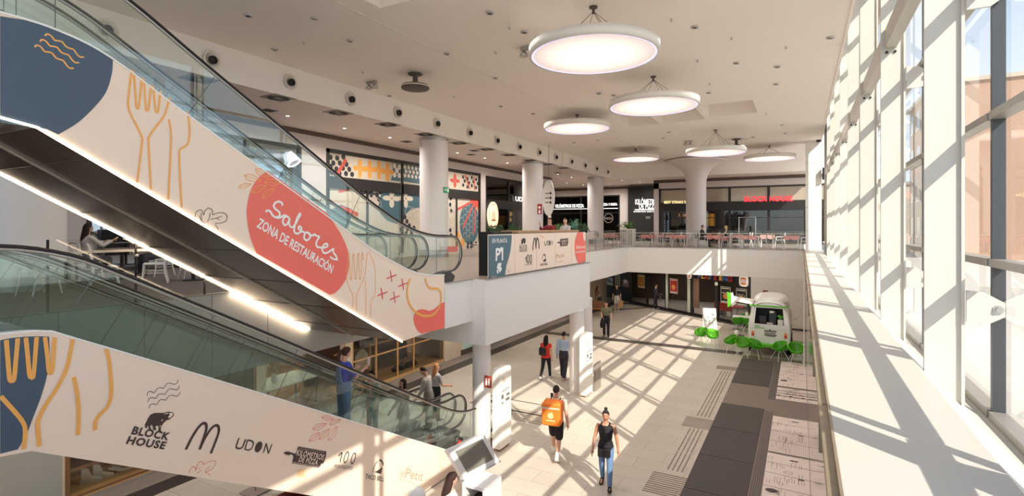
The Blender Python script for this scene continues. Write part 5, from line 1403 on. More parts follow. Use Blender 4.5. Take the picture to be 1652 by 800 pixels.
def poster(x0, y0, x1, y1, label, cc, kind):
    a, b = cc([(x0, y0), (x1, y1)]); s0, z1, s1, z0 = a[0], a[1], b[0], b[1]
    t = thing('poster', tuple(BPL.p((s0+s1)/2, z0) + FN*0.05), label, 'poster')
    m = MB(); bbox(m, s0, s1, z0, z1, 0.02, 0.05); m.build('frame', pm('silver poster frame', (206, 202, 194), 0.4, 0.3), t)
    pp = Plane2(tuple(BPL.p(s0, z0) + FN*0.054), (DV.x, DV.y, 0), (0, 0, 1), 0.0); W = s1-s0; H = z1-z0
    base = {'dark': (38, 34, 32), 'red': (170, 44, 40), 'yellow': (186, 140, 50)}[kind]
    m = MB(); pp.rect(m, 0.05*W, 0.04*H, 0.95*W, 0.96*H); m.build('print', pm('poster ' + kind, base, 0.5, noise=0.25, scale=5), t)
    m = MB()
    pp.disc(m, 0.5*W, 0.42*H, 0.26*W, 0, 0.004, 0.17*H); m.build('round_burger', pm('burger brown', (214, 140, 70), 0.5, noise=0.3, scale=12), t)
    m = MB()
    if kind == 'dark':
        for k in range(5): pp.disc(m, W*(0.2+0.15*k), H*(0.62 + 0.08*math.sin(3*k)), 0.05*W, 0, 0.006)
    pp.rect(m, 0.1*W, 0.86*H, 0.9*W, 0.92*H, 0, 0.004); pp.rect(m, 0.1*W, 0.06*H, 0.9*W, 0.12*H, 0, 0.004); m.build('pale_marks', pm('pale poster marks', (232, 222, 206), 0.5), t)
poster(680, 228, 795, 438, 'dark burger poster on the black wall in the burger restaurant', c4, 'dark')
poster(862, 250, 985, 470, 'dark framed menu poster partly hidden by the open white van flap', c4, 'dark')
poster(84, 134, 175, 322, 'red bowl poster on the glass door of the burger restaurant', c4, 'red')
poster(490, 78, 556, 216, 'yellow poster inside the left glass of the burger restaurant', c3, 'yellow')
m = MB(); a, b = c4([(622, 180), (658, 222)]); bbox(m, a[0], b[0], b[1], a[1], 0.11, 0.13); one('white_notice', m, WHITEP, 'small white notice on the black post left of the dark burger poster', 'notice')
# inside the restaurant
m = MB(); m.box(-16, 0.18, 43, 43.2, 0, 2.87); m.box(-2.56, -2.45, 34.5, 43, 0, 2.87); struct('wall_restaurant', m, pm('brown restaurant wall', (84, 62, 52), 0.7))
m = MB(); m.box(-2.58, 0.18, 33.6, 33.85, 0, 2.87); struct('wall_far', m, pm('pale end wall', (226, 218, 208), 0.6))
m = MB(); m.box(-2.5, 0.18, 33.5, 33.6, 0, 0.1); struct('baseboard_far', m, DBAND)
m = MB(); x, z = ony(1235, 472, 33.6); m.box(x-0.13, x+0.13, 33.56, 33.6, z-0.13, z+0.13); o2 = one('alarm_sign', m, pm('dark red sign', (120, 44, 34), 0.5), 'small dark red square sign on the white end wall above the van', 'sign')
ap = Plane2((x, 33.56, z), (1, 0, 0), (0, 0, 1), 0.004); m = MB(); ap.disc(m, -0.03, 0.0, 0.05); ap.rect(m, 0.03, -0.08, 0.08, 0.08); m.build('pictogram', pm('pale pictogram', (236, 200, 170), 0.5), o2)
m = MB(); x, z = ony(1245, 477.5, 33.6); m.box(x-0.16, x+0.16, 33.57, 33.6, z-0.015, z+0.015); one('wall_plate', m, GREYM, 'thin grey plate under the small red sign on the end wall', 'plate')
def red_chair(cx, cy):
    s_, z_ = c4([(cx, cy)])[0]; p = BPL.p(s_, 0) - FN*1.3
    o = thing('dining_chair', (p.x, p.y, 0), 'red upholstered chair inside the burger restaurant window', 'chair', 'red chairs in the burger restaurant')
    m = MB(); m.rbox(p.x-0.24, p.x+0.24, p.y-0.24, p.y+0.24, 0.42, 0.5, 0.05); m.build('seat', cols[2], o)
    m = MB(); m.rbox(p.x-0.24, p.x+0.24, p.y-0.26, p.y-0.2, 0.5, 0.95, 0.03); m.build('backrest', cols[2], o)
    for dx in (-0.2, 0.2):
        for dy in (-0.2, 0.2):
            m = MB(); m.bar((p.x+dx, p.y+dy, 0), (p.x+dx, p.y+dy, 0.42), 0.03); m.build('leg', BLACK, o)
for q in ((480, 450), (525, 440), (590, 490)): red_chair(*q)
s_, z_ = c4([(680, 470)])[0]; p = BPL.p(s_, 0) - FN*1.4
o = thing('bistro_table', (p.x, p.y, 0), 'red topped pedestal table inside the burger restaurant window', 'table')
m = MB(); m.rbox(p.x-0.4, p.x+0.4, p.y-0.35, p.y+0.35, 0.72, 0.77, 0.04); m.build('tabletop', cols[2], o)
m = MB(); m.cyl(p.x, p.y, 0, 0.03, 0.24, 20); m.cyl(p.x, p.y, 0.03, 0.72, 0.035, 12); m.build('pedestal', STAIN, o)
# --- sneaker shop front left of it
QA = Vector((-16.5, 44.6)); QB = Vector((-11.45, 39.85)); QD = (QB-QA).normalized(); QN = Vector((QD.y, -QD.x, 0))
def eq(px, py):
    d = ray(px, py); r = Vector((d[0], d[1])); det = r.x*QD.y - r.y*QD.x
    t = (QA.x*QD.y - QA.y*QD.x)/det
    return ((r*t - QA).dot(QD), 5.8 + d[2]*t)
QP = Plane2((QA.x, QA.y, 0), (QD.x, QD.y, 0), (0, 0, 1), 0.0)
QL = (QB-QA).length
o = thing('storefront', (QA.x, QA.y, 0), 'dark sneaker shop front left of the burger restaurant', 'shop front')
def ebox(m, s0, s1, z0, z1, d0, d1):
    vs = [QP.p(s_, z) + QN*d_ for z in (z0, z1) for s_, d_ in ((s0, d0), (s1, d0), (s1, d1), (s0, d1))]
    m.add(vs, [(0,3,2,1),(4,5,6,7),(0,1,5,4),(1,2,6,5),(2,3,7,6),(3,0,4,7)])
m = MB(); ebox(m, 0, QL, 0, 2.87, -0.15, 0); m.build('dark_wall', pm('dark shop wall', (52, 47, 46), 0.75), o)
def e3(x, y): return eq(950 + x/6.154, 430 + y/6.154)
a, b = e3(165, 100), e3(240, 190); m = MB(); ebox(m, a[0], b[0], b[1], a[1], 0, 0.03); m.build('poster_panel', pm('grey poster', (196, 190, 188), 0.5), o)
qs = Plane2(tuple(QP.p(0, 0) + QN*0.034), (QD.x, QD.y, 0), (0, 0, 1), 0.0)
m = MB()
for x, y in ((200, 130), (215, 148)):
    pts = [e3(x-25, y+10), e3(x-22, y-6), e3(x-5, y-16), e3(x+5, y-6), e3(x+22, y+2), e3(x+24, y+12)]; qs.fill(m, pts[::-1])
m.build('sneaker_picture', BLACK, o)
m = MB()
for k in range(5):
    q = e3(288, 92 + 24*k); qs.disc(m, q[0], q[1], 0.13, 0, 0, 0.08); q = e3(304, 94 + 24*k); qs.disc(m, q[0]+0.05, q[1], 0.13, 0, 0, 0.08); q = e3(272, 94 + 24*k); qs.disc(m, q[0]-0.04, q[1], 0.12, 0, 0, 0.08)
m.build('gold_badges', pm('gold badges', (206, 178, 120), 0.5), o)
a, b = e3(338, 130), e3(402, 208); m = MB(); ebox(m, a[0], b[0], b[1], a[1], 0, 0.03); m.build('red_poster', pm('red black poster', (140, 36, 52), 0.5, noise=0.5, scale=4), o)
a, b = e3(352, 128), e3(382, 170); m = MB(); qs.rect(m, a[0], b[1], b[0], a[1], 0, 0.004); m.build('white_picture', WHITEP, o)
m = MB(); a, b = e3(25, 90), e3(88, 300); ebox(m, -3.5, 0.2, 0, 2.87, -0.4, -0.2); m.build('grey_wall', pm('mid grey wall', (150, 142, 136), 0.6), o)
m = MB(); m.box(-14.9, -14.4, 41.2, 41.9, 0, 1.0); one('black_bin', m, BLACK, 'black box standing before the sneaker shop front', 'bin')

# ------------------------------------------------------------------ floor mats, printed floor stickers, tactile paving
MATM = pm('dark grey floor mat', (78, 70, 66), 0.8, noise=0.12, scale=2.5, bump=0.15)
k = 0
for y0, y1, lab in ((23.3, 25.3, 'dark floor mat nearest the white van'), (21.22, 23.26, 'second dark floor mat from the white van'), (16.25, 18.6, 'dark floor mat just in front of the bare brown floor gap'), (14.15, 16.2, 'dark floor mat second in front of the bare brown floor gap'), (12.15, 14.1, 'dark floor mat at the bottom edge of the photo'), (10.0, 12.1, 'dark floor mat cut off below the frame')):
    m = MB(); m.rbox(-2.3, -1.03, y0, y1, 0, 0.018, 0.015); one('floor_mat', m, MATM, lab, 'mat', 'dark floor mats')
m = MB(); m.box(-2.3, 0.17, 8, 26.0, 0, 0.003); struct('trim_15', m, pm('brown floor strip', (122, 107, 97), 0.5))
m = MB()
for y0, y1 in ((19.75, 25.3), (10, 18.5)):
    for j in range(5): m.box(-0.99 + 0.045*j, -0.965 + 0.045*j, y0, y1, 0.003, 0.008)
struct('trim_16', m, DBAND)
STK = pm('pale printed sticker', (226, 210, 202), 0.5, noise=0.03, scale=2); SLN = pm('sticker line', (120, 104, 100), 0.6); SDK = pm('sticker dark print', (66, 56, 54), 0.6)
for y0, y1, lab in ((21.6, 25.6, 'pale floor sticker with line drawings beside the far mats'), (19.9, 21.4, 'pale floor sticker with dark bars beside the brown gap'), (15.2, 18.1, 'pale ruled floor sticker beside the near mats'), (12.4, 15.1, 'pale floor sticker with a dark oval beside the near mats'), (9.0, 12.3, 'pale floor sticker cut by the bottom edge of the photo')):
    o = thing('floor_sticker', (-0.29, (y0+y1)/2, 0.003), lab, 'sticker', 'printed floor stickers')
    m = MB(); m.box(-0.76, 0.165, y0, y1, 0.003, 0.006); m.build('sheet', STK, o)
    fp = Plane2((-0.76, y0, 0.006), (1, 0, 0), (0, 1, 0), 0.002)
    W = 0.925; H = y1-y0; m = MB(); rnd = random.Random(int(y0*10))
    for t in (0.0, 0.28, 0.55, 0.78, 1.0): fp.stroke(m, [(0, H*t), (W, H*(t - 0.02))], 0.018)
    for j in range(26):
        a = rnd.random()*0.8*W; b = rnd.random()*0.9*H; w = 0.04 + rnd.random()*0.14; h = 0.05 + rnd.random()*0.3
        fp.stroke(m, [(a, b), (a+w, b), (a+w, b+h), (a, b+h)], 0.008, 0, 0, True)
    if 'ruled' in lab:
        for j in range(24): fp.stroke(m, [(W*j/24, 0), (W*j/24, H*0.6)], 0.006)
    m.build('line_drawing', SLN, o)
    m = MB()
    if 'oval' in lab or 'far' in lab: fp.disc(m, 0.2*W, 0.2*H, 0.13, 0, 0.001, 0.1, 14)
    if 'bars' in lab:
        for j in range(3): fp.rect(m, 0.4*W*j+0.02, 0.3*H, 0.4*W*j+0.12, 0.36*H); fp.stroke(m, [(0, H*(0.3+0.2*j)), (W, H*(0.28+0.2*j))], 0.05)
    fp.rect(m, 0.75*W, 0.5*H, 0.88*W, 0.5*H+0.06, 0, 0.001); fp.rect(m, 0.55*W, 0.88*H, 0.75*W, 0.88*H+0.06, 0, 0.001)
    m.build('dark_print', SDK, o)
TAC = pm('grey tactile strip', (132, 116, 104), 0.5)
def tactile(nm, bars, lab):
    m = MB()
    for x0, x1, y0, y1 in bars: m.box(x0, x1, y0, y1, 0, 0.008)
    one(nm, m, TAC, lab, 'tactile paving', 'tactile strips on the floor')
for y0, y1, l in ((17.0, 22.8, 'long ribbed guide strip beside the mats'), (12.9, 15.85, 'shorter ribbed guide strip near the bottom of the photo'), (8.0, 11.4, 'ribbed guide strip at the very bottom of the photo')):
    bars = []
    y = y0
    while y < y1 - 0.3:
        for j in range(4): bars.append((-2.82 + 0.11*j, -2.79 + 0.11*j, y, min(y + 1.15, y1)))
        y += 1.22
    tactile('guide_strip', bars, l)
for y0, y1, l in ((23.0, 23.7, 'ribbed warning square at the far end of the guide strip'), (15.95, 16.85, 'ribbed warning square in the middle of the guide strip'), (11.6, 12.75, 'ribbed warning square nearest the camera')):
    tactile('warning_square', [(-3.08, -2.3, y, y + 0.035) for y in [y0 + 0.1*j for j in range(int((y1-y0)/0.1))]], l)
x0, y0 = onz(752, 631, 0); x1, y1 = onz(820, 650, 0)
for dy in (0.0, 0.9):
    m = MB(); m.box(-9.6, -6.9, y0-0.05-dy, y0+0.0-dy, 0, 0.004); one('floor_joint', m, BLACK, 'black joint line across the floor tiles behind the first white totem, ' + ('further one' if dy == 0 else 'nearer one'), 'floor joint')
tactile('warning_square', [(-8.6, -6.7, y, y+0.035) for y in [14.0 + 0.12*j for j in range(8)]], 'pale ribbed square on the floor beside the first white totem')

# ------------------------------------------------------------------ white totems, kiosk and small things by the columns
def totem(x0, x1, y0, y1, h, label):
    o = thing('totem_sign', ((x0+x1)/2, (y0+y1)/2, 0), label, 'totem', 'white directory totems')
    w = MB(); w.rbox(x0+0.02, x1-0.02, y0+0.04, y1-0.04, 0, 0.06, 0.03); w.build('base', pm('terracotta base', (170, 112, 84), 0.5), o)
    r = 0.09; prof = [(y0, 0.06), (y1, 0.06), (y1, h-r)] + [(y1-r+r*math.cos(math.radians(a)), h-r+r*math.sin(math.radians(a))) for a in (30, 60, 90)] + [(y0+r+r*math.cos(math.radians(a)), h-r+r*math.sin(math.radians(a))) for a in (90, 120, 150)] + [(y0, h-r)]
    m = MB(); m.prism(prof, 'x', x0, x1); m.build('body', pm('white totem', (244, 240, 232), 0.35), o)
    tp = Plane2((x1, y0, 0), (0, 1, 0), (0, 0, 1), 0.004); W = y1-y0; m = MB()
    tp.stroke(m, [(0.25*W, h*0.82), (0.45*W, h*0.86), (0.6*W, h*0.84)], 0.012); tp.disc(m, 0.35*W, h*0.85, 0.07)
    m.build('pale_emblem', pm('pale emblem', (222, 206, 186), 0.5), o)
    m = MB(); tp.stroke(m, [(0.15*W, h*0.72), (0.85*W, h*0.73)], 0.02); tp.stroke(m, [(0.15*W, h*0.695), (0.6*W, h*0.7)], 0.01)
    for a, b, w_, h_ in ((0.12, 0.63, 0.2, 0.05), (0.55, 0.64, 0.3, 0.03), (0.14, 0.57, 0.15, 0.02), (0.5, 0.58, 0.34, 0.035)): tp.rect(m, a*W, b*h, (a+w_)*W, (b+h_)*h)
    m.build('directory_print', pm('grey print', (110, 106, 104), 0.5), o)
totem(-7.02, -6.8, 11.8, 12.4, 2.12, 'white rounded totem sign beside the nearest round column')
totem(-6.64, -6.40, 16.95, 17.6, 2.12, 'white rounded totem sign beside the further round column')
m = MB(); m.box(-6.42, -6.36, 17.75, 18.35, 0, 0.95); one('info_board', m, pm('grey board', (150, 140, 130), 0.5), 'grey board standing behind the further white totem', 'board')
m = MB(); m.cyl(-7.0, 17.05, 0, 0.12, 0.12, 16); m.cyl(-6.78, 16.98, 0, 0.16, 0.09, 16)
x, y, z = -6.95, 10.2, 0
o = thing('fire_extinguisher', (x, y, 0), 'red fire extinguisher on a hooked stand behind the kiosk screen', 'fire extinguisher')
m = MB(); m.lathe(x, y, [(0.05, 0.32), (0.085, 0.36), (0.085, 0.7), (0.07, 0.78), (0.03, 0.82), (0.03, 0.86)], 20); m.build('cylinder', pm('extinguisher red', (206, 40, 34), 0.35), o)
m = MB(); m.tube([(x, y, 0.86), (x-0.05, y, 0.94), (x-0.12, y, 0.9), (x-0.15, y, 0.7), (x-0.14, y, 0.5)], 0.014, 8); m.box(x-0.03, x+0.08, y-0.015, y+0.015, 0.86, 0.92); m.build('hose', BLACK, o)
m = MB(); m.cyl(x, y, 0, 0.03, 0.16, 20); m.cyl(x, y, 0.03, 0.33, 0.03, 12); m.build('stand', STAIN, o)
o = thing('toilet_sign', (-6.98, 11.5, 1.7), 'red toilet sign sticking out from the nearest round column', 'sign')
m = MB(); m.box(-7.1, -6.9, 11.53, 11.56, 1.7, 2.0); m.build('plate', pm('terracotta sign', (176, 76, 54), 0.5), o)
tp = Plane2((-7.1, 11.53, 1.7), (1, 0, 0), (0, 0, 1), 0.004); m = MB()
for dx in (0.06, 0.14): tp.disc(m, dx, 0.22, 0.022); tp.stroke(m, [(dx, 0.19), (dx, 0.06)], 0.045)
m.build('pictogram', WHITEP, o)
o = thing('info_kiosk', (-5.0, 8.0, 0), 'white kiosk with a tilted grey screen and an open side compartment', 'kiosk')
KW = pm('kiosk white', (238, 236, 234), 0.35)
m = MB(); m.box(-5.23, -4.75, 7.75, 8.3, 0, 0.92); m.box(-5.23, -4.75, 8.24, 8.3, 0.92, 1.24); m.box(-4.81, -4.75, 7.75, 8.24, 0.92, 1.24); m.box(-5.23, -5.17, 7.75, 8.24, 0.92, 1.24); m.box(-5.23, -4.75, 7.75, 8.3, 1.24, 1.3); m.build('body', KW, o)
m = MB(); m.box(-5.15, -4.83, 7.85, 8.2, 0.921, 0.98); m.build('keyboard', BLACK, o)
def kp(u, v, w=0.0):      # screen plane: u along y, v up the tilt, w outwards
    b = Vector((-5.67, 8.47, 0.96)); U = Vector((0.24, 0.95, 0.05)).normalized(); t = Vector((-0.2, -0.25, 0.6)).normalized(); n = U.cross(t).normalized()
    return b + U*u + t*v + n*w
def kslab(m, u0, u1, v0, v1, w0, w1):
    vs = [kp(u, v, w) for w in (w0, w1) for u, v in ((u0, v0), (u1, v0), (u1, v1), (u0, v1))]
    m.add(vs, [(0,3,2,1),(4,5,6,7),(0,1,5,4),(1,2,6,5),(2,3,7,6),(3,0,4,7)])
m = MB(); kslab(m, 0, 0.95, 0, 0.68, -0.12, 0); m.build('screen_housing', KW, o)
m = MB(); kslab(m, 0.13, 0.85, 0.09, 0.6, 0.0, 0.006); m.build('screen', pm('grey screen', (128, 124, 116), 0.12, noise=0.2, scale=3), o)
m = MB(); m.bar((-5.7, 8.95, 0.0), (-5.75, 8.9, 1.1), 0.3, 0.16); m.build('neck', KW, o)
m = MB(); kslab(m, -0.02, 0.97, -0.04, 0.0, -0.14, 0.02); m.build('screen_lip', pm('grey lip', (198, 196, 196), 0.4), o)
o = thing('dome_post', (-5.83, 7.24, 0), 'white dome topped post below the lower escalator panel', 'post')
m = MB(); m.cyl(-5.83, 7.24, 0, 1.1, 0.09, 24); m.build('post', KW, o)
m = MB(); m.lathe(-5.83, 7.24, [(0.15, 1.1), (0.16, 1.16), (0.13, 1.24), (0.07, 1.29), (0.01, 1.305)], 28); m.build('dome', KW, o)
# ------------------------------------------------------------------ green shell chairs, tables, A-board and van on the ground floor
GREENP = pm('green plastic', (104, 196, 44), 0.25, noise=0.05, spec=0.6)
def green_mat():
    m = D.materials.new('translucent green shell'); m.use_nodes = True
    n, l = m.node_tree.nodes, m.node_tree.links; b = n['Principled BSDF']
    b.inputs['Base Color'].default_value = lin((74, 160, 30)) + (1,); b.inputs['Roughness'].default_value = 0.15
    tr = n.new('ShaderNodeBsdfTransparent'); tr.inputs[0].default_value = lin((150, 236, 90)) + (1,)
    mx = n.new('ShaderNodeMixShader'); mx.inputs[0].default_value = 0.62
    l.new(tr.outputs[0], mx.inputs[1]); l.new(b.outputs[0], mx.inputs[2]); l.new(mx.outputs[0], n['Material Output'].inputs[0]); return m
GSH = green_mat()
WMET = pm('white metal legs', (236, 234, 230), 0.4)
def make_shell_chair():
    o = thing('shell_chair', (0, 0, 0), 'x', 'chair', 'green shell chairs by the van')
    m = MB(); R = []
    N = 20
    for r, zb in ((0.02, 0.40), (0.12, 0.405), (0.2, 0.43), (0.26, 0.5), (0.29, 0.6), (0.305, 0.72)):
        ring = []
        for k in range(N):
            a = 2*math.pi*k/N
            back = max(0, -math.sin(a)); front = max(0, math.sin(a))
            z = zb if zb < 0.45 else 0.43 + (zb-0.43)*(1.0 + 0.35*back - 0.72*front)
            ring.append((r*1.0*math.cos(a), r*0.95*math.sin(a) + 0.02, z))
        R.append(ring)
    m.loft(R, 0, True, False); sh = m.build('shell', GSH, o)
    m = MB(); m.tube(R[-1], 0.012, 6, closed=True); m.build('rim', GREENP, sh)
    for sx in (-1, 1):
        for sy in (-1, 1):
            m = MB(); m.tube([(0.1*sx, 0.1*sy, 0.41), (0.2*sx, 0.2*sy, 0.2), (0.26*sx, 0.26*sy, 0.0)], 0.011, 6); m.build('leg', WMET, o)
    m = MB(); m.bar((-0.12, -0.1, 0.395), (0.12, 0.1, 0.395), 0.03, 0.015); m.bar((-0.12, 0.1, 0.395), (0.12, -0.1, 0.395), 0.03, 0.015); m.build('seat_cross', WMET, o)
    return o
sc0 = make_shell_chair(); used = [0]
def shell_at(x, y, rz, lab):
    if not used[0]:
        sc0.location = (x, y, 0); sc0.rotation_euler = (0, 0, rz); sc0['label'] = lab; used[0] = 1
    else: dup(sc0, (x, y, 0), rz, lab)
for x, y, rz, lab in ((-4.33, 27.35, 2.4, 'green shell chair left of the pair in front of the white A board'), (-3.78, 27.1, 3.6, 'green shell chair right of the pair in front of the white A board'),
    (-2.85, 26.2, 1.9, 'green shell chair leftmost of the three beside the van'), (-2.3, 25.75, 3.0, 'green shell chair in the middle of the three beside the van, nearest the camera'), (-1.78, 25.7, 4.4, 'green shell chair rightmost of the three, against the left corner of the van'),
    (-0.82, 25.75, 2.2, 'green shell chair at the right rear corner of the van'), (-0.2, 25.55, 3.3, 'green shell chair nearest the window sill, right of the van'),
    (-3.1, 31.7, 0.6, 'green shell chair leftmost at the long white table behind the van'), (-2.55, 31.6, 0.0, 'green shell chair second from the left at the long white table'), (-2.2, 31.3, -0.3, 'green shell chair at the right end of the long white table'), (-2.75, 32.9, 3.0, 'green shell chair on the far side of the long white table')):
    shell_at(x, y, rz, lab)
o = thing('cafe_table', (-2.7, 32.3, 0), 'long white table with green chairs behind the van', 'table')
m = MB(); m.rbox(-3.4, -1.95, 32.0, 32.7, 0.72, 0.76, 0.03); m.build('tabletop', WHITE, o)
for x in (-3.2, -2.15):
    m = MB(); m.cyl(x, 32.35, 0.02, 0.72, 0.03, 12); m.cyl(x, 32.35, 0, 0.02, 0.2, 20); m.build('pedestal', STAIN, o)
o = thing('cafe_table', (-2.62, 26.75, 0), 'small round dark table between the green chairs beside the van', 'table')
m = MB(); m.cyl(-2.62, 26.75, 0.71, 0.735, 0.3, 28); m.build('tabletop', pm('dark tabletop', (66, 60, 56), 0.4), o)
m = MB(); m.cyl(-2.62, 26.75, 0.02, 0.71, 0.025, 12); m.cyl(-2.62, 26.75, 0, 0.02, 0.22, 24); m.build('pedestal', WMET, o)
o = thing('cafe_table', (-0.16, 26.35, 0), 'small round glass table behind the green chairs right of the van', 'table')
m = MB(); m.cyl(-0.16, 26.35, 0.72, 0.735, 0.28, 28); m.build('tabletop', GSH, o)
m = MB(); m.cyl(-0.16, 26.35, 0.02, 0.72, 0.02, 12); m.cyl(-0.16, 26.35, 0, 0.02, 0.2, 24); m.build('pedestal', WMET, o)
m = MB(); m.lathe(-2.66, 26.7, [(0.07, 0.735), (0.09, 0.95), (0.085, 0.95), (0.065, 0.75)], 20); one('white_cup', m, WHITE, 'white container on the small dark table beside the van', 'container')
# A-board
o = thing('a_board', (-4.5, 31.2, 0), 'white folding A board with a picture menu in front of the burger restaurant', 'sign board')
for sg in (1, -1):
    m = MB(); T = Matrix.Translation((-4.5, 31.2, 0)) @ Matrix.Rotation(0.35, 4, 'Z') @ Matrix.Rotation(0.25*sg, 4, 'X')
    M2 = Matrix.Translation((-4.5, 31.2, 0)) @ Matrix.Rotation(0.2, 4, 'Z')
    q = MB(); y0 = -0.36*sg
    q.add([(-0.38, y0, 0.02), (0.38, y0, 0.02), (0.34, -0.02*sg, 1.25), (-0.34, -0.02*sg, 1.25), (-0.38, y0+0.03*sg, 0.02), (0.38, y0+0.03*sg, 0.02), (0.34, 0.01*sg, 1.25), (-0.34, 0.01*sg, 1.25)], [(0,1,2,3),(7,6,5,4),(0,4,5,1),(1,5,6,2),(2,6,7,3),(3,7,4,0)])
    q.xf(M2); q.build('panel', pm('board white', (240, 236, 228), 0.45), o)
    if sg == 1:
        b0 = M2 @ Vector((-0.38, y0, 0.02)); u = (M2.to_3x3() @ Vector((1, 0, 0))); v = (M2.to_3x3() @ Vector((0.0, 0.34, 1.23))).normalized()
        pp = Plane2(b0, u, v, 0.004); q = MB(); rnd = random.Random(4)
        for k in range(16): pp.disc(q, 0.14+rnd.random()*0.48, 0.3+rnd.random()*0.75, 0.025+rnd.random()*0.035, 0, 0, None, 8, rnd.random())
        q.build('picture_marks', pm('menu pictures', (150, 146, 132), 0.6, noise=0.4, scale=9), o)
# van
o = thing('camper_van', (-1.27, 27.9, 0), 'white and green camper van used as a food stall, seen from its open rear', 'van')
VW = pm('van white', (240, 238, 232), 0.3, coat=0.3); cx = -1.27
def sect(y, k=1.0, zt=0.0, lean=0.0):
    h = [(0.0, 0.34), (0.72, 0.34), (0.84, 0.5), (0.865, 0.9), (0.86, 1.3), (0.84, 1.5), (0.80, 1.75), (0.745, 2.0), (0.66, 2.2), (0.5, 2.33), (0.25, 2.39), (0.0, 2.4)]
    P = [(x*k, 0.34 + (z-0.34)*(1+zt)) for x, z in h]; P = P + [(-x, z) for x, z in reversed(P[1:-1])]
    return [(cx + x, y + lean*max(0, z-1.4), z) for x, z in P]
m = MB(); R = [sect(25.86, 0.93, -0.02, 0.30), sect(25.9, 0.99, 0, 0.30), sect(26.1, 1.0, 0, 0.18), sect(27.0), sect(28.6), sect(29.6, 0.99), sect(30.0, 0.93, -0.1, -0.3)]
n = len(R[0]); vs = [p for r in R for p in r]; fs = []
for k in range(len(R)-1):
    for i in range(n): fs.append((k*n+i, k*n+(i+1) % n, (k+1)*n+(i+1) % n, (k+1)*n+i))
m.add(vs, fs, 0, True); m.add(R[-1], [tuple(range(n))])
# rear face as a frame round the hatch opening
rr = R[0]; hz0, hz1, hw = 1.42, 2.12, 0.6
low = [(cx + x, 25.86 + 0.3*max(0, z-1.4), z) for x, z in ((-0.8, 0.36), (0.8, 0.36), (0.805, 0.9), (0.8, 1.42), (-0.8, 1.42), (-0.805, 0.9))]
m.add(low, [(0,1,2,3,4,5)])
for sg in (1, -1):
    q = [(cx + sg*x, 25.86 + 0.3*max(0, z-1.4), z) for x, z in ((0.8, 1.42), (0.745, 1.75), (0.69, 1.98), (0.6, 2.14), (hw-0.06, 2.12), (hw, 1.42))]
    m.add(q if sg == 1 else q[::-1], [tuple(range(6))])
q = [(cx + x, 25.86 + 0.3*(z-1.4), z) for x, z in ((-0.54, 2.12), (0.54, 2.12), (0.6, 2.14), (0.46, 2.26), (0.2, 2.34), (-0.2, 2.34), (-0.46, 2.26), (-0.6, 2.14))]
m.add(q, [tuple(range(8))])
m.build('body', VW, o)
m = MB(); m.lathe(cx, 0, [(0.78, 0), (0.74, 0.1), (0.6, 0.2), (0.35, 0.26), (0.0001, 0.28)], 32); m.v = [(x, 28.0 + y*2.2, 2.3 + z) for x, y, z in m.v]; m.build('raised_roof', VW, o)
m = MB(); m.box(cx-0.8, cx+0.8, 25.83, 25.88, 2.19, 2.25); m.box(cx-0.87, cx-0.62, 25.82, 25.86, 1.36, 1.42); m.box(cx+0.62, cx+0.87, 25.82, 25.86, 1.36, 1.42); m.xf(Matrix.Translation((0, 0.1, 0))); m.build('green_trim', GREENP, o)
m = MB(); m.rbox(cx-0.9, cx+0.9, 25.66, 25.86, 0.4, 0.58, 0.06); m.build('bumper', GREENP, o)
m = MB(); m.box(cx-0.7, cx+0.7, 26.6, 26.65, 1.3, 2.2); m.box(cx-0.75, cx+0.75, 26.0, 26.7, 1.28, 1.34); m.build('interior', pm('van interior', (52, 50, 50), 0.6), o)
m = MB(); m.rbox(cx-0.02, cx+0.28, 26.2, 26.5, 1.34, 2.0, 0.03); m.rbox(cx-0.42, cx-0.12, 26.15, 26.4, 1.34, 1.75, 0.03); m.build('coffee_machine', pm('machine dark metal', (72, 72, 74), 0.3, 0.5), o)
m = MB(); m.lathe(cx+0.1, 26.18, [(0.09, 1.9), (0.11, 1.95), (0.09, 2.0)], 16); m.box(cx-0.1, cx+0.14, 26.05, 26.18, 1.4, 1.46); m.build('pale_gauge', WHITE, o)
m = MB(); m.rbox(cx+0.34, cx+0.56, 26.0, 26.3, 1.34, 1.62, 0.02); m.build('white_box', WHITE, o)
m = MB()
for k in range(12):
    a = 0.5*k; m.add([(cx+0.45, 26.15, 1.62), (cx+0.45+0.14*math.cos(a), 26.15+0.12*math.sin(a), 1.82), (cx+0.45+0.16*math.cos(a+0.35), 26.15+0.14*math.sin(a+0.35), 1.78)], [(0,1,2)])
m.build('green_plant', GREENP, o)
for sx in (-1, 1):
    m = MB(); m.rbox(cx+sx*0.66-0.055, cx+sx*0.66+0.055, 25.83, 25.87, 0.86, 1.08, 0.02); l_ = m.build('tail_light', pm('red tail light', (226, 66, 40), 0.3), o)
    m = MB(); m.rbox(cx+sx*0.66-0.05, cx+sx*0.66+0.05, 25.815, 25.85, 0.98, 1.07, 0.015); m.build('amber_lens', pm('amber lens', (246, 150, 50), 0.3), l_)
    for y in (26.7, 29.0):
        m = MB(); m.tube([(cx+sx*0.68, y, 0.31), (cx+sx*0.88, y, 0.31)], 0.31, 24, smooth=False); w_ = m.build('wheel', BLACK, o)
        m = MB(); m.tube([(cx+sx*0.86, y, 0.31), (cx+sx*0.89, y, 0.31)], 0.16, 18, smooth=False); m.build('hub_cap', WHITE, w_)
    m = MB(); m.tube([(cx+sx*0.86, 27.4, 1.5), (cx+sx*1.02, 27.3, 1.55)], 0.015, 6); m.ell((cx+sx*1.04, 27.3, 1.6), (0.07, 0.03, 0.1)); m.build('mirror', VW, o)
vp = Plane2((cx, 25.86, 0), (1, 0, 0), (0, 0, 1), 0.006); m = MB()
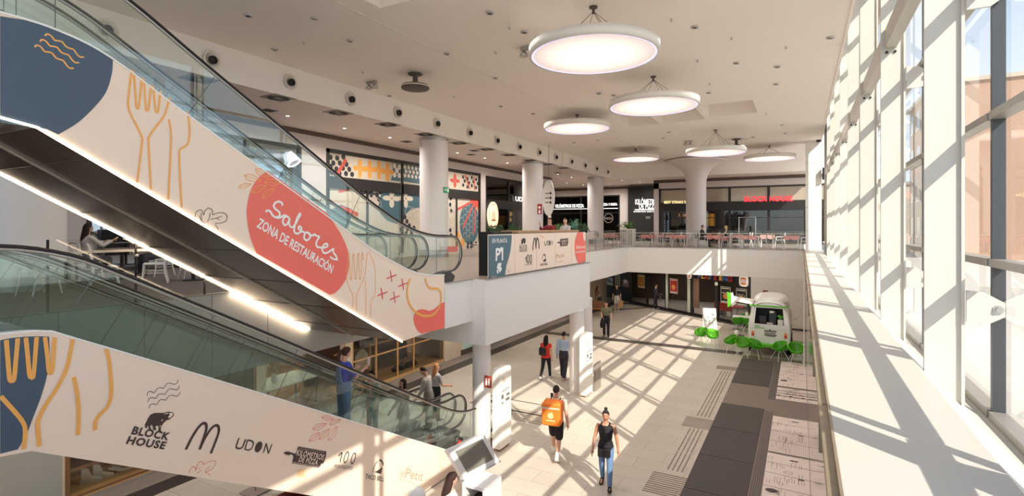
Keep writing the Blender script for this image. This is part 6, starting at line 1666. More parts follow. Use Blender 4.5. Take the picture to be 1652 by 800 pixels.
vp.rect(m, -0.2, 1.1, 0.3, 1.15, 0, 0.0); vp.rect(m, -0.2, 0.92, 0.3, 0.97); [vp.rect(m, -0.17+0.075*k, 0.995, -0.12+0.075*k, 1.065) for k in range(6)]; vp.rect(m, 0.0, 1.16, 0.08, 1.2); vp.rect(m, -0.12, 0.88, 0.22, 0.9)
m.build('dark_emblem', pm('van dark print', (60, 58, 58), 0.5), o)
m = MB(); vp.rect(m, -0.6, 1.3, -0.38, 1.34); vp.rect(m, -0.6, 1.23, -0.2, 1.26); vp.stroke(m, [(-0.8, 1.2), (0.8, 1.2)], 0.008); m.build('green_words', GREENP, o)
# open side flap with green leaves
m = MB(); m.prism([(-3.0, 2.28), (-2.05, 2.15), (-2.05, 2.12), (-3.0, 2.24)], 'y', 27.0, 28.6); fl = m.build('side_flap', VW, o)
m = MB(); m.prism([(-3.02, 2.6), (-2.9, 2.64), (-2.75, 2.1), (-2.95, 1.95)], 'y', 26.98, 27.0); m.build('flap_end', WHITEP, fl)
m = MB(); m.prism([(-3.16, 2.66), (-2.98, 2.6), (-2.96, 1.98), (-3.12, 1.9)], 'y', 26.97, 26.99); m.build('flap_green', GREENP, fl)
o.location.y += 0.45
m = MB(); m.cyl(0.1, 25.0, 0, 3.9, 0.025, 12); one('white_pole', m, WHITE, 'thin white vertical pole by the foot of the window sill wall', 'pole')

# ------------------------------------------------------------------ first floor: white gallery chairs and tables at left
CHW = pm('white painted wood', (232, 226, 216), 0.4)
def make_cross_chair():
    o = thing('dining_chair', (0, 0, 0), 'x', 'chair', 'white cross back chairs in the gallery')
    m = MB(); m.rbox(-0.21, 0.21, -0.21, 0.21, 0.43, 0.465, 0.04); m.build('seat', CHW, o)
    for sx in (-1, 1):
        m = MB(); m.tube([(0.19*sx, 0.19, 0.43), (0.2*sx, 0.21, 0.2), (0.22*sx, 0.25, 0)], [0.018, 0.016, 0.013], 8); m.build('leg', CHW, o)
        m = MB(); m.tube([(0.2*sx, -0.27, 0), (0.19*sx, -0.21, 0.25), (0.185*sx, -0.2, 0.46), (0.185*sx, -0.23, 0.7), (0.18*sx, -0.27, 0.9)], [0.014, 0.017, 0.018, 0.017, 0.015], 8); m.build('leg', CHW, o)
    m = MB(); m.tube([(-0.18, -0.27, 0.9), (-0.09, -0.285, 0.92), (0, -0.29, 0.925), (0.09, -0.285, 0.92), (0.18, -0.27, 0.9)], 0.018, 8)
    m.tube([(-0.18, -0.265, 0.87), (0, -0.24, 0.7), (0.18, -0.21, 0.52)], 0.01, 6); m.tube([(0.18, -0.265, 0.87), (0, -0.25, 0.7), (-0.18, -0.21, 0.52)], 0.01, 6)
    m.tube([(-0.18, -0.205, 0.52), (0.18, -0.205, 0.52)], 0.01, 6); m.build('backrest', CHW, o)
    m = MB()
    for z in (0.3, 0.24): m.tube([(-0.19, -0.21, z), (-0.195, 0.2, z)], 0.008, 6); m.tube([(0.19, -0.21, z), (0.195, 0.2, z)], 0.008, 6)
    m.tube([(-0.19, 0.2, 0.3), (0.19, 0.2, 0.3)], 0.008, 6); m.build('stretcher', CHW, o)
    return o
cc0 = make_cross_chair(); cu = [0]
def cross_at(x, y, rz, lab):
    if not cu[0]: cc0.location = (x, y, 4.5); cc0.rotation_euler = (0, 0, rz); cc0['label'] = lab; cu[0] = 1
    else: dup(cc0, (x, y, 4.5), rz, lab)
R9 = math.pi/2
for x, y, rz, lab in ((-12.95, 5.72, -0.35, 'white cross back chair seen whole in front of the gallery tables'), (-13.05, 6.75, 2.6, 'white cross back chair behind the second black railing gap'), (-12.75, 4.55, 0.3, 'white cross back chair half hidden by the gallery wall'),
    (-14.75, 6.15, 0.1, 'white cross back chair behind the whole one, at the diners table'), (-14.8, 7.8, 3.1, 'white cross back chair deeper in the gallery at the diners table'), (-12.95, 8.35, -0.2, 'first white cross back chair of the row under the escalator edge'), (-13.0, 9.3, 0.2, 'second white cross back chair of the row under the escalator edge'), (-13.2, 7.7, 2.9, 'white cross back chair right of the second black railing gap')):
    cross_at(x, y, rz, lab)
def gallery_table(x, y, lab):
    o = thing('dining_table', (x, y, 4.5), lab, 'table', 'dark gallery tables')
    m = MB(); m.rbox(x-0.38, x+0.38, y-0.38, y+0.38, 5.22, 5.26, 0.03); m.build('tabletop', pm('brown tabletop', (120, 92, 74), 0.5), o)
    m = MB(); m.cyl(x, y, 4.53, 5.22, 0.04, 12); m.cyl(x, y, 4.5, 4.53, 0.24, 20); m.build('pedestal', BLACK, o)
gallery_table(-14.9, 6.95, 'gallery table where the diners in pale clothes sit'); gallery_table(-12.9, 7.55, 'gallery table right of the second black railing gap'); gallery_table(-14.4, 9.6, 'gallery table deeper under the escalator edge')

# ------------------------------------------------------------------ far terrace: pink tables and white armchairs
PINK = pm('pink tablecloth', (232, 158, 150), 0.8, noise=0.06, scale=14)
def make_arm_chair():
    o = thing('armchair', (0, 0, 0), 'x', 'chair', 'white armchairs on the far terrace')
    m = MB(); m.rbox(-0.24, 0.24, -0.22, 0.24, 0.42, 0.455, 0.03); m.build('seat', pm('pale grey mesh', (186, 180, 172), 0.6), o)
    m = MB(); m.rbox(-0.22, 0.22, -0.275, -0.25, 0.55, 0.86, 0.01); m.build('backrest', pm('dark grey mesh', (92, 88, 86), 0.6), o)
    for sx in (-1, 1):
        m = MB(); m.tube([(0.27*sx, 0.27, 0), (0.26*sx, 0.22, 0.44), (0.26*sx, 0.2, 0.65)], 0.02, 6); m.build('leg', WMET, o)
        m = MB(); m.tube([(0.27*sx, -0.33, 0), (0.25*sx, -0.24, 0.44), (0.24*sx, -0.31, 0.9)], 0.02, 6); m.build('leg', WMET, o)
        m = MB(); m.bar((0.26*sx, -0.27, 0.66), (0.26*sx, 0.22, 0.65), 0.045, 0.025); m.build('armrest', WMET, o)
    m = MB(); m.tube([(-0.24, -0.31, 0.89), (0.24, -0.31, 0.89)], 0.018, 6); m.tube([(-0.25, 0.22, 0.44), (0.25, 0.22, 0.44)], 0.015, 6); m.build('crossrail', WMET, o)
    return o
ac0 = make_arm_chair(); au = [0]
def arm_at(x, y, rz, lab):
    if not au[0]: ac0.location = (x, y, 4.5); ac0.rotation_euler = (0, 0, rz); ac0['label'] = lab; au[0] = 1
    else: dup(ac0, (x, y, 4.5), rz, lab)
def pink_table(x, y, lab, clab, sides=(-1, 1), glasses=True):
    o = thing('dining_table', (x, y, 4.5), lab, 'table', 'pink cloth tables')
    m = MB(); m.box(x-0.4, x+0.4, y-0.4, y+0.4, 5.21, 5.245); m.build('tabletop', WHITE, o)
    for sx in (-1, 1):
        for sy in (-1, 1):
            m = MB(); m.bar((x+0.34*sx, y+0.34*sy, 4.5), (x+0.34*sx, y+0.34*sy, 5.21), 0.05); m.build('leg', WMET, o)
    c = MB()
    c.box(x-0.41, x+0.41, y-0.41, y+0.41, 5.245, 5.252)
    for (a, b) in (((-0.41, -0.41), (0.41, -0.41)), ((0.41, -0.41), (0.41, 0.41)), ((0.41, 0.41), (-0.41, 0.41)), ((-0.41, 0.41), (-0.41, -0.41))):
        K = 8; top = []; bot = []
        for k in range(K+1):
            t = k/K; px = a[0]+(b[0]-a[0])*t; py = a[1]+(b[1]-a[1])*t
            dz = 0.16 + 0.1*abs(math.sin(math.pi*(t+0.5)*2)); ww = 0.012*math.sin(t*18)
            top.append((x+px, y+py, 5.25)); bot.append((x+px*(1.02+ww), y+py*(1.02+ww), 5.25-dz))
        for k in range(K): c.add([top[k], bot[k], bot[k+1], top[k+1]], [(0,1,2,3)])
    tag(c.build('tablecloth', PINK, None), 'pink cloth on the ' + clab, 'tablecloth', 'pink tablecloths')
    for s in sides:
        arm_at(x + 0.72*s, y, R9*s, ('left' if s < 0 else 'right') + ' white armchair at the ' + clab)
    if glasses:
        for k, (dx, dy) in enumerate(((-0.12, -0.1), (0.15, 0.05))):
            g = MB(); g.lathe(x+dx, y+dy, [(0.03, 5.252), (0.006, 5.262), (0.006, 5.33), (0.035, 5.36), (0.035, 5.42)], 10); tag(g.build('wine_glass', GLASS, None), ('left' if k == 0 else 'right') + ' glass on the ' + clab, 'glass', 'glasses on the pink tables')
for px, Y, cl in ((1046, 35.6, 'pink table right of the fern planter'), (1097, 35.4, 'pink table left of the mushroom column'), (1152, 35.3, 'pink table where the two diners sit'), (1208, 35.3, 'pink table fourth from the fern planter'), (1277, 35.2, 'pink table next to the clad pillar'), (985, 36.5, 'pink table left of the fern planter')):
    x = ony(px, 385, Y)[0]
    pink_table(x, Y, 'square ' + cl.replace('pink table', 'table with a pink cloth'), cl)
for px, Y, cl in ((1075, 38.0, 'back row pink table left of the mushroom column'), (1187, 38.2, 'back row pink table behind the fourth one'), (1238, 38.2, 'back row pink table nearest the clad pillar')):
    x = ony(px, 385, Y)[0]
    pink_table(x, Y, 'square ' + cl.replace('pink table', 'table with a pink cloth'), cl, (-1, 1), False)
# slatted planter with fern, plant rows, white X fence
LEAF = pm('fern green', (84, 122, 58), 0.6, noise=0.3, scale=7); LEAF2 = pm('blue green palm', (104, 146, 118), 0.6, noise=0.25, scale=7); LEAF3 = pm('dark palm green', (52, 84, 44), 0.6, noise=0.3, scale=7)
def fern(m, x, y, z, r, h, n, seed):
    rnd = random.Random(seed)
    for k in range(n):
        a = 2*math.pi*k/n + rnd.random()*0.4; L = r*(0.7+0.4*rnd.random()); hh = h*(0.5+0.7*rnd.random()); P = []
        for i in range(7):
            t = i/6; P.append(Vector((x + L*t*math.cos(a), y + L*t*math.sin(a), z + hh*math.sin(2.4*t)*1.0 - 0.12*t*t)))
        sd = Vector((-math.sin(a), math.cos(a), 0))
        for i in range(6):
            d = (P[i+1]-P[i])
            for sg in (1, -1):
                w = 0.09*(1-abs(i/6-0.35)); tip = P[i] + sd*sg*(w+0.03) + d*1.1
                m.add([P[i], P[i]+d*0.55, tip], [(0,1,2)])
def planter(x, y, w, d, h, lab, leaf, seed, n=30, fr=0.55, fh=0.45, slat=True):
    o = thing('planter', (x, y, 4.5), lab, 'planter')
    m = MB(); m.box(x-w+0.03, x+w-0.03, y-d+0.03, y+d-0.03, 4.55, 4.5+h-0.03); m.build('liner', pm('grey liner', (150, 144, 136), 0.6), o)
    m = MB()
    if slat:
        k = 0
        xx = x-w
        while xx < x+w: m.box(xx, xx+0.05, y-d-0.01, y-d+0.02, 4.5, 4.5+h); xx += 0.11
        yy = y-d
        while yy < y+d: m.box(x+w-0.02, x+w+0.01, yy, yy+0.05, 4.5, 4.5+h); m.box(x-w-0.01, x-w+0.02, yy, yy+0.05, 4.5, 4.5+h); yy += 0.11
        for z in (4.52, 4.5+h-0.06): m.box(x-w-0.015, x+w+0.015, y-d-0.015, y+d+0.015, z, z+0.05)
    m.build('slats', WHITE, o)
    m = MB(); fern(m, x, y, 4.5+h-0.05, fr, fh, n, seed); m.build('foliage', leaf, o)
x = ony(1013, 385, 34.3)[0]; planter(x, 34.35, 0.42, 0.32, 1.15, 'white slatted planter with a green fern at the corner of the void', LEAF, 3, 34, 0.75, 0.5)
for px, Y, lf, sd, lab in ((897, 27.2, LEAF, 5, 'green fern planter left behind the printed banner'), (912, 27.4, LEAF3, 6, 'dark fern planter between the seated pair behind the banner'), (927, 27.4, LEAF2, 7, 'blue green palm planter right behind the banner'), (941, 27.5, LEAF3, 8, 'dark palm planter at the right end of the white planter row')):
    x = ony(px, 375, Y)[0]; planter(x, Y, 0.22, 0.25, 0.95, lab, lf, sd, 30, 0.4, 0.75 if lf is LEAF2 else 0.55)
def fence(px0, px1, Y, lab):
    x0 = ony(px0, 380, Y)[0]; x1 = ony(px1, 380, Y)[0]
    o = thing('fence_panel', ((x0+x1)/2, Y, 4.5), lab, 'fence', 'white crossed fence panels')
    m = MB()
    for x in (x0, (x0+x1)/2, x1): m.box(x-0.025, x+0.025, Y-0.025, Y+0.025, 4.5, 5.5)
    for z in (5.45, 4.65): m.box(x0, x1, Y-0.02, Y+0.02, z, z+0.05)
    m.bar((x0, Y, 5.45), ((x0+x1)/2, Y, 4.68), 0.03); m.bar((x1, Y, 5.45), ((x0+x1)/2, Y, 4.68), 0.03); m.build('frame', WHITE, o)
    m = MB(); m.box(x0+0.05, x1-0.05, Y+0.1, Y+0.5, 4.5, 5.3); m.build('wood_planter', WOODO, o)
    m = MB(); fern(m, (x0+x1)/2-0.15, Y+0.3, 5.28, 0.36, 0.6, 26, int(px0)); fern(m, (x0+x1)/2+0.2, Y+0.3, 5.28, 0.36, 0.55, 24, int(px1)); m.build('foliage', LEAF3, o)
fence(782, 807, 22.8, 'white crossed fence panel with ferns left above the banner'); fence(809, 838, 22.8, 'white crossed fence panel with ferns right beside the second column')
for px in (768, 778):
    x = ony(px, 398, 22.0)[0]; dup(cc0, (x, 22.3, 4.5), 1.2, 'white chair standing left of the white crossed fence' if px == 770 else 'white chair nearest the white crossed fence')
# ------------------------------------------------------------------ people
def remesh(mb, vox, it=3, fac=0.5):
    me = mb.mesh('tmp', [])
    ob = D.objects.new('tmp', me); COL.objects.link(ob)
    r = ob.modifiers.new('r', 'REMESH'); r.mode = 'VOXEL'; r.voxel_size = vox; r.use_smooth_shade = True
    s = ob.modifiers.new('s', 'SMOOTH'); s.factor = fac; s.iterations = it
    dg = bpy.context.evaluated_depsgraph_get(); dg.update()
    out = D.meshes.new_from_object(ob.evaluated_get(dg))
    D.objects.remove(ob); D.meshes.remove(me)
    return out
def link_mesh(name, me, mat, parent):
    me.materials.clear(); me.materials.append(mat); me.polygons.foreach_set('use_smooth', [True]*len(me.polygons))
    o = D.objects.new(name, me); COL.objects.link(o); o.parent = parent; return o
def skin(rgb): return pm('skin %d %d %d' % rgb, rgb, 0.5, noise=0.03)
def cloth(rgb, noise=0.06, scale=12): return pm('cloth %d %d %d %d' % (*rgb, int(noise*100)), rgb, 0.85, noise=noise, scale=scale)
def person(x, y, z, rz, H, label, skin_rgb=(206, 156, 126), top=None, sleeve=0.5, top_rgb=(200, 200, 200), bottom='trousers', bot_rgb=(50, 50, 60), shoe_rgb=(40, 36, 36), hair='short', hair_rgb=(44, 34, 30),
           lean=0, hips=(0, 0), knees=(0, 0), arms=(0, 0), abd=(8, 8), elbows=(12, 12), inw=(0, 0), head=(0, 0), sit=None, female=False, group=None, vox=0.014, socks=None, straps=None, noise=0.05):
    o = thing('person', (x, y, z), label, 'person', group, rz)
    R = math.radians
    pel_z = 0.53*H
    def leg(sgn, a, k):
        hip = Vector((sgn*0.052*H, 0, 0)); ab = 0.03
        d1 = Vector((sgn*ab, math.sin(R(a)), -math.cos(R(a)))).normalized(); kn = hip + d1*0.25*H
        d2 = Vector((sgn*ab*0.3, math.sin(R(a-k)), -math.cos(R(a-k)))).normalized(); an = kn + d2*0.235*H
        f = Vector((sgn*0.12, math.cos(R(max(-30, min(30, (a-k)*0.6)))), math.sin(R(max(-35, min(25, (a-k)*0.8)))))).normalized()
        return hip, kn, an, f
    LG = [leg(-1, hips[0], knees[0]), leg(1, hips[1], knees[1])]
    if sit is None: pz = -min(min(l[2].z, (l[2] + l[3]*0.1*H).z) for l in LG) + 0.042*H
    else: pz = sit + 0.055*H
    P = Vector((0, 0, pz)); LG = [tuple([q + P for q in l[:3]]) + (l[3],) for l in LG]
    up = Vector((0, math.sin(R(lean)), math.cos(R(lean)))); fw = Vector((0, math.cos(R(lean)), -math.sin(R(lean))))
    def sp(h, dy=0, dx=0): return P + up*(h*H) + fw*(dy*H) + Vector((dx*H, 0, 0))
    sw = 0.103 if female else 0.122
    def arm(sgn, s, ab, e, inn):
        sh = sp(0.285, 0, sgn*sw); s += lean*0.5
        d1 = Vector((sgn*math.sin(R(ab)), math.sin(R(s))*math.cos(R(ab)), -math.cos(R(s))*math.cos(R(ab)))); el = sh + d1*0.172*H
        d2 = Vector((sgn*(math.sin(R(ab*0.5)) - math.sin(R(inn))), math.sin(R(s+e)), -math.cos(R(s+e)))).normalized(); wr = el + d2*0.15*H
        return sh, el, wr, d2
    AR = [arm(-1, arms[0], abd[0], elbows[0], inw[0]), arm(1, arms[1], abd[1], elbows[1], inw[1])]
    def ring(c, rx, ry, u=up, f=fw, n=20): return [c + Vector((1, 0, 0))*(rx*H*math.cos(2*math.pi*k/n)) + f*(ry*H*math.sin(2*math.pi*k/n)) for k in range(n)]
    hw, ww, cw = (0.1, 0.074, 0.092) if female else (0.096, 0.086, 0.104)
    def torso(m, g=0.0, h0=-0.06, h1=0.34, bust=0.0):
        prof = [(-0.06, hw*0.8, 0.06, 0), (-0.02, hw, 0.072, 0), (0.03, hw*0.97, 0.07, 0), (0.10, ww, 0.058, 0), (0.17, (ww+cw)/2, 0.064, 0.004), (0.225, cw, 0.072 + bust, 0.008), (0.27, cw*1.04, 0.066, 0.004), (0.30, sw*0.93, 0.05, 0), (0.325, sw*0.52, 0.04, 0), (0.345, 0.036, 0.034, 0.004)]
        rr = [ring(sp(h, dy), a+g, b+g) for h, a, b, dy in prof if h0 - 1e-6 <= h <= h1 + 1e-6]
        m.loft(rr, 0, True, True)
    def limb(m, a, b, ra, rb, g=0.0, n=7, bulge=0.0):
        pts = [a + (b-a)*(i/(n-1)) for i in range(n)]
        rad = [(ra + (rb-ra)*(i/(n-1)) + bulge*math.sin(math.pi*min(1, 1.6*i/(n-1))))*H + g*H for i in range(n)]
        m.tube(pts, rad, 12); m.ell(a, (rad[0]*0.98,)*3, 10, 6); m.ell(b, (rad[-1]*0.98,)*3, 10, 6)
    # ---- body: one continuous surface
    m = MB(); torso(m, -0.004, bust=0.008 if female else 0)
    nk = sp(0.33, 0.004); hp, hy = head
    hd = Vector((math.sin(R(hy))*math.cos(R(hp)), math.cos(R(hy))*math.cos(R(hp)), math.sin(R(hp))))
    hup = Vector((0, 0, 1)) + hd*(-math.sin(R(hp))); hup = (hup - hd*hup.dot(hd)).normalized(); hsd = hd.cross(hup)
    hc = nk + up*0.035*H + hup*0.062*H + hd*0.014*H
    m.tube([nk - up*0.02*H, nk + up*0.03*H, hc - hup*0.02*H], [0.036*H, 0.031*H, 0.034*H], 12)
    def hpt(a, b, c): return hc + hsd*(a*H) + hd*(b*H) + hup*(c*H)
    HR = []
    for i in range(11):
        t = -math.pi/2 + math.pi*i/10; q = max(math.cos(t), 0.02)
        jaw = 1 - 0.22*max(0, -math.sin(t)); 
        HR.append([hpt(0.044*q*jaw*math.cos(k*math.pi/9), (0.054*q*math.sin(k*math.pi/9))*(1 if math.sin(k*math.pi/9) < 0 else 0.96) + 0.006*max(0, -math.sin(t)), 0.064*math.sin(t)) for k in range(18)])
    m.loft(HR, 0, True, True)
    m.tube([hpt(0, 0.046, 0.012), hpt(0, 0.058, -0.008), hpt(0, 0.05, -0.014)], [0.006*H, 0.0085*H, 0.006*H], 8)
    for sg in (-1, 1): m.ell(hpt(sg*0.045, -0.002, -0.004), (0.006*H, 0.01*H, 0.017*H), 8, 6)
    m.ell(hpt(0, 0.047, -0.03), (0.016*H, 0.008*H, 0.008*H), 8, 5)
    for sgn, (sh, el, wr, d2) in zip((-1, 1), AR):
        limb(m, sh, el, 0.028 if female else 0.033, 0.022 if female else 0.026, bulge=0.002); limb(m, el, wr, 0.023 if female else 0.026, 0.015 if female else 0.017, bulge=0.002)
        # hand: palm, four unequal fingers, thumb from the side of the palm
        sd = Vector((-sgn, 0, 0)); nrm = d2.cross(sd).normalized(); sd = nrm.cross(d2).normalized()
        pc = wr + d2*0.026*H
        m.loft([[wr + d2*(t*H) + sd*(a*H*math.cos(2*math.pi*k/10)) + nrm*(b*H*math.sin(2*math.pi*k/10)) for k in range(10)] for t, a, b in ((0.0, 0.014, 0.011), (0.02, 0.022, 0.012), (0.045, 0.023, 0.01), (0.052, 0.018, 0.007))])
        fwd = Vector((0, 1, 0)); fwd = (fwd - d2*fwd.dot(d2)); fwd = fwd.normalized() if fwd.length > 0.1 else Vector((0, 0, 1))
        ac = d2.cross(fwd).normalized()
        for j, L in enumerate((0.040, 0.046, 0.043, 0.034)):
            b0 = wr + d2*0.048*H + fwd*((0.017 - 0.0115*j)*H); c1 = b0 + d2*(L*0.55*H) + sd*0.003*H; c2 = c1 + d2*(L*0.4*H) + sd*0.014*H
            m.tube([b0, c1, c2], [0.0062*H, 0.0056*H, 0.0045*H], 7)
        t0 = wr + d2*0.012*H + fwd*0.016*H; m.tube([t0, t0 + d2*0.018*H + fwd*0.014*H, t0 + d2*0.036*H + fwd*0.017*H + sd*0.008*H], [0.0075*H, 0.0066*H, 0.005*H], 7)
    for hip, kn, an, f in LG:
        limb(m, hip, kn, 0.05, 0.033, bulge=0.003); limb(m, kn, an, 0.033, 0.021, bulge=0.006)
        m.tube([an + Vector((0, 0, -0.01*H)) - f*0.012*H, an + f*0.05*H - Vector((0, 0, 0.022*H)), an + f*0.1*H - Vector((0, 0, 0.028*H))], [0.022*H, 0.022*H, 0.013*H], 10)
    body = link_mesh('body', remesh(m, vox), skin(skin_rgb), o)
    # ---- face
    m = MB()
    for sg in (-1, 1): m.ell(hpt(sg*0.018, 0.0475, 0.006), (0.0055*H, 0.004*H, 0.0035*H), 8, 5)
    fix(m.build('eyes', pm('dark eye', (40, 30, 28), 0.3)), o)
    m = MB()
    for sg in (-1, 1): m.tube([hpt(sg*0.009, 0.051, 0.017), hpt(sg*0.019, 0.0495, 0.02), hpt(sg*0.028, 0.0445, 0.016)], 0.0022*H, 6)
    fix(m.build('eyebrows', cloth(hair_rgb)), o)
    m = MB(); m.tube([hpt(-0.013, 0.0515, -0.0285), hpt(0, 0.0555, -0.0275), hpt(0.013, 0.0515, -0.0285)], 0.0028*H, 6); fix(m.build('mouth', pm('lip red', (168, 92, 84), 0.5)), o)
    # ---- clothes
    if top:
        m = MB(); g = 0.007
        torso(m, g, -0.045 if top != 'crop' else 0.03, 0.326 if top != 'tank' else 0.3, 0.008 if female else 0)
        if top == 'tank':
            for sg in (-1, 1): limb(m, sp(0.29, 0.03, sg*0.055), sp(0.325, 0, sg*0.05), 0.018, 0.014); limb(m, sp(0.325, 0, sg*0.05), sp(0.29, -0.03, sg*0.055), 0.014, 0.018)
        if sleeve > 0:
            for sh, el, wr, d2 in AR:
                if sleeve <= 1:
                    e = sh + (el-sh)*sleeve; limb(m, sh, e, 0.036 if not female else 0.031, 0.033 if not female else 0.028, 0.004)
                else:
                    limb(m, sh, el, 0.036 if not female else 0.031, 0.029 if not female else 0.025, 0.004); limb(m, el, el + (wr-el)*min(1.0, sleeve-1), 0.029 if not female else 0.025, 0.022, 0.004)
        link_mesh('shirt', remesh(m, vox, 2), cloth(top_rgb, noise), o)
    if bottom in ('trousers', 'shorts', 'leggings', 'dungarees'):
        m = MB(); g = 0.005 if bottom == 'leggings' else 0.009
        torso(m, g + 0.001, -0.06, 0.1 if bottom != 'dungarees' else 0.1)
        for hip, kn, an, f in LG:
            if bottom == 'shorts': limb(m, hip, hip + (kn-hip)*0.8, 0.054, 0.05, g)
            else: limb(m, hip, kn, 0.052, 0.035, g, bulge=0.002); limb(m, kn, kn + (an-kn)*0.95, 0.035, 0.026 if bottom == 'leggings' else 0.032, g)
        if bottom == 'dungarees':
            m.loft([[sp(h, dy, dx) for dx, dy in ((-w, d), (w, d), (w, d+0.02), (-w, d+0.02))] for h, w, d in ((0.08, 0.075, 0.055), (0.2, 0.06, 0.07), (0.24, 0.055, 0.068))], 0, False, True)
            m.loft([[sp(h, dy, dx) for dx, dy in ((-w, d), (w, d), (w, d-0.02), (-w, d-0.02))] for h, w, d in ((0.08, 0.08, -0.055), (0.2, 0.05, -0.064), (0.25, 0.03, -0.062))], 0, False, True)
            for sg in (-1, 1): m.tube([sp(0.23, 0.085, sg*0.05), sp(0.315, 0.045, sg*0.055), sp(0.325, 0, sg*0.055), sp(0.3, -0.05, sg*0.045), sp(0.22, -0.078, sg*0.025)], 0.012*H, 8)
        link_mesh('trousers' if bottom != 'shorts' else 'shorts', remesh(m, vox, 2), cloth(bot_rgb, 0.08), o)
    for hip, kn, an, f in LG:
        m = MB(); dn = Vector((0, 0, -1)); sdv = f.cross(dn).normalized(); u2 = sdv.cross(f).normalized()
        if u2.z < 0: u2 = -u2
        RR = []
        for t, w, h0, h1 in ((-0.03, 0.016, -0.038, 0.005), (-0.01, 0.024, -0.042, 0.016), (0.03, 0.027, -0.042, 0.008), (0.07, 0.03, -0.042, -0.008), (0.105, 0.026, -0.042, -0.018), (0.122, 0.012, -0.04, -0.026)):
            RR.append([an + f*(t*H) + sdv*(w*H*math.cos(2*math.pi*k/12)) + u2*((((h0+h1)/2) + (h1-h0)/2*math.sin(2*math.pi*k/12))*H) for k in range(12)])
        m.loft(RR); fix(m.build('shoe', cloth(shoe_rgb)), o)
        if socks:
            m = MB(); m.tube([an, an + (kn-an)*0.3], [0.026*H, 0.029*H], 12); fix(m.build('sock', cloth(socks)), o)
    # ---- hair
    m = MB()
    HRr = []
    for i in range(9):
        t = 0.0 + (math.pi/2)*i/8; q = max(math.cos(t), 0.02)
        HRr.append([hpt(0.0475*q*math.cos(k*math.pi/9), 0.0575*q*math.sin(k*math.pi/9) - 0.004 - (0.012*max(0, math.sin(k*math.pi/9))*(1 - i/8)), 0.012 + (0.03*max(0, math.sin(k*math.pi/9)) - 0.03*max(0, -math.sin(k*math.pi/9)))*(1 - i/8) + 0.058*math.sin(t)) for k in range(18)])
    if hair != 'bald': m.loft(HRr, 0, True, True)
    if hair in ('long', 'pony', 'bun', 'bob'):
        m.ell(hpt(0, -0.012, 0.012), (0.049*H, 0.05*H, 0.06*H), 16, 9)
    if hair == 'long':
        rr = [[hpt(w*math.cos(2*math.pi*k/16), d + 0.036*math.sin(2*math.pi*k/16), c) for k in range(16)] for c, w, d in ((0.03, 0.05, -0.025), (-0.03, 0.06, -0.032), (-0.08, 0.062, -0.042), (-0.14, 0.056, -0.055), (-0.185, 0.034, -0.06))]
        m.loft(rr, 0, True, True)
    if hair == 'bob':
        for sg in (-1, 1): m.loft([[hpt(sg*0.045 + 0.012*math.cos(2*math.pi*k/10), -0.005 + 0.032*math.sin(2*math.pi*k/10), c) for k in range(10)] for c in (0.02, -0.03, -0.075)])
        m.loft([[hpt(0.045*math.cos(2*math.pi*k/12), -0.03 + 0.022*math.sin(2*math.pi*k/12), c) for k in range(12)] for c in (0.02, -0.03, -0.075)])
    if hair == 'pony':
        pp = [hpt(0, -0.055, 0.03), hpt(0, -0.085, 0.01), hpt(0, -0.095, -0.05), hpt(0, -0.09, -0.12), hpt(0, -0.085, -0.17)]
        m.tube(pp, [0.014*H, 0.021*H, 0.024*H, 0.02*H, 0.006*H], 12)
    if hair == 'bun': m.ell(hpt(0, -0.02, 0.085), (0.024*H, 0.024*H, 0.022*H), 12, 8)
    if m.v: fix(m.build('hair', cloth(hair_rgb, 0.2, 30)), o)
    info = {'o': o, 'P': P, 'sp': sp, 'AR': AR, 'LG': LG, 'hpt': hpt, 'H': H, 'M': Matrix.Translation((x, y, z)) @ Matrix.Rotation(rz, 4, 'Z')}
    return info
def fix(ob, parent):
    """a child drawn in the figure's own frame"""
    if ob.location.length > 0:
        ob.data.transform(Matrix.Translation(ob.location)); ob.location = (0, 0, 0)
    ob.parent = parent
    return ob
def held(info, nm, mb, mat, label, cat, group=None):
    """a thing carried by a figure: drawn in the figure's frame, linked as its own top-level object"""
    mb.xf(info['M']); return one(nm, mb, mat, label, cat, group)
PI = math.pi
def face_to(x, y, tx, ty): return math.atan2(-(tx-x), ty-y)
# 1 woman walking towards the camera
w = person(-3.82, 11.35, 0, face_to(-3.82, 11.35, -2.4, 4), 1.67, 'woman with a hair bun in black sleeveless top and jeans walking towards the camera', (198, 142, 112), 'tank', 0, (34, 32, 36), 'leggings', (104, 134, 172), (30, 28, 30), 'bun', (38, 28, 26), hips=(14, -10), knees=(8, 14), arms=(-6, 10), abd=(14, 14), elbows=(8, 12), female=True, vox=0.011)
m = MB(); m.tube([w['sp'](0.0, 0.06, 0.085), w['sp'](0.1, 0.076, 0.07), w['sp'](0.2, 0.092, 0.03), w['sp'](0.28, 0.08, -0.02), w['sp'](0.33, 0.02, -0.055), w['sp'](0.28, -0.068, -0.03), w['sp'](0.15, -0.078, 0.03), w['sp'](0.02, -0.06, 0.085), w['sp'](0.0, 0.0, 0.108), w['sp'](0.0, 0.06, 0.085)], 0.009, 6)
q = held(w, 'shoulder_bag', m, BLACK, 'black shoulder bag at the hip of the woman with the hair bun', 'bag')
m = MB(); c = w['sp'](-0.035, 0.10, 0.01); m.rbox(c.x-0.14, c.x+0.14, c.y-0.05, c.y+0.04, c.z-0.1, c.z+0.09, 0.03); m.xf(w['M']); m.build('pouch', pm('black leather', (30, 28, 30), 0.35), q)
m = MB(); m.tube([w['sp'](0.075, 0.066*math.sin(t), 0.085*math.cos(t)) for t in [2*PI*k/20 for k in range(20)]], 0.014, 6, closed=True); fix(m.build('belt', BLACK), w['o'])
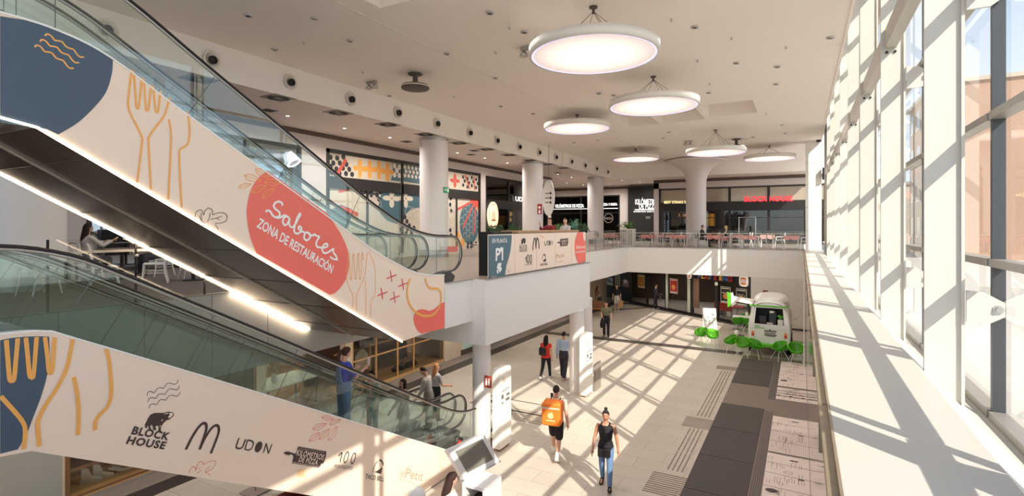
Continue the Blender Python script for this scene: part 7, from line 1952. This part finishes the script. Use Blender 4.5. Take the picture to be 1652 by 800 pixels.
# 2 delivery rider
w = person(-5.41, 12.21, 0, 0.18, 1.78, 'delivery rider in black shorts seen from behind with a big orange box', (216, 164, 134), 'shirt', 0.6, (232, 206, 182), 'shorts', (30, 28, 32), (226, 218, 204), 'short', (36, 30, 28), hips=(20, -16), knees=(10, 22), arms=(40, -4), abd=(10, 10), elbows=(70, 14), inw=(10, 0), vox=0.012, socks=(244, 240, 236))
m = MB(); c = w['sp'](0.2, -0.2); m.rbox(c.x-0.235, c.x+0.235, c.y-0.2, c.y+0.2, c.z-0.29, c.z+0.25, 0.05)
q = held(w, 'delivery_backpack', m, pm('orange fabric', (248, 128, 36), 0.6, noise=0.06), 'large square orange delivery backpack on the rider', 'backpack')
pl = Plane2(w['M'] @ Vector((c.x, c.y-0.2, c.z)), w['M'].to_3x3() @ Vector((1, 0, 0)), (0, 0, 1), 0.006); m = MB(); pl.disc(m, 0.0, -0.04, 0.075); pl.stroke(m, [(0.03, 0.02), (0.02, 0.06)], 0.03); pl.rect(m, -0.11, -0.17, 0.11, -0.14); m.build('pale_emblem', pm('pale orange print', (255, 214, 176), 0.5), q)
m = MB(); pl.rect(m, -0.22, 0.12, 0.22, 0.165); m.build('reflective_strip', pm('silver strip', (220, 196, 176), 0.4), q)
m = MB()
for sg in (-1, 1): m.tube([w['sp'](0.3, -0.07, sg*0.06), w['sp'](0.33, 0.0, sg*0.065), w['sp'](0.25, 0.085, sg*0.07), w['sp'](0.12, 0.06, sg*0.085)], 0.016, 6)
m.xf(w['M']); m.build('strap', BLACK, q)
h = w['AR'][0]; m = MB(); p = h[2] + h[3]*0.1; m.box(p.x-0.035, p.x+0.035, p.y-0.006, p.y+0.006, p.z-0.02, p.z+0.12); held(w, 'mobile_phone', m, BLACK, 'dark phone in the left hand of the delivery rider', 'phone')
# 3, 4 couple walking away
w = person(-8.54, 18.34, 0, 0.12, 1.64, 'woman with long black hair in red top and black leggings walking away', (214, 160, 128), 'shirt', 0.3, (222, 58, 46), 'leggings', (30, 28, 32), (236, 230, 222), 'long', (26, 20, 20), hips=(-16, 18), knees=(24, 8), arms=(6, -8), female=True, vox=0.014)
m = MB(); c = w['sp'](0.15, -0.1, -0.05); m.rbox(c.x-0.14, c.x+0.13, c.y-0.07, c.y+0.05, c.z-0.16, c.z+0.14, 0.05); held(w, 'backpack', m, pm('black leather', (30, 28, 30), 0.35), 'small black backpack on the woman in the red top', 'backpack')
w = person(-7.93, 18.62, 0, 0.05, 1.75, 'man in pale blue shirt and dark trousers walking away beside the woman in red', (206, 156, 128), 'shirt', 1.95, (176, 194, 224), 'trousers', (48, 46, 54), (196, 168, 138), 'short', (34, 28, 26), hips=(12, -12), knees=(4, 12), arms=(-6, 6), vox=0.014)
# 5 man with jacket
w = person(-9.03, 26.89, 0, face_to(-9.03, 26.89, -3, 6), 1.78, 'man in olive T shirt and black trousers standing with a black jacket in hand', (216, 166, 140), 'shirt', 0.55, (120, 116, 92), 'trousers', (34, 32, 36), (26, 24, 26), 'short', (56, 40, 32), hips=(6, -4), knees=(4, 6), arms=(10, 16), abd=(12, 6), elbows=(30, 45), inw=(10, 25), vox=0.016)
m = MB(); h = w['AR'][1]; p = h[2] + Vector((0.0, 0.04, -0.04))
m.loft([[p + Vector((rx*math.cos(t)*(1+0.15*math.sin(3*t)), ry*math.sin(t), dz)) for t in [2*PI*k/16 for k in range(16)]] for dz, rx, ry in ((0.06, 0.04, 0.05), (-0.1, 0.11, 0.08), (-0.3, 0.15, 0.09), (-0.48, 0.12, 0.07))]); held(w, 'folded_jacket', m, cloth((32, 30, 34), 0.15), 'black jacket hanging from the hand of the man in the olive T shirt', 'jacket')
# 6 man with paper bag
w = person(-11.1, 35.3, 0, face_to(-11.1, 35.3, -5, 8), 1.74, 'bald man in black polo and white shorts with a paper bag at far left', (222, 176, 152), 'shirt', 0.6, (30, 30, 34), 'shorts', (226, 222, 216), (232, 228, 222), 'bald', (90, 80, 70), hips=(4, -4), vox=0.018)
h = w['AR'][0]; p = h[2] + Vector((0, 0.05, -0.09)); m = MB(); m.box(p.x-0.16, p.x+0.14, p.y-0.06, p.y+0.06, p.z-0.46, p.z-0.04); q = held(w, 'paper_bag', m, pm('kraft paper', (206, 164, 112), 0.7), 'brown paper shopping bag held by the bald man', 'bag')
m = MB(); m.tube([p + Vector((-0.07, 0, -0.05)), p + Vector((-0.05, 0, 0.03)), p + Vector((0.05, 0, 0.03)), p + Vector((0.07, 0, -0.05))], 0.006, 6); m.xf(w['M']); m.build('handle', pm('kraft paper', (206, 164, 112), 0.7), q)
# 7 dark dressed man at the restaurant door
w = person(-8.95, 37.35, 0, -1.2, 1.72, 'man in dark jacket standing side on before the burger restaurant entrance', (196, 150, 124), 'shirt', 1.95, (52, 48, 58), 'trousers', (40, 36, 44), (236, 232, 228), 'short', (40, 28, 24), hips=(8, -10), knees=(4, 10), arms=(20, 10), elbows=(50, 30), vox=0.018)
# 8 woman at the far left
w = person(-12.4, 35.0, 0, -0.7, 1.66, 'woman with long brown hair in brown top with a black bag at far left', (206, 158, 130), 'shirt', 0.6, (150, 116, 92), 'trousers', (170, 150, 130), (60, 50, 46), 'long', (104, 66, 46), female=True, vox=0.018)
m = MB(); c = w['sp'](-0.02, 0.02, 0.17); m.rbox(c.x-0.05, c.x+0.06, c.y-0.14, c.y+0.14, c.z-0.14, c.z+0.12, 0.03); held(w, 'handbag', m, pm('black leather', (30, 28, 30), 0.35), 'black handbag on the arm of the woman in brown', 'bag')
o = thing('bench', (-11.75, 33.0, 0), 'brown bench with backrest at the far left under the balcony', 'bench')
m = MB(); m.rbox(-12.3, -11.2, 32.8, 33.25, 0.4, 0.48, 0.04); m.build('seat', WOODO, o)
m = MB(); m.rbox(-12.3, -11.2, 33.2, 33.28, 0.48, 0.9, 0.03); m.build('backrest', pm('brown backrest', (140, 98, 70), 0.6), o)
for x_ in (-12.2, -11.3):
    m = MB(); m.box(x_-0.03, x_+0.03, 32.85, 33.2, 0, 0.4); m.build('leg', BLACK, o)
# 9 seated guest inside the burger restaurant
p = BPL.p(c4([(505, 400)])[0][0], 0) - FN*1.9
person(p.x, p.y, 0, 2.4, 1.66, 'dark haired guest sitting among the red chairs in the burger restaurant', (190, 140, 112), 'shirt', 0.6, (70, 40, 44), 'trousers', (50, 46, 52), (40, 36, 36), 'long', (40, 26, 24), hips=(85, 85), knees=(85, 85), arms=(30, 30), elbows=(50, 50), sit=0.45, female=True, vox=0.02)
# 10 woman on the lower escalator
def step_z(y):
    k = int((10.7 - y)/0.4); return 0.02 + 0.2205*(k+1)*0.985
w = person(-7.88, 7.55, step_z(7.55), -0.25, 1.64, 'woman with ponytail in blue T shirt and denim dungarees on the lower escalator', (212, 158, 130), 'shirt', 0.75, (62, 70, 190), 'dungarees', (98, 130, 164), (60, 56, 60), 'pony', (70, 40, 28), arms=(22, 30), abd=(6, 8), elbows=(85, 95), inw=(0, 8), head=(-12, 0), female=True, vox=0.011)
h = w['AR'][1]; p_ = h[2] + h[3]*0.11; m = MB(); m.box(p_.x-0.04, p_.x+0.035, p_.y-0.008, p_.y+0.008, p_.z-0.02, p_.z+0.13); m.xf(Matrix.Identity(4)); q = held(w, 'mobile_phone', m, pm('phone white back', (226, 214, 212), 0.3), 'pale phone held by the woman in dungarees', 'phone')
# 11 - 14 at the foot of the lower escalators
person(-9.25, 9.78, step_z(9.78), PI, 1.56, 'short haired person in white top riding up the far lower escalator', (206, 160, 134), 'shirt', 0.6, (228, 222, 210), 'trousers', (96, 110, 112), (60, 56, 56), 'short', (32, 26, 26), arms=(10, 24), elbows=(20, 60), vox=0.013)
person(-9.25, 10.95, 0.03, PI-0.2, 1.70, 'woman with dark bob in patterned taupe blouse at the foot of the far lower escalator', (206, 156, 130), 'shirt', 1.7, (170, 148, 134), 'trousers', (150, 140, 132), (60, 56, 56), 'bob', (48, 28, 26), arms=(14, 12), elbows=(30, 30), female=True, vox=0.013, noise=0.4)
person(-9.38, 12.2, 0.0, 1.9, 1.76, 'man in grey shirt looking down at the foot of the lower escalators', (204, 154, 126), 'shirt', 1.9, (176, 168, 160), 'trousers', (150, 144, 138), (70, 60, 56), 'short', (42, 32, 28), lean=8, arms=(10, 16), elbows=(20, 40), head=(-25, 0), vox=0.014)
person(-9.62, 12.85, 0.0, -0.3, 1.66, 'woman with long blond hair in grey T shirt behind the man in grey', (220, 170, 140), 'shirt', 0.6, (176, 176, 176), 'trousers', (40, 40, 46), (70, 60, 56), 'long', (176, 124, 76), arms=(4, 16), elbows=(10, 60), female=True, vox=0.014)
# 15 girl at the kiosk
w = person(-5.12, 7.22, 0, -1.0, 1.68, 'girl with long brown hair using the white kiosk at the bottom edge', (222, 172, 146), 'shirt', 0.7, (230, 220, 216), 'trousers', (90, 100, 130), (60, 56, 60), 'long', (56, 34, 28), arms=(24, 30), elbows=(40, 62), inw=(4, -4), head=(-8, -25), female=True, vox=0.011)
# 16, 17 pair sitting behind the banner counter
def stool(x, y, lab):
    o = thing('bar_stool', (x, y, 4.5), lab, 'stool', 'bar stools behind the banner counter')
    m = MB(); m.cyl(x, y, 5.16, 5.22, 0.19, 24); m.build('seat', BLACK, o)
    m = MB(); m.cyl(x, y, 4.53, 5.16, 0.03, 12); m.cyl(x, y, 4.5, 4.53, 0.22, 24); m.build('pedestal', STAIN, o)
for x_, y_, lab in ((-8.32, 18.25, 'left'), (-7.82, 18.55, 'right')): stool(x_, y_, lab + ' bar stool behind the counter with the printed banner')
person(-8.32, 18.25, 4.5, PI-0.25, 1.66, 'dark haired person in dark red printed T shirt sitting behind the banner counter', (208, 158, 132), 'shirt', 1.6, (120, 30, 38), 'trousers', (50, 46, 52), (40, 36, 36), 'short', (36, 26, 24), hips=(80, 80), knees=(80, 80), arms=(38, 60), elbows=(60, 95), inw=(10, 10), sit=0.72, vox=0.016)
person(-7.82, 18.55, 4.5, PI-0.15, 1.64, 'woman in grey top with a dark strap sitting right behind the banner counter', (222, 172, 146), 'shirt', 0.35, (176, 174, 172), 'trousers', (60, 56, 66), (40, 36, 36), 'short', (60, 42, 34), hips=(80, 80), knees=(80, 80), arms=(36, 30), elbows=(70, 60), inw=(20, 10), sit=0.72, female=True, vox=0.016)
# 18, 19 diners on the far terrace
xt = ony(1152, 385, 35.3)[0]
person(xt-0.72, 35.3, 4.5, -R9, 1.72, 'balding man in dark clothes sitting left at the pink table by the mushroom column', (198, 150, 128), 'shirt', 1.6, (62, 54, 52), 'trousers', (60, 56, 56), (50, 44, 42), 'short', (60, 50, 46), hips=(84, 84), knees=(84, 84), arms=(30, 34), elbows=(60, 60), sit=0.455, vox=0.02)
person(xt+0.72, 35.3, 4.5, R9, 1.64, 'blond woman in black top sitting right at the pink table by the mushroom column', (216, 168, 142), 'tank', 0, (34, 32, 34), 'trousers', (214, 150, 140), (230, 224, 220), 'bob', (214, 184, 130), hips=(82, 82), knees=(80, 60), arms=(34, 30), elbows=(60, 50), sit=0.455, female=True, vox=0.02)
# 20, 21 gallery diners
person(-14.75, 6.15, 4.5, 0.1, 1.66, 'gallery diner with dark hair in pale top reaching over the table', (196, 148, 122), 'shirt', 1.8, (206, 200, 192), 'trousers', (60, 60, 66), (40, 36, 36), 'long', (44, 28, 24), hips=(84, 84), knees=(84, 84), arms=(60, 50), elbows=(40, 70), sit=0.465, female=True, vox=0.016)
person(-14.8, 7.8, 4.5, PI, 1.70, 'gallery diner in a draped white blouse on the far side of the table', (200, 152, 126), 'shirt', 1.8, (226, 222, 214), 'trousers', (60, 60, 66), (40, 36, 36), 'bob', (60, 34, 28), hips=(84, 84), knees=(84, 84), arms=(40, 40), elbows=(60, 60), sit=0.465, female=True, vox=0.016)
